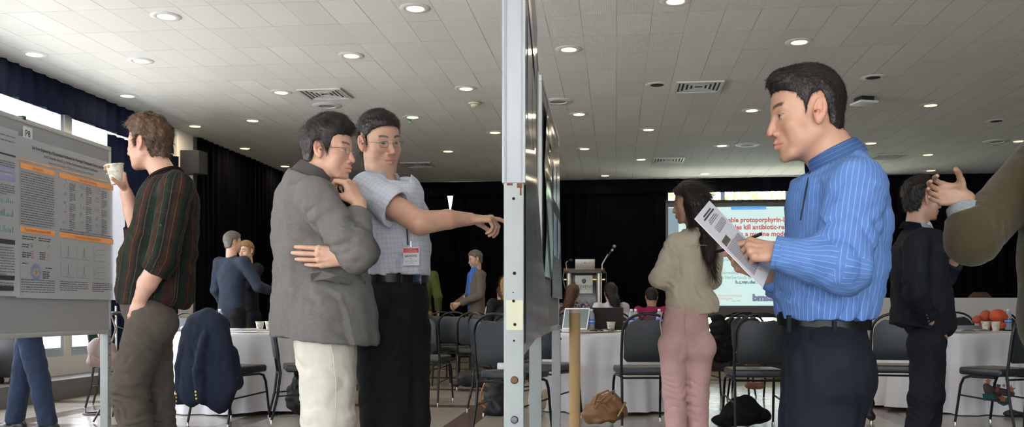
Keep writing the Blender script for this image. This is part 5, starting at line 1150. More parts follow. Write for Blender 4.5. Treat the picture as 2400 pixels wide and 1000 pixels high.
# ---- man in the dark suit
f = Fig('man in dark navy suit with white collar at the right, one hand in pocket', 2165, 5.3, (.42, .255, .18)); P = f.p
a = math.radians(12); f.fwd = V(math.cos(a), math.sin(a), 0); f.fwdp = f.fwd
f.j(nb=(2150, 528), che=(2158, 590), wai=(2165, 665), pel=(2168, 740), shR=(2148, 572, -.19), shL=(2172, 566, .18), elR=(2146, 690, -.22), wrR=(2178, 752, -.13), elL=(2212, 650, .18), wrL=(2246, 600, .06),
    hipR=(2172, 800, -.08), hipL=(2178, 800, .09), knR=(2166, 925, -.10), knL=(2180, 925, .08), anR=(2140, 1110, -.10), anL=(2165, 1110, .08))
f.J['anR'][2] = f.J['anL'][2] = .08
f.head(2162, 468, 0, 3, -2, 0, 1.03, h=.0022, neck=P(2148, 535), neck_r=.056, deep=.93)
su = cloth_mat('dark_suit', (.010, .012, .018), .75, (400, .2, .0005), (30, .1))
def ex(S):
    S.cap(P(2125, 600), P(2128, 760), .075, .085, .05, (0, 1, 0), .65, tag=1); S.cap(P(2190, 690), P(2205, 760), .08, .075, .05, (0, 1, 0), .65, tag=1); S.cap(P(2138, 740), P(2140, 800), .11, .12, .03, (0, 1, 0), .8, tag=1)
    S.cut([((-.5, 1, .15), P(2200, 570, -.05)), ((-.6, -1, .2), P(2200, 570, .06)), ((-1, 0, -.6), P(2190, 560))], P(2180, 620, -.2), P(2240, 530, .2), .004)
up = V(.25, 0, .97)
jk = f.top('jacket', su, .006, (.150, .148, .165), .005, (.074, .064, .052), 1.30, hem=P(0, 776)[2], hemn=(.25, 0, 1), send=(.70, .88), fold=[(f.J['elR'], .12, (.5, 0, .8), .005, .05), (P(2150, 700, -.15), .15, (.4, 0, .9), .004, .07)], amp=.002, amp2=1.6, extra=ex, neck=(P(2150, 535), up, .09))
wc = cloth_mat('white_shirt', (.58, .60, .66), .7)
S = Sdf(.006); S.cap(f.J['wai'] + f.fwd * .02, P(2172, 590), .10, .105, .03, f.fwd, 1.25); S.cap(P(2172, 590), P(2160, 535), .10, .058, .03); f.add('shirt', S.arr(), wc); f.collar(P(2155, 524), V(.30, 0, .95), V(1, -.2, -.2), .062, wc, .03, .03, .03, .08, .008)
mbc = MB()
def jc(u_, v_):
    th = math.pi * (.10 + 1.8 * u_) + math.pi / 2; c = P(2150, 534); d = V(-math.sin(th) * 0 + math.cos(th - math.pi / 2) * -1 * -1, 0, 0); rt_ = V(0, -1, 0); fr_ = nrm(V(1, 0, -.25)); d = rt_ * math.cos(th) + fr_ * math.sin(th); return tuple(c + d * (.072 + .02 * v_) + V(-.012, 0, .020 - .045 * v_ - .03 * max(0, math.sin(th)) * v_))
mbc.grid(jc, 40, 5, .004); f.mb('jacket_collar', mbc, su, jk)
f.sheet('lapel', [P(2176, 545, -.11), P(2190, 575, -.13), P(2205, 620, -.12), P(2214, 668, -.07), P(2205, 640, -.04), P(2192, 590, -.05), P(2182, 560, -.07)], su, .004, jk)
for k in range(3): b = MB().sph(tuple(P(2172 + 2.5 * k, 738 + 7 * k, -.222 + .006 * k)), .0065, 10); f.mb('cuff_button', b, mat('horn_button', (.06, .055, .05), .3) if not D.materials.get('horn_button') else D.materials['horn_button'], jk)
b = MB().sph(tuple(P(2228, 690, -.02)), .009, 10); f.mb('button', b, D.materials['horn_button'], jk)
f.hand('R', P(2180, 752, -.13), (.72, .25, -.65), (0, .9, 0), True, ((8, 15, 8),) * 4, (20, 10, 8, 8), .95, h=.003, arm=[P(2168, 735, -.16), P(2180, 752, -.13)], arm_r=(.032, .028))
o6 = f.hand('L', P(2244, 602, .06), (.55, -.25, .5), (.3, -.6, .75), False, ((35, 45, 30),) * 4, (50, 40, 20, 15), .95, h=.003, arm=[P(2232, 618, .10), P(2244, 602, .06)], arm_r=(.032, .027))
f.core(.10, .11)
f.trousers(su, .006, .145, .094, .078, .068, topz=P(0, 730)[2], fold=[(P(2160, 860, -.1), .22, (.4, 0, .9), .006, .06), (P(2150, 960, -.1), .2, (.4, 0, 1), .006, .05)], ratio=1.2, rb=.088)
f.shoes(shoe_m, 10)
f.hair(HAIRBLK, t=.020, n=7000, L=.024, lift=.35, wd=.0015, rough=.003, h=.0035, fade=.015, seps=.004, seed=12, flow=lambda q: np.stack([q[:, 0] * 5, .2 - 4 * q[:, 2], -.8 + 2 * q[:, 1]], 1))
f.finish()
c6 = P(2256, 594, .0); o = cup(to_room(c6 + V(0, 0, -.03)), 'white paper cup in the left hand of the dark-suited man'); o.rotation_euler = (0, .15, YAW); o.scale = (.85, .85, .85)
# ---- person with the olive sweater reaching in from the right edge
f = Fig('person in olive sweater gesturing with raised hand at the right edge', 2470, 3.0, (.40, .24, .165)); P = f.p
f.fwd = f.fwdp = nrm(V(-1, .25, 0))
f.j(nb=(2530, 300), che=(2495, 450), wai=(2495, 600), pel=(2495, 740), shR=(2452, 372, .12), shL=(2520, 395, -.18), elR=(2278, 560, -.03), wrR=(2252, 476, .02), elL=(2500, 620, -.2), wrL=(2540, 700, -.20),
    hipR=(2490, 800, .09), hipL=(2495, 800, -.09), knR=(2462, 1050, .09), knL=(2460, 1040, -.09), anR=(2460, 1300, .09), anL=(2465, 1300, -.09))
f.J['anR'][2] = f.J['anL'][2] = .08
f.head(2515, 195, 0, 165, -4, 0, 1.05, h=.004, neck=P(2530, 315), neck_r=.056)
ol = mat('olive_knit', (.046, .034, .011), .95, bump=(260, .5, .0012), noise=(40, .2), sheen=.15)
jk = f.top('sweater', ol, .005, (.178, .165, .168), .005, (.092, .082, .050), 1.35, hem=P(0, 835)[2], send=(.9, .62), fold=[(f.J['elR'] + V(.02, 0, .04), .10, (.9, 0, .45), .006, .045), (P(2340, 520), .15, (.8, 0, -.6), .004, .08)], amp=.0018)
cf = mat('grey_knit_cuff', (.26, .29, .31), .95, bump=(400, .6, .0015), noise=(120, .4)); e_, w_ = f.J['elR'], f.J['wrR']; d = nrm(w_ - e_); S = Sdf(.003)
S.cap(e_ + d * .070, w_ - d * .010, .049, .043, .003, tag=1); S.cap(w_ - d * .04, w_ - d * .012, .050, .049, .004); S.cut([(-d, w_ - d * .012)], w_ - .1, w_ + .1, .002); S.cap(w_ - d * .03, w_ + d * .05, .040, .042, .002, sub=True); f.add('shirt_cuff', S.arr(), cf, jk)
f.hand('R', P(2262, 466, .02), (-.86, -.05, .20), (-.10, -.96, .1), True, ((28, 34, 20), (24, 30, 20), (20, 26, 16), (14, 20, 12)), (48, 35, 20, 20), 1.0, h=.002, arm=[P(2254, 520, .0), P(2262, 466, .02)], arm_r=(.032, .029), spread=2)
f.hand('L', f.J['wrL'], (.1, -.2, -.95), (.9, .3, 0), False, ((20, 30, 20),) * 4, h=.003)
f.core(.11, .12)
dk = cloth_mat('black_jeans', (.008, .008, .009), .8)
f.trousers(dk, .008, .150, .100, .076, .066, topz=P(0, 780)[2], rb=.10); f.shoes(shoe_m, 180); f.hair(HAIRBLK, t=.018, n=0, h=.005); f.finish()
# ---- generic standing figures further away
def standing(label, px, Dd, az, headpx, tone, topm, botm, hairm, sc=1.0, arms='down', h=.008, headaz=None, topname='jacket', hem=.78, stance=None, W=(.170, .150, .172), wrs=None, els=None, beard=0, t=.016, pitch=0, H_=None):
    """build a figure from proportions: headpx is the row of the top of the head"""
    f = Fig(label, px, Dd, tone); f.h_top = cam_pt(px, headpx, Dd)[2]; k = f.h_top / 1.76; a = math.radians(az); f.fwd = f.fwdp = V(math.cos(a), math.sin(a), 0); r = V(math.sin(a), -math.cos(a), 0); b = f.b
    def q(x, y, z): return b + (r * x + f.fwd * y) * k + V(0, 0, z * k)
    f.q = q
    f.j(nb=q(0, 0, 1.49), che=q(0, 0, 1.27), wai=q(0, .005, 1.08), pel=q(0, 0, .93), shR=q(.185, 0, 1.42), shL=q(-.185, 0, 1.42), hipR=q(.09, 0, .86), hipL=q(-.09, 0, .86), knR=q(.10, .01, .48), knL=q(-.10, .01, .48), anR=q(.11, -.02, .09), anL=q(-.11, -.02, .09),
        elR=q(*(els or {}).get('R', (.25, -.03, 1.12))), elL=q(*(els or {}).get('L', (-.25, -.03, 1.12))), wrR=q(*(wrs or {}).get('R', (.26, .06, .88))), wrL=q(*(wrs or {}).get('L', (-.26, .06, .88))))
    if stance: f.J['knL'] = q(-.09, stance * .5, .48); f.J['anL'] = q(-.10, stance, .09); f.J['knR'] = q(.09, -stance * .35, .48); f.J['anR'] = q(.10, -stance * .75, .09)
    f.head(0, 0, 0, az if headaz is None else headaz, pitch, 0, k * sc * 1.0, h=.004, neck=q(0, -.01, 1.50), neck_r=.055, stubble=beard) if False else None
    f.H = Head(q(0, .02, 1.645), axes(az if headaz is None else headaz, pitch), k * sc, stubble=beard, beard=(.25, .22, .20)); S = Sdf(.0035); f.H.body(S, neck_to=q(0, -.005, 1.50), neck_r=.054); f.arrs.append(S.arr(lambda P_: f.H.tint(P_, f.tone)))
    f.top(topname, topm, h, tuple(w_ * k for w_ in W), 0, (.072 * k, .060 * k, .048 * k), 1.4, hem=hem * k, send=(.9, .9), fold=[(f.J['elR'], .1, (0, 0, 1), .005, .05), (f.J['elL'], .1, (0, 0, 1), .005, .05)], amp=.003, neck=(q(0, 0, 1.52), (0, 0, 1), .08))
    f.core(.09, .10); f.trousers(botm, .009, .14 * k, .092 * k, .072 * k, .062 * k, topz=.95 * k, rb=.094 * k, amp=.003); f.shoes(shoe_m, az)
    f.hair(hairm, t=t, n=2500, L=.02, lift=.3, wd=.002, h=.005, seed=int(px)); return f
def std_hands(f, k=1.0, fR=(0, .2, -1), fL=(0, .2, -1), nR=None, nL=None, curl=((20, 30, 20),) * 4):
    r = np.cross(f.fwd, V(0, 0, 1))
    def dv(t): return r * t[0] + f.fwd * t[1] + V(0, 0, t[2])
    f.hand('R', f.J['wrR'], dv(fR), -r if nR is None else dv(nR), True, curl, h=.0045, sc=.95); f.hand('L', f.J['wrL'], dv(fL), r if nL is None else dv(nL), False, curl, h=.0045, sc=.95)
nb_ = cloth_mat('slate_navy_wool', (.019, .026, .042), .85); nb2 = cloth_mat('navy_trouser_wool', (.020, .030, .058), .8); unif = cloth_mat('black_uniform', (.008, .008, .011), .8); gbr = cloth_mat('grey_brown_tweed', (.12, .105, .085), .9); olv = cloth_mat('olive_green_shirt', (.07, .085, .025), .9); khk = cloth_mat('khaki', (.20, .15, .09), .9)
greyh = hair_mat('grey_hair', (.10, .095, .085), .5); sandy = hair_mat('sandy_hair', (.24, .15, .07), .5)
if True:
    f = standing('man in navy trousers and black shoes standing behind the left poster board', 66, 7.05, 190, 430, (.5, .3, .2), nb_, nb2, HAIRBLK, els={'R': (.25, .0, 1.14), 'L': (-.25, .0, 1.14)}, stance=-.16); std_hands(f); f.finish()
    f = standing('man in slate navy blazer with grey hair, back turned, behind the left table', 543, 10.9, 62, 544, (.50, .30, .22), nb_, unif, greyh, headaz=40, els={'R': (.30, .10, 1.15), 'L': (-.24, 0, 1.12)}, wrs={'R': (.30, .34, 1.10), 'L': (-.22, .12, .92)}, hem=.76, W=(.172, .152, .180))
    std_hands(f, fR=(.5, .6, -.15), nR=(0, .3, 1)); f.finish()
    f = standing('naval officer in black uniform with gold cuff stripes, touching his face', 580, 11.6, 235, 566, (.58, .36, .27), unif, unif, sandy, headaz=245, els={'R': (.27, .12, 1.16), 'L': (-.27, .16, 1.20)}, wrs={'R': (.26, .10, .98), 'L': (-.09, .18, 1.46)}, pitch=-8)
    std_hands(f, fL=(.3, -.25, .9), nL=(.2, -1, 0)); gold = mat('gold_braid', (.55, .33, .04), .4, .3); jk = [c for c in f.root.children if c.name.startswith('jacket')][0]
    for q_ in 'R':
        e_, w_ = f.J['el' + q_], f.J['wr' + q_]; d = nrm(w_ - e_)
        for k_ in range(3): b = MB(); c = w_ - d * (.04 + .022 * k_); b.tube([tuple(c), tuple(c + d * .012)], .056, 14); f.mb('gold_stripe', b, gold, jk)
    f.finish()
    f = standing('bearded man in grey tweed jacket and blue shirt standing with clasped hands', 1117, 12.95, 200, 588, (.46, .28, .21), gbr, gbr, greyh, sc=1.0, els={'R': (.25, .03, 1.14), 'L': (-.25, .03, 1.14)}, wrs={'R': (.05, .30, 1.0), 'L': (-.06, .28, 1.02)}, beard=.8, pitch=-12)
    blu = cloth_mat('royal_blue_shirt', (.04, .12, .42), .7); S = Sdf(.006); q = f.q; S.cap(q(.0, .075, .98), q(0, .080, 1.38), .070, .072, .02, f.fwd, 1.3); S.cap(q(0, .05, 1.38), q(0, .02, 1.50), .07, .062, .02); f.add('shirt', S.arr(), blu)
    std_hands(f, fR=(-.5, .5, -.4), fL=(.5, .5, -.4)); f.finish()
    b = MB(); b.tube([f.q(-.04, .13, 1.45), f.q(-.03, .165, 1.25), f.q(-.01, .17, 1.10)], .003, 6); f.mb('lanyard', b, D.materials['royal_blue_shirt']); S = MB(); c = f.q(-.02, .185, 1.08); S.box((c[0] - .004, c[1] - .05, c[2] - .05), (c[0] + .004, c[1] + .05, c[2] + .06)); o_b = S.obj('name_badge', paper); o_b.location = f.root.location; 
    me = o_b.data; me.transform(Matrix.Translation([-float(v) for v in f.b])); o_b.rotation_euler[2] = YAW; tag(o_b, 'small white name badge on the bearded man in the grey tweed jacket', 'badge')
    f = standing('person in olive green shirt half hidden behind the white-shirted man', 985, 13.3, 100, 590, (.5, .3, .2), olv, khk, HAIRBLK, topname='shirt', hem=.92); std_hands(f); f.finish()
def seated(label, px, Dd, az, headpx, tone, topm, hairm, hair_kw=None, pitch=-5, k=.89, lean=.06, topname='shirt', botm=None, headaz=None):
    f = Fig(label, px, Dd, tone); zt = cam_pt(px, headpx, Dd)[2]; a = math.radians(az); f.fwd = f.fwdp = V(math.cos(a), math.sin(a), 0); r = np.cross(f.fwd, V(0, 0, 1)); b = f.b; zs = zt - .865 * k
    def q(x, y, z): return b + (r * x + f.fwd * (y - .1)) * k + V(0, 0, zs + z * k)
    f.q = q; f.j(nb=q(0, lean, .60), che=q(0, lean * .8, .38), wai=q(0, lean * .3, .20), pel=q(0, 0, .08), shR=q(.20, lean, .54), shL=q(-.20, lean, .54), hipR=q(.09, .05, .04), hipL=q(-.09, .05, .04), knR=q(.10, .46, .04), knL=q(-.10, .46, .04), anR=q(.10, .44, -.34), anL=q(-.10, .44, -.34), elR=q(.24, .12, .28), elL=q(-.24, .12, .28), wrR=q(.14, .36, .34), wrL=q(-.14, .36, .34))
    for q_ in 'LR': f.J['an' + q_][2] = .09
    f.H = Head(q(0, lean + .02, .745), axes(az if headaz is None else headaz, pitch), 1.0); S = Sdf(.004); f.H.body(S, neck_to=q(0, lean, .61), neck_r=.050); f.arrs.append(S.arr(lambda P_: f.H.tint(P_, f.tone)))
    f.top(topname, topm, .008, (.15, .14, .155), 0, (.062, .056, .045), 1.4, hem=zs + .06, send=(.9, .9), fold=[], amp=.004, neck=(q(0, lean, .62), (0, 0, 1), .08)); std_hands(f, fR=(-.3, 1, 0), fL=(.3, 1, 0), nR=(0, 0, -1), nL=(0, 0, -1))
    f.core(.09, .09); f.trousers(botm or unif, .010, .15, .085, .070, .055, rb=.095, cutlow=True); f.shoes(shoe_m, az); kw = dict(t=.02, n=2500, L=.03, lift=.15, wd=.002, h=.005, seed=int(px)); kw.update(hair_kw or {}); f.hair(hairm, **kw); f.finish(); return f
LONG = [(.110, .060), (.078, .050), (.062, .020), (.045, -.060), (.03, -.12), (-.02, -.25), (-.05, -.50), (-.5, -.6), (-.4, .2), (.14, .2)]
def longx(dx, L_):
    def fn(S, H): S.cap(H.g(0, -.05, .0), H.g(dx * .5, -.085, -.14), .072, .065, .03); S.cap(H.g(dx * .5, -.085, -.13), H.g(dx, -.10, -.14 - L_), .062, .035, .03)
    return fn
brn = hair_mat('light_brown_hair', (.10, .055, .028), .45)
patt = mat('patterned_top', (.05, .04, .06), .8); g = NT(patt); g.base(g.mix(g.math('GREATER_THAN', g.noise(g.obj(), 30, 2), .52), (.03, .025, .05), (.26, .21, .24)))
wht = cloth_mat('white_cotton', (.60, .58, .62), .75); mag = cloth_mat('magenta_knit', (.30, .025, .10), .85); blon = hair_mat('blonde_hair', (.30, .19, .09), .5); lblk = cloth_mat('black_knit', (.010, .011, .014), .85)
seated('seated person with long brown hair and patterned top facing the lectern', 1344, 12.45, 75, 670, (.5, .3, .2), patt, brn, dict(extra=longx(-.05, .12), prof=LONG, L=.08, lift=.04), headaz=65)
seated('seated person in white top with dark ponytail facing the lectern', 1432, 11.9, 95, 667, (.5, .3, .22), wht, HAIRBLK, dict(extra=longx(.05, .10), prof=LONG, L=.08, lift=.04), pitch=-20, lean=.10)
seated('seated person with short black hair and magenta top', 1528, 12.2, 92, 678, (.5, .3, .2), mag, HAIRBLK, pitch=-28, lean=.12)
seated('seated person in white shirt with short brown hair left of the centre post', 1178, 12.15, 110, 672, (.5, .3, .22), wht, hair_mat('dark_brown_hair', (.04, .022, .013), .5), pitch=-10)
seated('seated person in black sweater with blonde hair at the left of the centre post', 1190, 10.3, 100, 652, (.5, .3, .22), lblk, blon, dict(extra=longx(0, .05), prof=LONG, L=.08, lift=.04), pitch=-6)
# ---------------------------------------------------------------- poster boards
felt = mat('grey_felt', (.34, .345, .36), .95, bump=(500, .4, .001), noise=(300, .35), spec=.1); alum = mat('board_aluminium', (.46, .47, .47), .45, .25, noise=(6, .12)); legw = mat('leg_white', (.29, .315, .31), .5, noise=(14, .10)); bolt = mat('bolt_steel', (.10, .10, .11), .4, .7); rust = mat('rusty_bolt', (.12, .06, .03), .6, .4); hole = D.materials['dark_void']
tapem = mat('masking_tape', (.50, .50, .36), .6)
def board(label, x0, D0, dx, L, zb, zt, legs, thick=.030, fw=.03, post=False):
    """panel from camera-frame (x0,D0) running away; local x = along the board, y = left side of it"""
    p = to_room(V(x0, D0, 0)); ang = math.atan2(1, dx) + YAW; o = empty('poster_board', p, ang, label, 'poster board')
    MB().box((fw, -thick * .35, zb + fw), (L - fw, thick * .35, zt - fw)).obj('felt_panel', felt, o, False)
    for nm, lo, hi in (('frame_bar', (0, -thick / 2, zb), (L, thick / 2, zb + fw)), ('frame_bar', (0, -thick / 2, zt - fw), (L, thick / 2, zt)), ('frame_bar', (0, -thick / 2, zb + fw), (fw * .7, thick / 2, zt - fw)), ('frame_bar', (L - fw * .7, -thick / 2, zb + fw), (L, thick / 2, zt - fw))):
        MB().box(lo, hi, .003).obj(nm, alum, o)
    for lx_ in legs:
        lg = MB().box((lx_ - .025, -.029, 0), (lx_ + .025, .029, zb + .55 if post else zb + .02), .002).obj('leg', legw, o)
        h = MB()
        for k in range(9): h.lathe([(.001, 0), (.004, 0), (.004, .002), (.001, .002)], n=8, M=Matrix.Translation((lx_, -.029, .08 + k * .09)) @ Matrix.Rotation(math.pi / 2, 4, 'X'))
        h.obj('pin_holes', hole, lg)
        for z in (zb - .07, zb - .02): MB().lathe([(.001, 0), (.008, 0), (.007, .006), (.001, .007)], n=10, M=Matrix.Translation((lx_, -.029, z)) @ Matrix.Rotation(math.pi / 2, 4, 'X')).obj('bolt', bolt, lg)
        MB().box((lx_ - .04, -.20, .0), (lx_ + .04, .20, .03), .004).obj('foot', legw, lg)
    return o
lb = board('long grey felt poster board on white legs at the left, marked P8', -2.93 - .09 * 2.44, 4.25, .09, 2.45, .775, 2.13, (.06, 2.40))
b1 = board('poster board seen edge-on in the centre, its near post close to the camera', .005, 2.24, .0496, 2.22, .825, 2.13, (2.17,))
b2 = board('second poster board seen edge-on behind the centre board', .135, 4.62, .103, 1.70, .822, 2.13, (1.60,))
# near post of the centre board
pw = .0275; ps = empty('board_post', to_room(V(.005, 2.215, 0)), math.atan2(1, .0496) + YAW, 'tall white and aluminium post close to the camera in the centre', 'post')
zj = CAM_H + (HOR - 428) / F * 2.19
up_ = MB().box((-.024, -pw, zj), (.02, pw, 2.18), .002); up_.box((-.026, -pw, zj), (-.024, -pw + .006, 2.18)).box((-.026, pw - .006, zj), (-.024, pw, 2.18)); up_.obj('aluminium_channel', mat('post_aluminium', (.28, .30, .31), .4, .2), ps)
MB().box((-.0262, -.0195, zj + .002), (-.0242, -.0185, 2.17)).box((-.0262, .0175, zj + .002), (-.0242, .0185, 2.17)).obj('channel_groove', mat('groove_grey', (.25, .26, .26), .5), ps, False)
lw = MB().box((-.024, -.0235, 0), (.02, .0235, zj), .0015).obj('leg', legw, ps)
MB().box((-.0245, -.021, zj - .012), (-.0238, -.008, zj - .001)).box((-.0245, .002, zj - .006), (-.0238, .016, zj - .001)).box((-.0245, -.019, zj - .030), (-.0238, -.015, zj - .010)).obj('rust_stain', mat('rust', (.10, .03, .015), .8), lw, False)
def onpost(px, py): return -(px - 1207) / F * 2.19, CAM_H + (HOR - py) / F * 2.19
R_ = Matrix.Rotation(-math.pi / 2, 4, 'Y')
for px, py, r in ((1207, 465, .0036), (1209, 640, .0042), (1206, 685, .0016), (1207, 705, .0036), (1210, 760, .0038), (1208, 798, .0026)):
    y, z = onpost(px, py); MB().lathe([(.0001, 0), (r, 0), (r, .0006), (.0001, .0006)], n=12, M=Matrix.Translation((-.024 if py not in (705, 760) else -.0252, y, z)) @ R_).obj('bolt_hole', hole, lw)
y0, z0 = onpost(1189, 773); y1, z1 = onpost(1229, 703); MB().box((-.0250, y1, z0), (-.0240, y0, z1)).obj('tape_patch', tapem, lw, False)
for py, m_ in ((890, rust), (983, bolt)):
    y, z = onpost(1209, py); MB().lathe([(.0001, 0), (.0095, 0), (.0095, .003), (.007, .006), (.0001, .0065)], n=14, M=Matrix.Translation((-.024, y, z)) @ R_).obj('bolt', m_, lw)
y, z = onpost(1174, 858); MB().box((-.022, y - .016, z - .008), (-.006, y + .006, z + .008), .003).obj('clamp', legw, ps)
# ---- posters
orange = mat('poster_orange', (.85, .34, .10), .5); pw_ = mat('poster_paper', (.84, .85, .90), .38, noise=(2, .03)); pk2 = mat('poster_pale_violet', (.30, .30, .52), .5); pblack = mat('poster_black', (.02, .02, .03), .5); pgrey = mat('poster_text_grey', (.16, .16, .20), .6); pteal = mat('poster_teal', (.05, .28, .25), .6); pred = mat('poster_red', (.5, .06, .06), .6); pgreen = mat('poster_green', (.15, .40, .06), .6); pblue = mat('poster_blue', (.10, .16, .42), .6)
def poster(u0, L, z0, z1, label, bend=None):
    """lies on the right hand face of the left board; local x runs along the board, y negative = off the board"""
    p = lb.matrix_world if False else Matrix.Translation(lb.location) @ Matrix.Rotation(lb.rotation_euler[2], 4, 'Z'); q = p @ Vector((u0, -.0195, 0)); o = empty('poster', q, lb.rotation_euler[2], label, 'poster')
    def fn(u, v):
        x = L * u; z = z0 + (z1 - z0) * v; y = bend(u, v) if bend else 0; return (x, y, z)
    MB().grid(fn, 40, 24, .001).obj('sheet', pw_, o); return o
UD = lambda Dd: (Dd - 4.25) * 1.004
pu0 = UD(5.573)
def bend2(u, v): return -.004 - .05 * max(0, (u - .93) / .07) ** 2 * math.sin(math.pi * min(1, v * 1.0)) - .02 * max(0, .1 - v) * 2
p2 = poster(pu0, 1.21, 1.02, 2.01, 'white poster with orange section bars on the left board, beside the plaid-shirted man', bend2)
def bar(o, x0, x1, za, zb_, m, nm='bar', y=-.0065): MB().box((x0, y - .0008, min(za, zb_)), (x1, y, max(za, zb_))).obj(nm, m, o, False)
def ptext(o, s, x, z, size, m, al='LEFT', b=0.0, w=1.0): return text('lettering', s, size, m, o, (x, -.0068, z), align=al, bold=b, sx=w)
ptext(p2, 'Salt Form Engineering of Encapsulated Antibiotics for Prolonged Therapeutic Delivery and Activity', .60, 1.952, .0270, pblack, 'CENTER', .0006, .82)
ptext(p2, "Kurt D. Ristroph, Hoang D. Lu, Parasbes Rummaneethorn, Robert K. Prud'homme", .60, 1.918, .0235, pblack, 'CENTER', .0002, .80)
ptext(p2, 'Department of Chemical and Biological Engineering, Princeton University', .60, 1.886, .0225, pgrey, 'CENTER', 0, .80)
bar(p2, .02, 1.12, 1.866, 1.872, orange)
for x0, x1, z, s in ((.04, .40, 1.815, 'Background'), (.45, 1.13, 1.815, 'Hydrophobic Ion Pairing'), (.04, .40, 1.425, 'Flash NanoPrecipitation (FNP)'), (.45, 1.13, 1.425, 'Counterion Size Changes and Release')):
    bar(p2, x0, x1, z, z + .034, orange, 'section_bar'); text('lettering', s, .026, mat('bar_text', (.22, .07, .03), .6) if not D.materials.get('bar_text') else D.materials['bar_text'], p2, ((x0 + x1) / 2, -.0085, z + .009), align='CENTER', sx=.85)
rl = random.Random(3)
def lines_mesh(o, blocks, m, h=.0075, y=-.0062, nm='printed_text'):
    mb = MB()
    for x0, x1, zt_, n, st, last in blocks:
        for i in range(n):
            x = x0; e = x1 if i < n - 1 else x0 + (x1 - x0) * last; z = zt_ - i * st
            while x < e - .006:
                w_ = min(rl.uniform(.010, .045), e - x); mb.box((x, y - .0004, z - h / 2 * rl.uniform(.8, 1.1)), (x + w_, y, z + h / 2 * rl.uniform(.7, 1.0))); x += w_ + .006
    return mb.obj(nm, m, o, False)
lines_mesh(p2, [(.045, .395, 1.795, 22, .0152, .9), (.05, .40, 1.135, 7, .0150, .5), (.46, 1.12, 1.478, 3, .0140, .8), (.46, .80, 1.135, 5, .0140, .6), (.85, 1.12, 1.135, 5, .0140, .6)], pgrey, .0068)
lines_mesh(p2, [(x, x + .07, z, 5, .012, .5) for x in (.57, .77, .97) for z in (1.79, 1.725, 1.655, 1.59, 1.535)], pgrey, .006)
lines_mesh(p2, [(.06, .20, 1.40, 2, .014, .9), (.23, .36, 1.40, 2, .014, .9), (.06, .13, 1.35, 2, .013, .9), (.06, .15, 1.30, 3, .013, .9), (.24, .30, 1.31, 4, .013, .9), (.06, .12, 1.235, 1, .01, 1), (.30, .37, 1.215, 1, .01, 1), (.27, .35, 1.19, 4, .013, .8)], pblack, .006)
mb = MB()
for x in (.47, .67, .87):
    for z in (1.785, 1.72, 1.65, 1.59, 1.53):
        for k in range(6): a = rl.uniform(0, 6.28); cx_, cz_ = x + .045 + rl.uniform(-.025, .025), z + rl.uniform(-.012, .012); mb.tube([(cx_, -.0066, cz_), (cx_ + .018 * math.cos(a), -.0066, cz_ + .014 * math.sin(a))], .0009, 4)
mb.obj('molecule_drawings', pgrey, p2, False)
mb = MB()
for i, x in enumerate((.47, .66, .87)):
    for z in (1.29, 1.165):
        mb.box((x, -.0066, z), (x + .0015, -.0062, z + .105)); mb.box((x, -.0066, z), (x + .16, -.0062, z + .0015))
        if i < 2: c = x + .085; mb.tube([(c - .02, -.0066, z + .004), (c - .006, -.0066, z + .02), (c, -.0066, z + .085), (c + .006, -.0066, z + .02), (c + .02, -.0066, z + .004)], .0011, 4)
        else:
            for q in (.05, .085): mb.tube([(x + .005, -.0066, z + q * .5), (x + .04, -.0066, z + q * .9), (x + .15, -.0066, z + q)], .0009, 4)
mb.obj('graphs', pgrey, p2, False)
mb = MB(); [mb.sph((.20 + .032 * rl.uniform(-1, 1) * rl.random(), -.0066, 1.185 + .028 * rl.uniform(-1, 1) * rl.random()), .0028, 6, (1, .25, 1)) for _ in range(40)]; mb.obj('particle_core', mat('poster_amber', (.42, .22, .03), .6), p2)
mb = MB()
for k in range(30): a = k * .2094; mb.tube([(.20 + .032 * math.cos(a), -.0066, 1.185 + .030 * math.sin(a)), (.20 + .058 * math.cos(a + .08), -.0066, 1.185 + .052 * math.sin(a + .08))], .0013, 4)
mb.obj('particle_shell', pblue, p2)
mb = MB(); [mb.sph((x + rl.uniform(-.012, .012), -.0066, z + rl.uniform(-.012, .012)), .003, 6, (1, .25, 1)) for x, z in ((.155, 1.352), (.155, 1.345), (.33, 1.355), (.33, 1.345)) for _ in range(4)]; mb.obj('green_dots', pgreen, p2)
mb = MB(); [mb.tube([(x, -.0066, z), (x + .018, -.0066, z + .004)], .0014, 4) for x in (.155, .32) for z in (1.31, 1.295, 1.28, 1.27)]; mb.obj('red_dashes', pred, p2)
def bend1(u, v): return -.010 - .03 * max(0, (u - .9) / .1) ** 2 * max(0, .35 - v)
p1_ = poster(pu0 - 1.135, 1.15, 1.03, 2.03, 'white poster with black and violet bars cut off at the left edge of the frame', bend1)
def bar1(*a, **k): bar(p1_, *a, **k, y=-.0125)
bar1(.2, 1.12, 1.868, 1.878, pblack)
for z in (1.768, 1.718): bar1(.75, 1.115, z, z + .032, pk2, 'violet_row')
for z in (1.34, 1.125, 1.062): bar1(.70, 1.115 + .0, z, z + .028, pblack, 'section_bar')
mb = MB()
for zc in (1.585, 1.505, 1.41):
    for k in range(9):
        h_ = rl.uniform(.008, .045); mb.box((.93 + k * .020, -.0130, zc), (.936 + k * .020, -.0124, zc + h_))
mb.obj('bar_charts', pteal, p1_, False)
lines_mesh(p1_, [(.85, 1.115, 1.985, 1, .01, 1), (.90, 1.115, 1.955, 1, .01, 1), (.70, 1.115, 1.83, 4, .013, 1), (.70, 1.115, 1.69, 5, .013, .8), (.70, 1.115, 1.32, 11, .0160, .8), (.70, 1.115, 1.108, 3, .014, .7), (.70, 1.10, 1.048, 1, .013, .6)], pgrey, .0065, y=-.0124)
q = Matrix.Translation(lb.location) @ Matrix.Rotation(lb.rotation_euler[2], 4, 'Z')
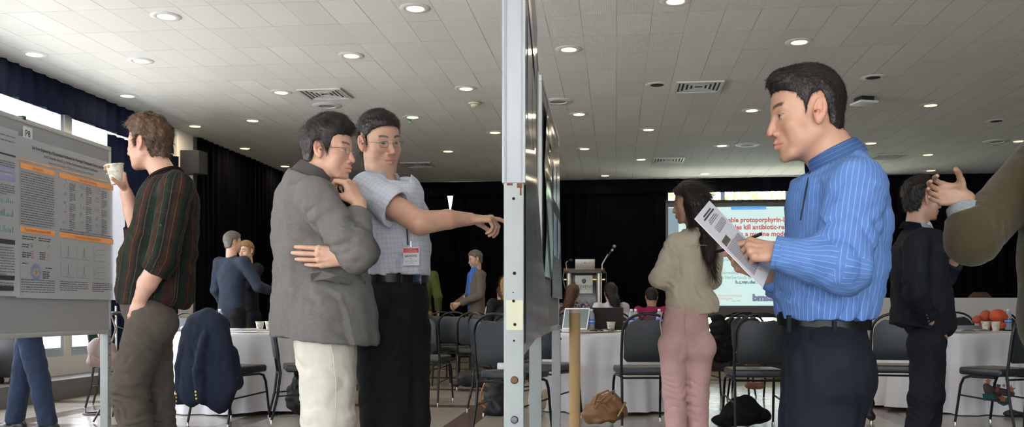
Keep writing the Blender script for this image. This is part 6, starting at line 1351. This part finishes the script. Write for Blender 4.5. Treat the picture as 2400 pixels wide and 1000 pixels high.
o = empty('number_card', q @ Vector((UD(5.65), -.018, 2.04)), lb.rotation_euler[2], 'small white card reading P8 clipped near the top of the left board', 'card')
MB().box((0, -.002, -.04), (.095, 0, .040)).obj('card', paper, o, False); text('lettering', 'P8', .058, pblack, o, (.0475, -.0025, -.021), align='CENTER', bold=.001, sx=.9)
o = MB().box((-.015, -.02, -.012), (.015, .02, .012), .003).tube([(0, -.012, .0), (.0, -.022, .014), (0, -.012, .028)], .0018, 6).obj('binder_clip', mat('clip_green', (.02, .06, .06), .4, .4)); o.location = q @ Vector((UD(5.67), 0, 2.131)); o.rotation_euler[2] = lb.rotation_euler[2]; tag(o, 'dark binder clip on the top edge of the left board above the number card', 'clip')
# posters on the right face of the centre boards
gloss = mat('glossy_poster', (.42, .42, .44), .12, noise=(7, .35)); gl2 = mat('glossy_poster_dark', (.10, .11, .14), .14, noise=(9, .6)); gl3 = mat('blue_panel_print', (.12, .16, .38), .2)
def bposter(bd, u0, L, z0, z1, label, m, curl, prints=()):
    M = Matrix.Translation(bd.location) @ Matrix.Rotation(bd.rotation_euler[2], 4, 'Z'); o = empty('poster', M @ Vector((u0, -.017, 0)), bd.rotation_euler[2], label, 'poster')
    MB().grid(lambda u, v: (L * u, curl(u, v), z0 + (z1 - z0) * v), 30, 30, .0008).obj('sheet', m, o)
    for (a0, a1, c0, c1, pm) in prints: MB().box((L * a0, curl((a0 + a1) / 2, (c0 + c1) / 2) - .0025, z0 + (z1 - z0) * c0), (L * a1, curl((a0 + a1) / 2, (c0 + c1) / 2) - .0012, z0 + (z1 - z0) * c1)).obj('printed_panel', pm, o, False)
    return o
bposter(b1, .22, 1.25, .86, 2.08, 'curling glossy poster nearest the centre post on the right face of the board', gloss, lambda u, v: -.004 - .055 * max(0, .75 - v) ** 1.6 * u - .03 * u * max(0, .25 - v) * 3 - .006 * math.sin(7 * v) * u, [(.1, .9, .80, .86, gl3), (.1, .45, .5, .75, gl2), (.55, .9, .5, .75, gl2)])
bposter(b2, .10, .62, 1.12, 2.03, 'dark glossy poster on the near half of the second centre board', gl2, lambda u, v: -.004 - .012 * abs(math.sin(5 * v + 3 * u)), [(.1, .9, .82, .93, gloss)])
bposter(b2, .80, .82, 1.02, 2.04, 'white and blue poster on the far half of the second centre board', gloss, lambda u, v: -.004 - .02 * (1 - v) ** 2 * u, [(.08, .46, .25, .5, gl3), (.54, .94, .25, .5, gl3), (.08, .46, .58, .8, gl3), (.54, .94, .58, .8, gl3)])
# ---------------------------------------------------------------- things on tables, chairs and floor
TZ = .748
def here(px, py, Dd): return to_room(cam_pt(px, py, Dd))
water = D.materials.new('clear_bottle'); water.use_nodes = True; nt = water.node_tree; nt.nodes.clear()
o1 = nt.nodes.new('ShaderNodeOutputMaterial'); t1 = nt.nodes.new('ShaderNodeBsdfTransparent'); t1.inputs[0].default_value = (.86, .92, .96, 1); g1 = nt.nodes.new('ShaderNodeBsdfPrincipled'); g1.inputs['Base Color'].default_value = (.55, .65, .72, 1); g1.inputs['Roughness'].default_value = .08; mx = nt.nodes.new('ShaderNodeMixShader'); mx.inputs[0].default_value = .42
nt.links.new(t1.outputs[0], mx.inputs[1]); nt.links.new(g1.outputs[0], mx.inputs[2]); nt.links.new(mx.outputs[0], o1.inputs[0])
capw = mat('bottle_cap', (.75, .77, .80), .4); blab = mat('bottle_label', (.03, .12, .50), .4); labw = mat('label_white', (.5, .6, .75), .5)
def bottle(px, Dd, label, z=TZ):
    o = empty('water_bottle', at(px, Dd, z), YAW, label, 'water bottle', 'plastic water bottles on the tables')
    MB().lathe([(.001, 0), (.030, 0), (.032, .01), (.030, .05), (.032, .06), (.032, .12), (.030, .13), (.031, .145), (.024, .17), (.014, .185), (.0125, .192), (.001, .192)], n=20).obj('bottle_body', water, o)
    MB().lathe([(.0325, .068), (.0328, .068), (.0328, .112), (.0325, .112)], n=24, cap=False).obj('label_band', blab, o); MB().lathe([(.0330, .084), (.0332, .084), (.0332, .094), (.0330, .094)], n=24, cap=False).obj('label_stripe', labw, o)
    MB().lathe([(.001, .192), (.0145, .190), (.0145, .207), (.001, .208)], n=16).obj('cap', capw, o); return o
bottle(515, 9.2, 'water bottle on the left table above the hanging blazer')
bottle(1386, 8.75, 'water bottle between the two laptops on the middle table'); bottle(1480, 9.2, 'front water bottle behind the chair left of the woman'); bottle(1490, 9.45, 'rear water bottle behind the chair left of the woman'); bottle(2363, 9.2, 'water bottle beside the orange knitwear on the right table'); bottle(1545, 9.3, 'water bottle mostly hidden beside the hip of the woman in pink')
def tcup(px, Dd, label): return cup(at(px, Dd, TZ), label, 'paper cups on the tables', h=.088)
tcup(609, 8.75, 'left of the two paper cups on the left table'); tcup(631, 8.9, 'right of the two paper cups on the left table'); tcup(1432, 8.5, 'paper cup in front of the black laptop'); tcup(1456, 8.95, 'paper cup half hidden behind the chair, right of the black laptop')
tcup(2311, 8.75, 'left paper cup on the right table'); tcup(2334, 8.65, 'right paper cup on the right table')
magb = mat('magazine_blue', (.03, .09, .25), .4); magy = mat('magazine_yellow', (.45, .42, .12), .5); tan = mat('notebook_tan', (.45, .38, .26), .7)
def slab(name, px, Dd, sx, sy, h, rz, m, label, cat_, z=TZ, bands=()):
    o = empty(name, at(px, Dd, z), YAW + math.radians(rz), label, cat_); MB().box((-sx / 2, -sy / 2, 0), (sx / 2, sy / 2, h), min(h * .3, .002)).obj('cover', m, o)
    for (a0, a1, bm_) in bands: MB().box((-sx / 2 + sx * a0, -sy / 2 - .0006, h * .15), (-sx / 2 + sx * a1, -sy / 2, h * .9)).box((-sx / 2 + sx * a0, -sy / 2, h), (-sx / 2 + sx * a1, sy / 2, h + .0006)).obj('printed_band', bm_, o, False)
    return o
def openbook(px, Dd, label, s=.22, rz=0, z=TZ):
    o = empty('open_booklet', at(px, Dd, z), YAW + math.radians(rz), label, 'booklet')
    MB().grid(lambda u, v: ((u - .5) * 2 * s, (v - .5) * .28, .004 + .022 * math.sin(math.pi * min(1, abs(u - .5) * 2)) ** .8 * (1 - .3 * v)), 30, 4, .003).obj('pages', paper, o); return o
slab('magazine', 566, 8.75, .26, .22, .022, 8, paper, 'stack of leaflets with blue and yellow spine on the left table', 'leaflets', bands=((.42, .62, magb), (.64, .86, magy)))
openbook(590, 8.5, 'open booklet lying near the front of the left table', .14, -6); slab('paper_sheet', 645, 8.55, .28, .21, .004, -10, paper, 'flat white papers right of the cups on the left table', 'papers')
o = MB().sph((0, 0, .02), .035, 12, (1.2, 1, .6)).obj('napkin', paper); o.location = at(432, 9.05, TZ); tag(o, 'crumpled white napkin left of the hanging blazer', 'napkin')
# middle table
o = empty('tablet_computer', at(1330, 8.7, TZ + .002), YAW + math.radians(-40), 'white laptop leaning open behind the cardboard tube', 'laptop'); MB().box((-.15, -.11, 0), (.15, .11, .012), .004).obj('base', mat('white_plastic', (.65, .66, .66), .35), o)
MB().box((-.15, 0, 0), (.15, .008, .21), .004, Matrix.Translation((0, .108, .012)) @ Matrix.Rotation(math.radians(-14), 4, 'X')).obj('lid', D.materials['white_plastic'], o); MB().box((-.138, -.0012, .012), (.138, 0, .198), 0, Matrix.Translation((0, .108, .012)) @ Matrix.Rotation(math.radians(-14), 4, 'X')).obj('screen', mat('lcd_grey', (.10, .14, .13), .2), o, False)
o = empty('laptop_computer', at(1422, 9.0, TZ + .002), YAW + math.pi + math.radians(-8), 'open black laptop seen from behind on the middle table', 'laptop'); lm = mat('black_laptop', (.012, .010, .010), .5)
MB().box((-.165, -.12, 0), (.165, .11, .018), .004).obj('base', lm, o); MB().box((-.165, 0, 0), (.165, .010, .215), .003, Matrix.Translation((0, .108, .018)) @ Matrix.Rotation(math.radians(-20), 4, 'X')).obj('lid', lm, o)
MB().box((.115, .010, .185), (.145, .0108, .190), 0, Matrix.Translation((0, .108, .018)) @ Matrix.Rotation(math.radians(-20), 4, 'X') @ Matrix.Translation((.13, 0, .187)) @ Matrix.Rotation(math.radians(35), 4, 'Y') @ Matrix.Translation((-.13, 0, -.187))).obj('lid_mark', mat('mark_silver', (.3, .3, .3), .4), o, False)
openbook(1408, 8.55, 'tan open notebook in front of the water bottle on the middle table', .13, 4).children[0].data.materials[0] = tan
slab('folder', 1372, 8.45, .20, .18, .008, -12, tan, 'thin tan folder beside the cardboard tube on the middle table', 'folder')
b = MB(); b.tube([(0, 0, 0), (.13, .02, .0)], .0045, 8); o = b.obj('pen', leather); o.location = at(1382, 8.36, TZ + .0135); o.rotation_euler[2] = YAW + .2; tag(o, 'black pen at the front of the middle table', 'pen')
# right table
slab('folder', 2245, 8.75, .25, .20, .012, 5, paper, 'lower white brochure with blue and yellow band on the right table', 'brochure', bands=((.5, .66, magb), (.68, .98, magy))); openbook(2268, 8.45, 'open booklet at the front edge of the right table', .15, 3)
slab('magazine', 2262, 9.05, .27, .16, .045, 2, mat('magazine_grey', (.22, .24, .28), .5), 'grey stack of magazines behind the brochure on the right table', 'magazines')
kn = mat('orange_knit', (.50, .085, .028), .9, bump=(120, .6, .003), noise=(60, .3)); kn2 = mat('coral_knit', (.42, .075, .045), .9, bump=(120, .6, .003), noise=(60, .3))
def blob(name, px, py, Dd, parts_, m, label, cat_, rough=.008, h=.006, zfloor=None, freq=9):
    S = Sdf(h)
    for p_ in parts_:
        if len(p_) == 5: S.ell(cam_pt(p_[0], p_[1], Dd + p_[2]), p_[3], k=p_[4])
        else: S.cap(cam_pt(p_[0], p_[1], Dd + p_[2]), cam_pt(p_[3], p_[4], Dd + p_[5]), p_[6], p_[7], p_[8])
    if zfloor is not None: S.cut([((0, 0, 1), (0, 0, zfloor))], (cam_pt(px, py, Dd) + V(-1, -1, -1)) * V(1, 1, 0) + V(0, 0, zfloor - .3), (cam_pt(px, py, Dd) + V(1, 1, 0)) * V(1, 1, 0) + V(0, 0, zfloor), .004)
    S.disp.append(lambda P_, T: rough * nz(P_, 4, freq) + rough * .5 * (1 - 2 * np.abs(nz(P_, 6, freq * .8))))
    base = cam_pt(px, HOR, Dd); base[2] = zfloor or 0; a = list(S.arr()); a[0] = a[0] - base; o = link(name, np_mesh(name, *a), m); o.location = to_room(base); o.rotation_euler[2] = YAW; tag(o, label, cat_); return o
blob('knitted_hat', 2340, 735, 9.05, [(2338, 739, 0, (.075, .07, .065), .02), (2340, 762, 0, (.07, .06, .04), .02), (2350, 742, 0, (.05, .05, .035), .02)], kn, 'bright orange knitted hat on the right table', 'hat', .002, .005, TZ)
blob('knitted_scarf', 2300, 738, 9.2, [(2310, 740, 0, (.055, .06, .058), .02), (2310, 764, 0, (.07, .06, .04), .02), (2290, 748, 0, (.045, .05, .04), .02)], kn2, 'coral knitted scarf left of the orange hat on the right table', 'scarf', .003, .005, TZ)
# cardboard tube
o = empty('cardboard_tube', at(1347, 5.25, 0), YAW, 'tall upright cardboard poster tube in front of the middle table', 'cardboard tube'); card = mat('kraft_card', (.42, .28, .13), .75, noise=(20, .12)); 
MB().lathe([(.0315, .0), (.0315, .945)], n=32, cap=False).lathe([(.029, .0), (.029, .945)], n=32, cap=False).obj('tube_wall', card, o); MB().lathe([(.0318, .930), (.0318, .948), (.028, .952), (.001, .953)], n=32, cap=False).obj('end_cap', mat('tube_cap', (.55, .48, .38), .7), o)
# blazer draped over the chair
bz = cloth_mat('navy_blazer', (.010, .015, .029), .85, (420, .3, .0006), (30, .12)); 
cc_ = np.array(cam_pt(540, HOR, 7.8)) * V(1, 1, 0); FW = V(.375, .927, 0); RT = V(.927, -.375, 0); f = Fig('x', 500, 7.55)
def B(u, v, z): return cc_ + FW * (-.27 + v) + RT * u + V(0, 0, z)
S = Sdf(.007)
S.cap(B(-.11, -.01, .855), B(.0, -.01, .905), .050, .052, .05); S.cap(B(.0, -.01, .905), B(.13, -.01, .835), .052, .060, .05)
for u0, u1, z0_, z1_, r0, r1 in ((-.09, -.12, .80, .28, .12, .135), (.07, .12, .80, .26, .13, .16), (.16, .21, .70, .34, .09, .11)): S.cap(B(u0, -.035, z0_), B(u1, -.05, z1_), r0, r1, .06, FW, 2.4, tag=1)
S.cap(B(-.20, -.01, .765), B(-.265, -.02, .48), .058, .052, .03, tag=2); S.cap(B(-.265, -.02, .48), B(-.26, -.03, .19), .052, .046, .02, tag=2)
S.cap(B(.04, -.085, .72), B(.00, -.115, .45), .040, .050, .03, tag=3); S.cap(B(.00, -.115, .45), B(.03, -.115, .22), .050, .045, .02, tag=3)
S.cap(B(.22, .02, .60), B(.26, .03, .36), .05, .06, .05, FW, 1.5, tag=1)
def hemf(Pq):
    u = (Pq - cc_) @ RT; z = Pq[:, 2]; hz = np.interp(u, [-.30, -.21, -.20, -.10, .0, .10, .18, .24, .30], [.165, .165, .085, .16, .215, .14, .085, .10, .30]); return (hz - z) * .9
S.inter(hemf)
S.disp.append(folds([(B(0, -.1, .5), .30, RT, .009, .13), (B(.15, -.08, .6), .2, RT + V(0, 0, .3), .006, .09), (B(-.26, 0, .4), .15, (1, 0, .15), .005, .05), (B(.02, -.12, .35), .12, (.5, 0, .9), .004, .05)], 1, 21, .002))
D.objects.remove(f.root); root = empty('blazer', to_room(f.b), YAW, 'navy blazer with brass buttons hanging over the back of the chair', 'blazer'); f.root = root
f.add('blazer_cloth', S.arr(), bz); brass = mat('brass_button', (.55, .33, .10), .3, .9)
for u, v, z in ((-.265, -.082, .255), (-.265, -.082, .225), (-.265, -.082, .195), (.012, -.168, .290), (.016, -.168, .262), (.020, -.166, .234), (.30, -.02, .40)):
    b = MB().sph(tuple(B(u, v, z)), .010, 10, (1, .6, 1)); f.mb('brass_button', b, brass)
# coats and bags
blkcoat = cloth_mat('black_cloth', (.008, .008, .009), .85); bag_l = mat('black_nylon', (.010, .010, .012), .55, bump=(200, .3)); 
blob('dark_coat', 1690, 800, 9.55, [(1678, 745, 0, 1690, 770, 0, .06, .08, .04), (1690, 770, 0, 1695, 830, 0, .09, .10, .05), (1672, 765, 0, 1680, 820, 0, .05, .05, .04)], blkcoat, 'black coat hung over the chair right of the pink trousers', 'coat', .012, .008, None)
blob('coat_on_floor', 1735, 960, 7.5, [(1740, 968, 0, (.16, .16, .10), .05), (1738, 955, 0, (.10, .10, .10), .05), (1785, 972, 0, (.08, .09, .055), .04), (1700, 985, -.05, (.12, .12, .05), .04)], blkcoat, 'black coat heaped on the floor under the chair left of the blue-shirted man', 'coat', .011, .008, .004, 6)
o = blob('duffel_bag', 1108, 890, 10.75, [(1090, 886, 0, 1132, 888, 0, .095, .10, .05), (1065, 900, 0, 1072, 902, 0, .03, .03, .03)], bag_l, 'black duffel bag on the floor beneath the empty chair', 'bag', .006, .008, .004)
b = MB(); b.tube([(-.02, -.06, .18), (.03, -.07, .205), (.09, -.06, .19)], .014, 8); o2 = b.obj('green_strap', mat('lime_green', (.35, .62, .10), .5), o)
lthr = mat('tan_leather', (.27, .135, .062), .42, bump=(60, .4, .002), noise=(12, .3)); gold2 = mat('stud_gold', (.5, .35, .18), .35, .8)
o = blob('leather_bag', 1415, 960, 7.45, [(1400, 968, 0, (.13, .10, .085), .05), (1440, 958, .02, (.10, .09, .10), .05), (1418, 940, .0, (.09, .06, .06), .05)], lthr, 'brown slouchy leather handbag on the floor by the cardboard tube', 'handbag', .012, .006, .004)
Pl = lambda px, py, dy: tuple(cam_pt(px, py, 7.45 + dy) - V(*(cam_pt(1415, HOR, 7.45) * V(1, 1, 0) + V(0, 0, .004))))
b = MB(); b.tube([Pl(1392, 948, -.10), Pl(1400, 925, -.11), Pl(1425, 914, -.10), Pl(1436, 928, -.11), Pl(1420, 942, -.12), Pl(1398, 940, -.12)], .009, 8); b.obj('handle', lthr, o); b = MB(); b.tube([Pl(1396, 955, -.11), Pl(1412, 935, -.12), Pl(1428, 920, -.11), Pl(1440, 915, -.06)], .008, 8); b.obj('handle', lthr, o)
b = MB(); b.tube([Pl(1448, 975, -.085), Pl(1458, 958, -.075), Pl(1466, 942, -.05)], .010, 6); b.obj('studded_edge', gold2, o)
o = blob('backpack', 1160, 930, 8.3, [(1158, 905, 0, 1160, 955, 0, .085, .10, .05), (1150, 958, -.05, 1168, 960, -.05, .06, .06, .04)], bag_l, 'black backpack on the floor left of the centre post', 'backpack', .008, .008, .004)
b = MB(); q_ = V(*(cam_pt(1160, HOR, 8.3) * V(1, 1, 0))); b.tube([tuple(cam_pt(x, y, 8.12) - q_ - V(0, 0, .004)) for x, y in ((1158, 878), (1140, 888), (1127, 920), (1126, 945), (1138, 955))], .012, 8, flat=((1, 0, 0), .6)); b.obj('tan_strap', mat('strap_tan', (.36, .13, .03), .5), o)
blob('floral_bag', 1150, 905, 8.7, [(1150, 900, 0, (.05, .05, .06), .02)], mat('floral_print', (.4, .3, .3), .7, noise=(50, .6)), 'small pale floral bag behind the tan strap', 'bag', .004, .006, None)
blob('black_bag', 704, 920, 8.0, [(704, 935, 0, (.12, .12, .13), .05), (700, 900, 0, (.06, .08, .08), .05)], bag_l, 'black bag on the floor beneath the chair left of the cream trousers', 'bag', .010, .008, .004)
blob('pink_pouch', 712, 852, 8.0, [(706, 851, -.05, (.05, .06, .028), .02)], mat('pale_pink_leather', (.40, .22, .18), .6), 'small pale pink pouch on the chair seat left of the cream trousers', 'pouch', .003, .005, .482)
blob('beige_bag', 1278, 940, 8.6, [(1278, 945, 0, 1282, 925, 0, .06, .05, .03)], mat('beige_canvas', (.35, .28, .18), .8), 'beige canvas bag on the floor behind the centre board legs', 'bag', .006, .007, .004)
blob('shoulder_bag', 1768, 905, 7.75, [(1752, 903, 0, 1785, 903, 0, .028, .028, .02), (1785, 900, 0, 1786, 858, .0, .006, .006, .01), (1752, 900, 0, 1751, 858, .0, .006, .006, .01)], mat('rust_leather', (.20, .08, .05), .5), 'reddish brown bag under the chair seat left of the blue-shirted man', 'bag', .004, .006, None)
blob('woven_belt', 1765, 852, 7.5, [(1750, 853, 0, 1778, 852, 0, .014, .014, .01)], lthr, 'brown belt lying on the chair seat left of the blue-shirted man', 'belt', .004, .004, .482)
blob('black_bag', 2040, 950, 7.75, [(2038, 940, 0, 2040, 975, 0, .03, .04, .03), (2036, 880, 0, 2038, 940, 0, .02, .03, .03)], bag_l, 'black strapped bag just behind the legs of the blue-shirted man', 'bag', .008, .007, None)
blob('black_bag', 2375, 965, 8.2, [(2372, 968, 0, (.10, .10, .04), .03)], bag_l, 'flat black bag on the floor at the far right', 'bag', .006, .007, .004)
# patchwork purse on the right chair
pD = 7.42; PP = lambda px, py, dy=0: cam_pt(px, py, pD + dy); f = Fig('x', 2335, pD); D.objects.remove(f.root)
f.root = empty('patchwork_purse', to_room(f.b), YAW, 'small patchwork purse with orange stars hanging from the right chair', 'purse')
def slabp(nm, pts, m, dy, th=.012): f.sheet(nm, [f.p(x, y, dy) for x, y in pts], m, th)
S = Sdf(.004); S.cap(f.p(2312, 905), f.p(2318, 930), .028, .024, .01, (0, 1, 0), 1.6); S.cap(f.p(2318, 912), f.p(2370, 922), .032, .028, .015, (0, 1, 0), 1.7); S.cap(f.p(2325, 930), f.p(2362, 938), .022, .022, .012, (0, 1, 0), 1.5)
f.add('purse_body', S.arr(), mat('purse_brown', (.05, .035, .028), .7)); teal = mat('teal_canvas', (.03, .14, .15), .8); peach = mat('peach_leather', (.52, .22, .12), .6)
slabp('teal_patch', [(2302, 922), (2328, 922), (2330, 938), (2305, 938)], teal, -.034); slabp('teal_patch', [(2338, 936), (2366, 934), (2362, 948), (2352, 951), (2338, 944)], teal, -.034)
def star(cx_, cy_, r): return [(cx_ + (r if k % 2 == 0 else r * .45) * math.sin(k * math.pi / 5), cy_ - (r if k % 2 == 0 else r * .45) * math.cos(k * math.pi / 5)) for k in range(10)]
for c_ in ((2350, 934, 12), (2370, 912, 12), (2316, 893, 9), (2353, 903, 6)): f.sheet('star_patch', [f.p(x, y, -.040) for x, y in star(*c_)], peach, .003)
slabp('strap_tab', [(2336, 899), (2346, 901), (2340, 920), (2332, 918)], D.materials['tan_leather'], -.040, .004)
b = MB(); b.tube([f.p(2306, 895), f.p(2309, 870), f.p(2312, 862)], .003, 6); f.mb('chain', b, gold2); b = MB(); b.tube([f.p(2376, 905), f.p(2380, 880), f.p(2381, 862)], .003, 6); f.mb('chain', b, gold2)
# far left: suitcase, plug, cable, taupe bag
o = empty('suitcase', (XL + .24, 8.62, .212), 0, 'black suitcase with yellow edge standing on the granite ledge', 'suitcase'); yel = mat('yellow_trim', (.50, .36, .01), .4)
MB().box((-.16, -.12, .06), (.17, .12, .56), .03).obj('shell', bag_l, o); MB().box((-.20, -.13, .05), (-.165, .13, .58), .012).obj('yellow_edge', yel, o)
for y in (-.12, .0, .12): MB().lathe([(.001, -.015), (.03, -.015), (.03, .015), (.001, .015)], n=14, M=Matrix.Translation((y, -.08, .031)) @ Matrix.Rotation(math.pi / 2, 4, 'Y')).obj('wheel', leather, o)
f = Fig('x', 238, 7.85); D.objects.remove(f.root); f.root = empty('handbag', to_room(f.b), YAW, 'taupe handbag with gold zips hanging behind the left board leg', 'handbag'); P = f.p
S = Sdf(.005); S.cap(P(226, 800), P(214, 848), .030, .042, .03, (0, 1, 0), 1.2); S.cap(P(222, 815), P(262, 835), .065, .065, .03, (0, 1, 0), 2.0); S.cap(P(228, 845), P(262, 862), .050, .030, .03, (0, 1, 0), 1.6); S.cap(P(240, 800), P(258, 815), .04, .05, .03, (0, 1, 0), 1.6)
tp = mat('taupe_leather', (.26, .19, .16), .5, bump=(90, .2)); f.add('bag_body', S.arr(), tp); zb2 = D.materials['brass']
b = MB(); b.tube([P(209, 829, -.065), P(225, 838, -.075), P(244, 851, -.07), P(262, 860, -.06)], .004, 6); f.mb('zip', b, gold2); b = MB(); b.tube([P(211, 832, -.07), P(212, 846, -.07), P(212, 858, -.065)], .004, 6); f.mb('zip_pull', b, tp); b = MB(); b.tube([P(236, 780, -.04), P(234, 792, -.06), P(226, 810, -.07)], .004, 6); f.mb('zip_pull', b, tp)
b = MB(); b.tube([P(232, 795, 0), P(234, 760, .02), P(262, 742, .03), P(272, 770, .02), P(262, 800, 0)], .008, 8); f.mb('handle', b, tp)
b = MB(); pts_ = [(150, 922, 10.2), (175, 925, 10.3), (200, 921, 10.5), (235, 912, 10.8)]; b.tube([tuple(to_room(V((x - 1200) / F * d_, d_, .006))) for x, y, d_ in pts_], .006, 6); o = b.obj('power_cable', leather); tag(o, 'thin black cable on the floor under the left windows', 'cable')
o = MB().box((-.07, -.03, 0), (.07, .03, .03), .01).obj('power_adapter', leather); o.location = at(143, 10.2, .002); tag(o, 'black power adapter on the floor near the granite ledge', 'adapter')
b = MB(); c_ = at(225, 8.35, .006); b.tube([(c_[0] + .11 * math.cos(t), c_[1] + .09 * math.sin(t), .008) for t in np.linspace(0, 6.28, 20)[:-1]], .008, 6, closed=True); o = b.obj('cable_loop', leather); tag(o, 'loop of black cable on the floor left of the left board leg', 'cable')
o = empty('music_stand', at(272, 7.9, 0), YAW, 'small chrome and black folding stand behind the plaid-shirted man', 'stand'); MB().tube([(0, 0, .30), (0, 0, .98)], .010, 8).obj('pole', glide, o); MB().lathe([(.001, 0), (.045, 0), (.05, .02), (.03, .035), (.001, .035)], (0, 0, .90), 16).obj('clamp_head', sb, o)
for a_ in (0, 2.1, 4.2): MB().tube([(0, 0, .34), (.22 * math.cos(a_), .22 * math.sin(a_), .01)], .009, 6).obj('leg', leather, o)
# chairs for the seated listeners
for px, Dd, az, lab in ((1344, 12.38, 15, 'chair under the seated person with long brown hair'), (1432, 11.78, -5, 'chair under the seated person in the white top'), (1528, 12.08, -2, 'chair under the seated person in magenta'), (1178, 12.08, -10, 'chair under the seated person in the white shirt'), (1190, 10.22, -10, 'chair under the seated person with blonde hair')): chair(px, Dd - .05, az, 'black banquet ' + lab)
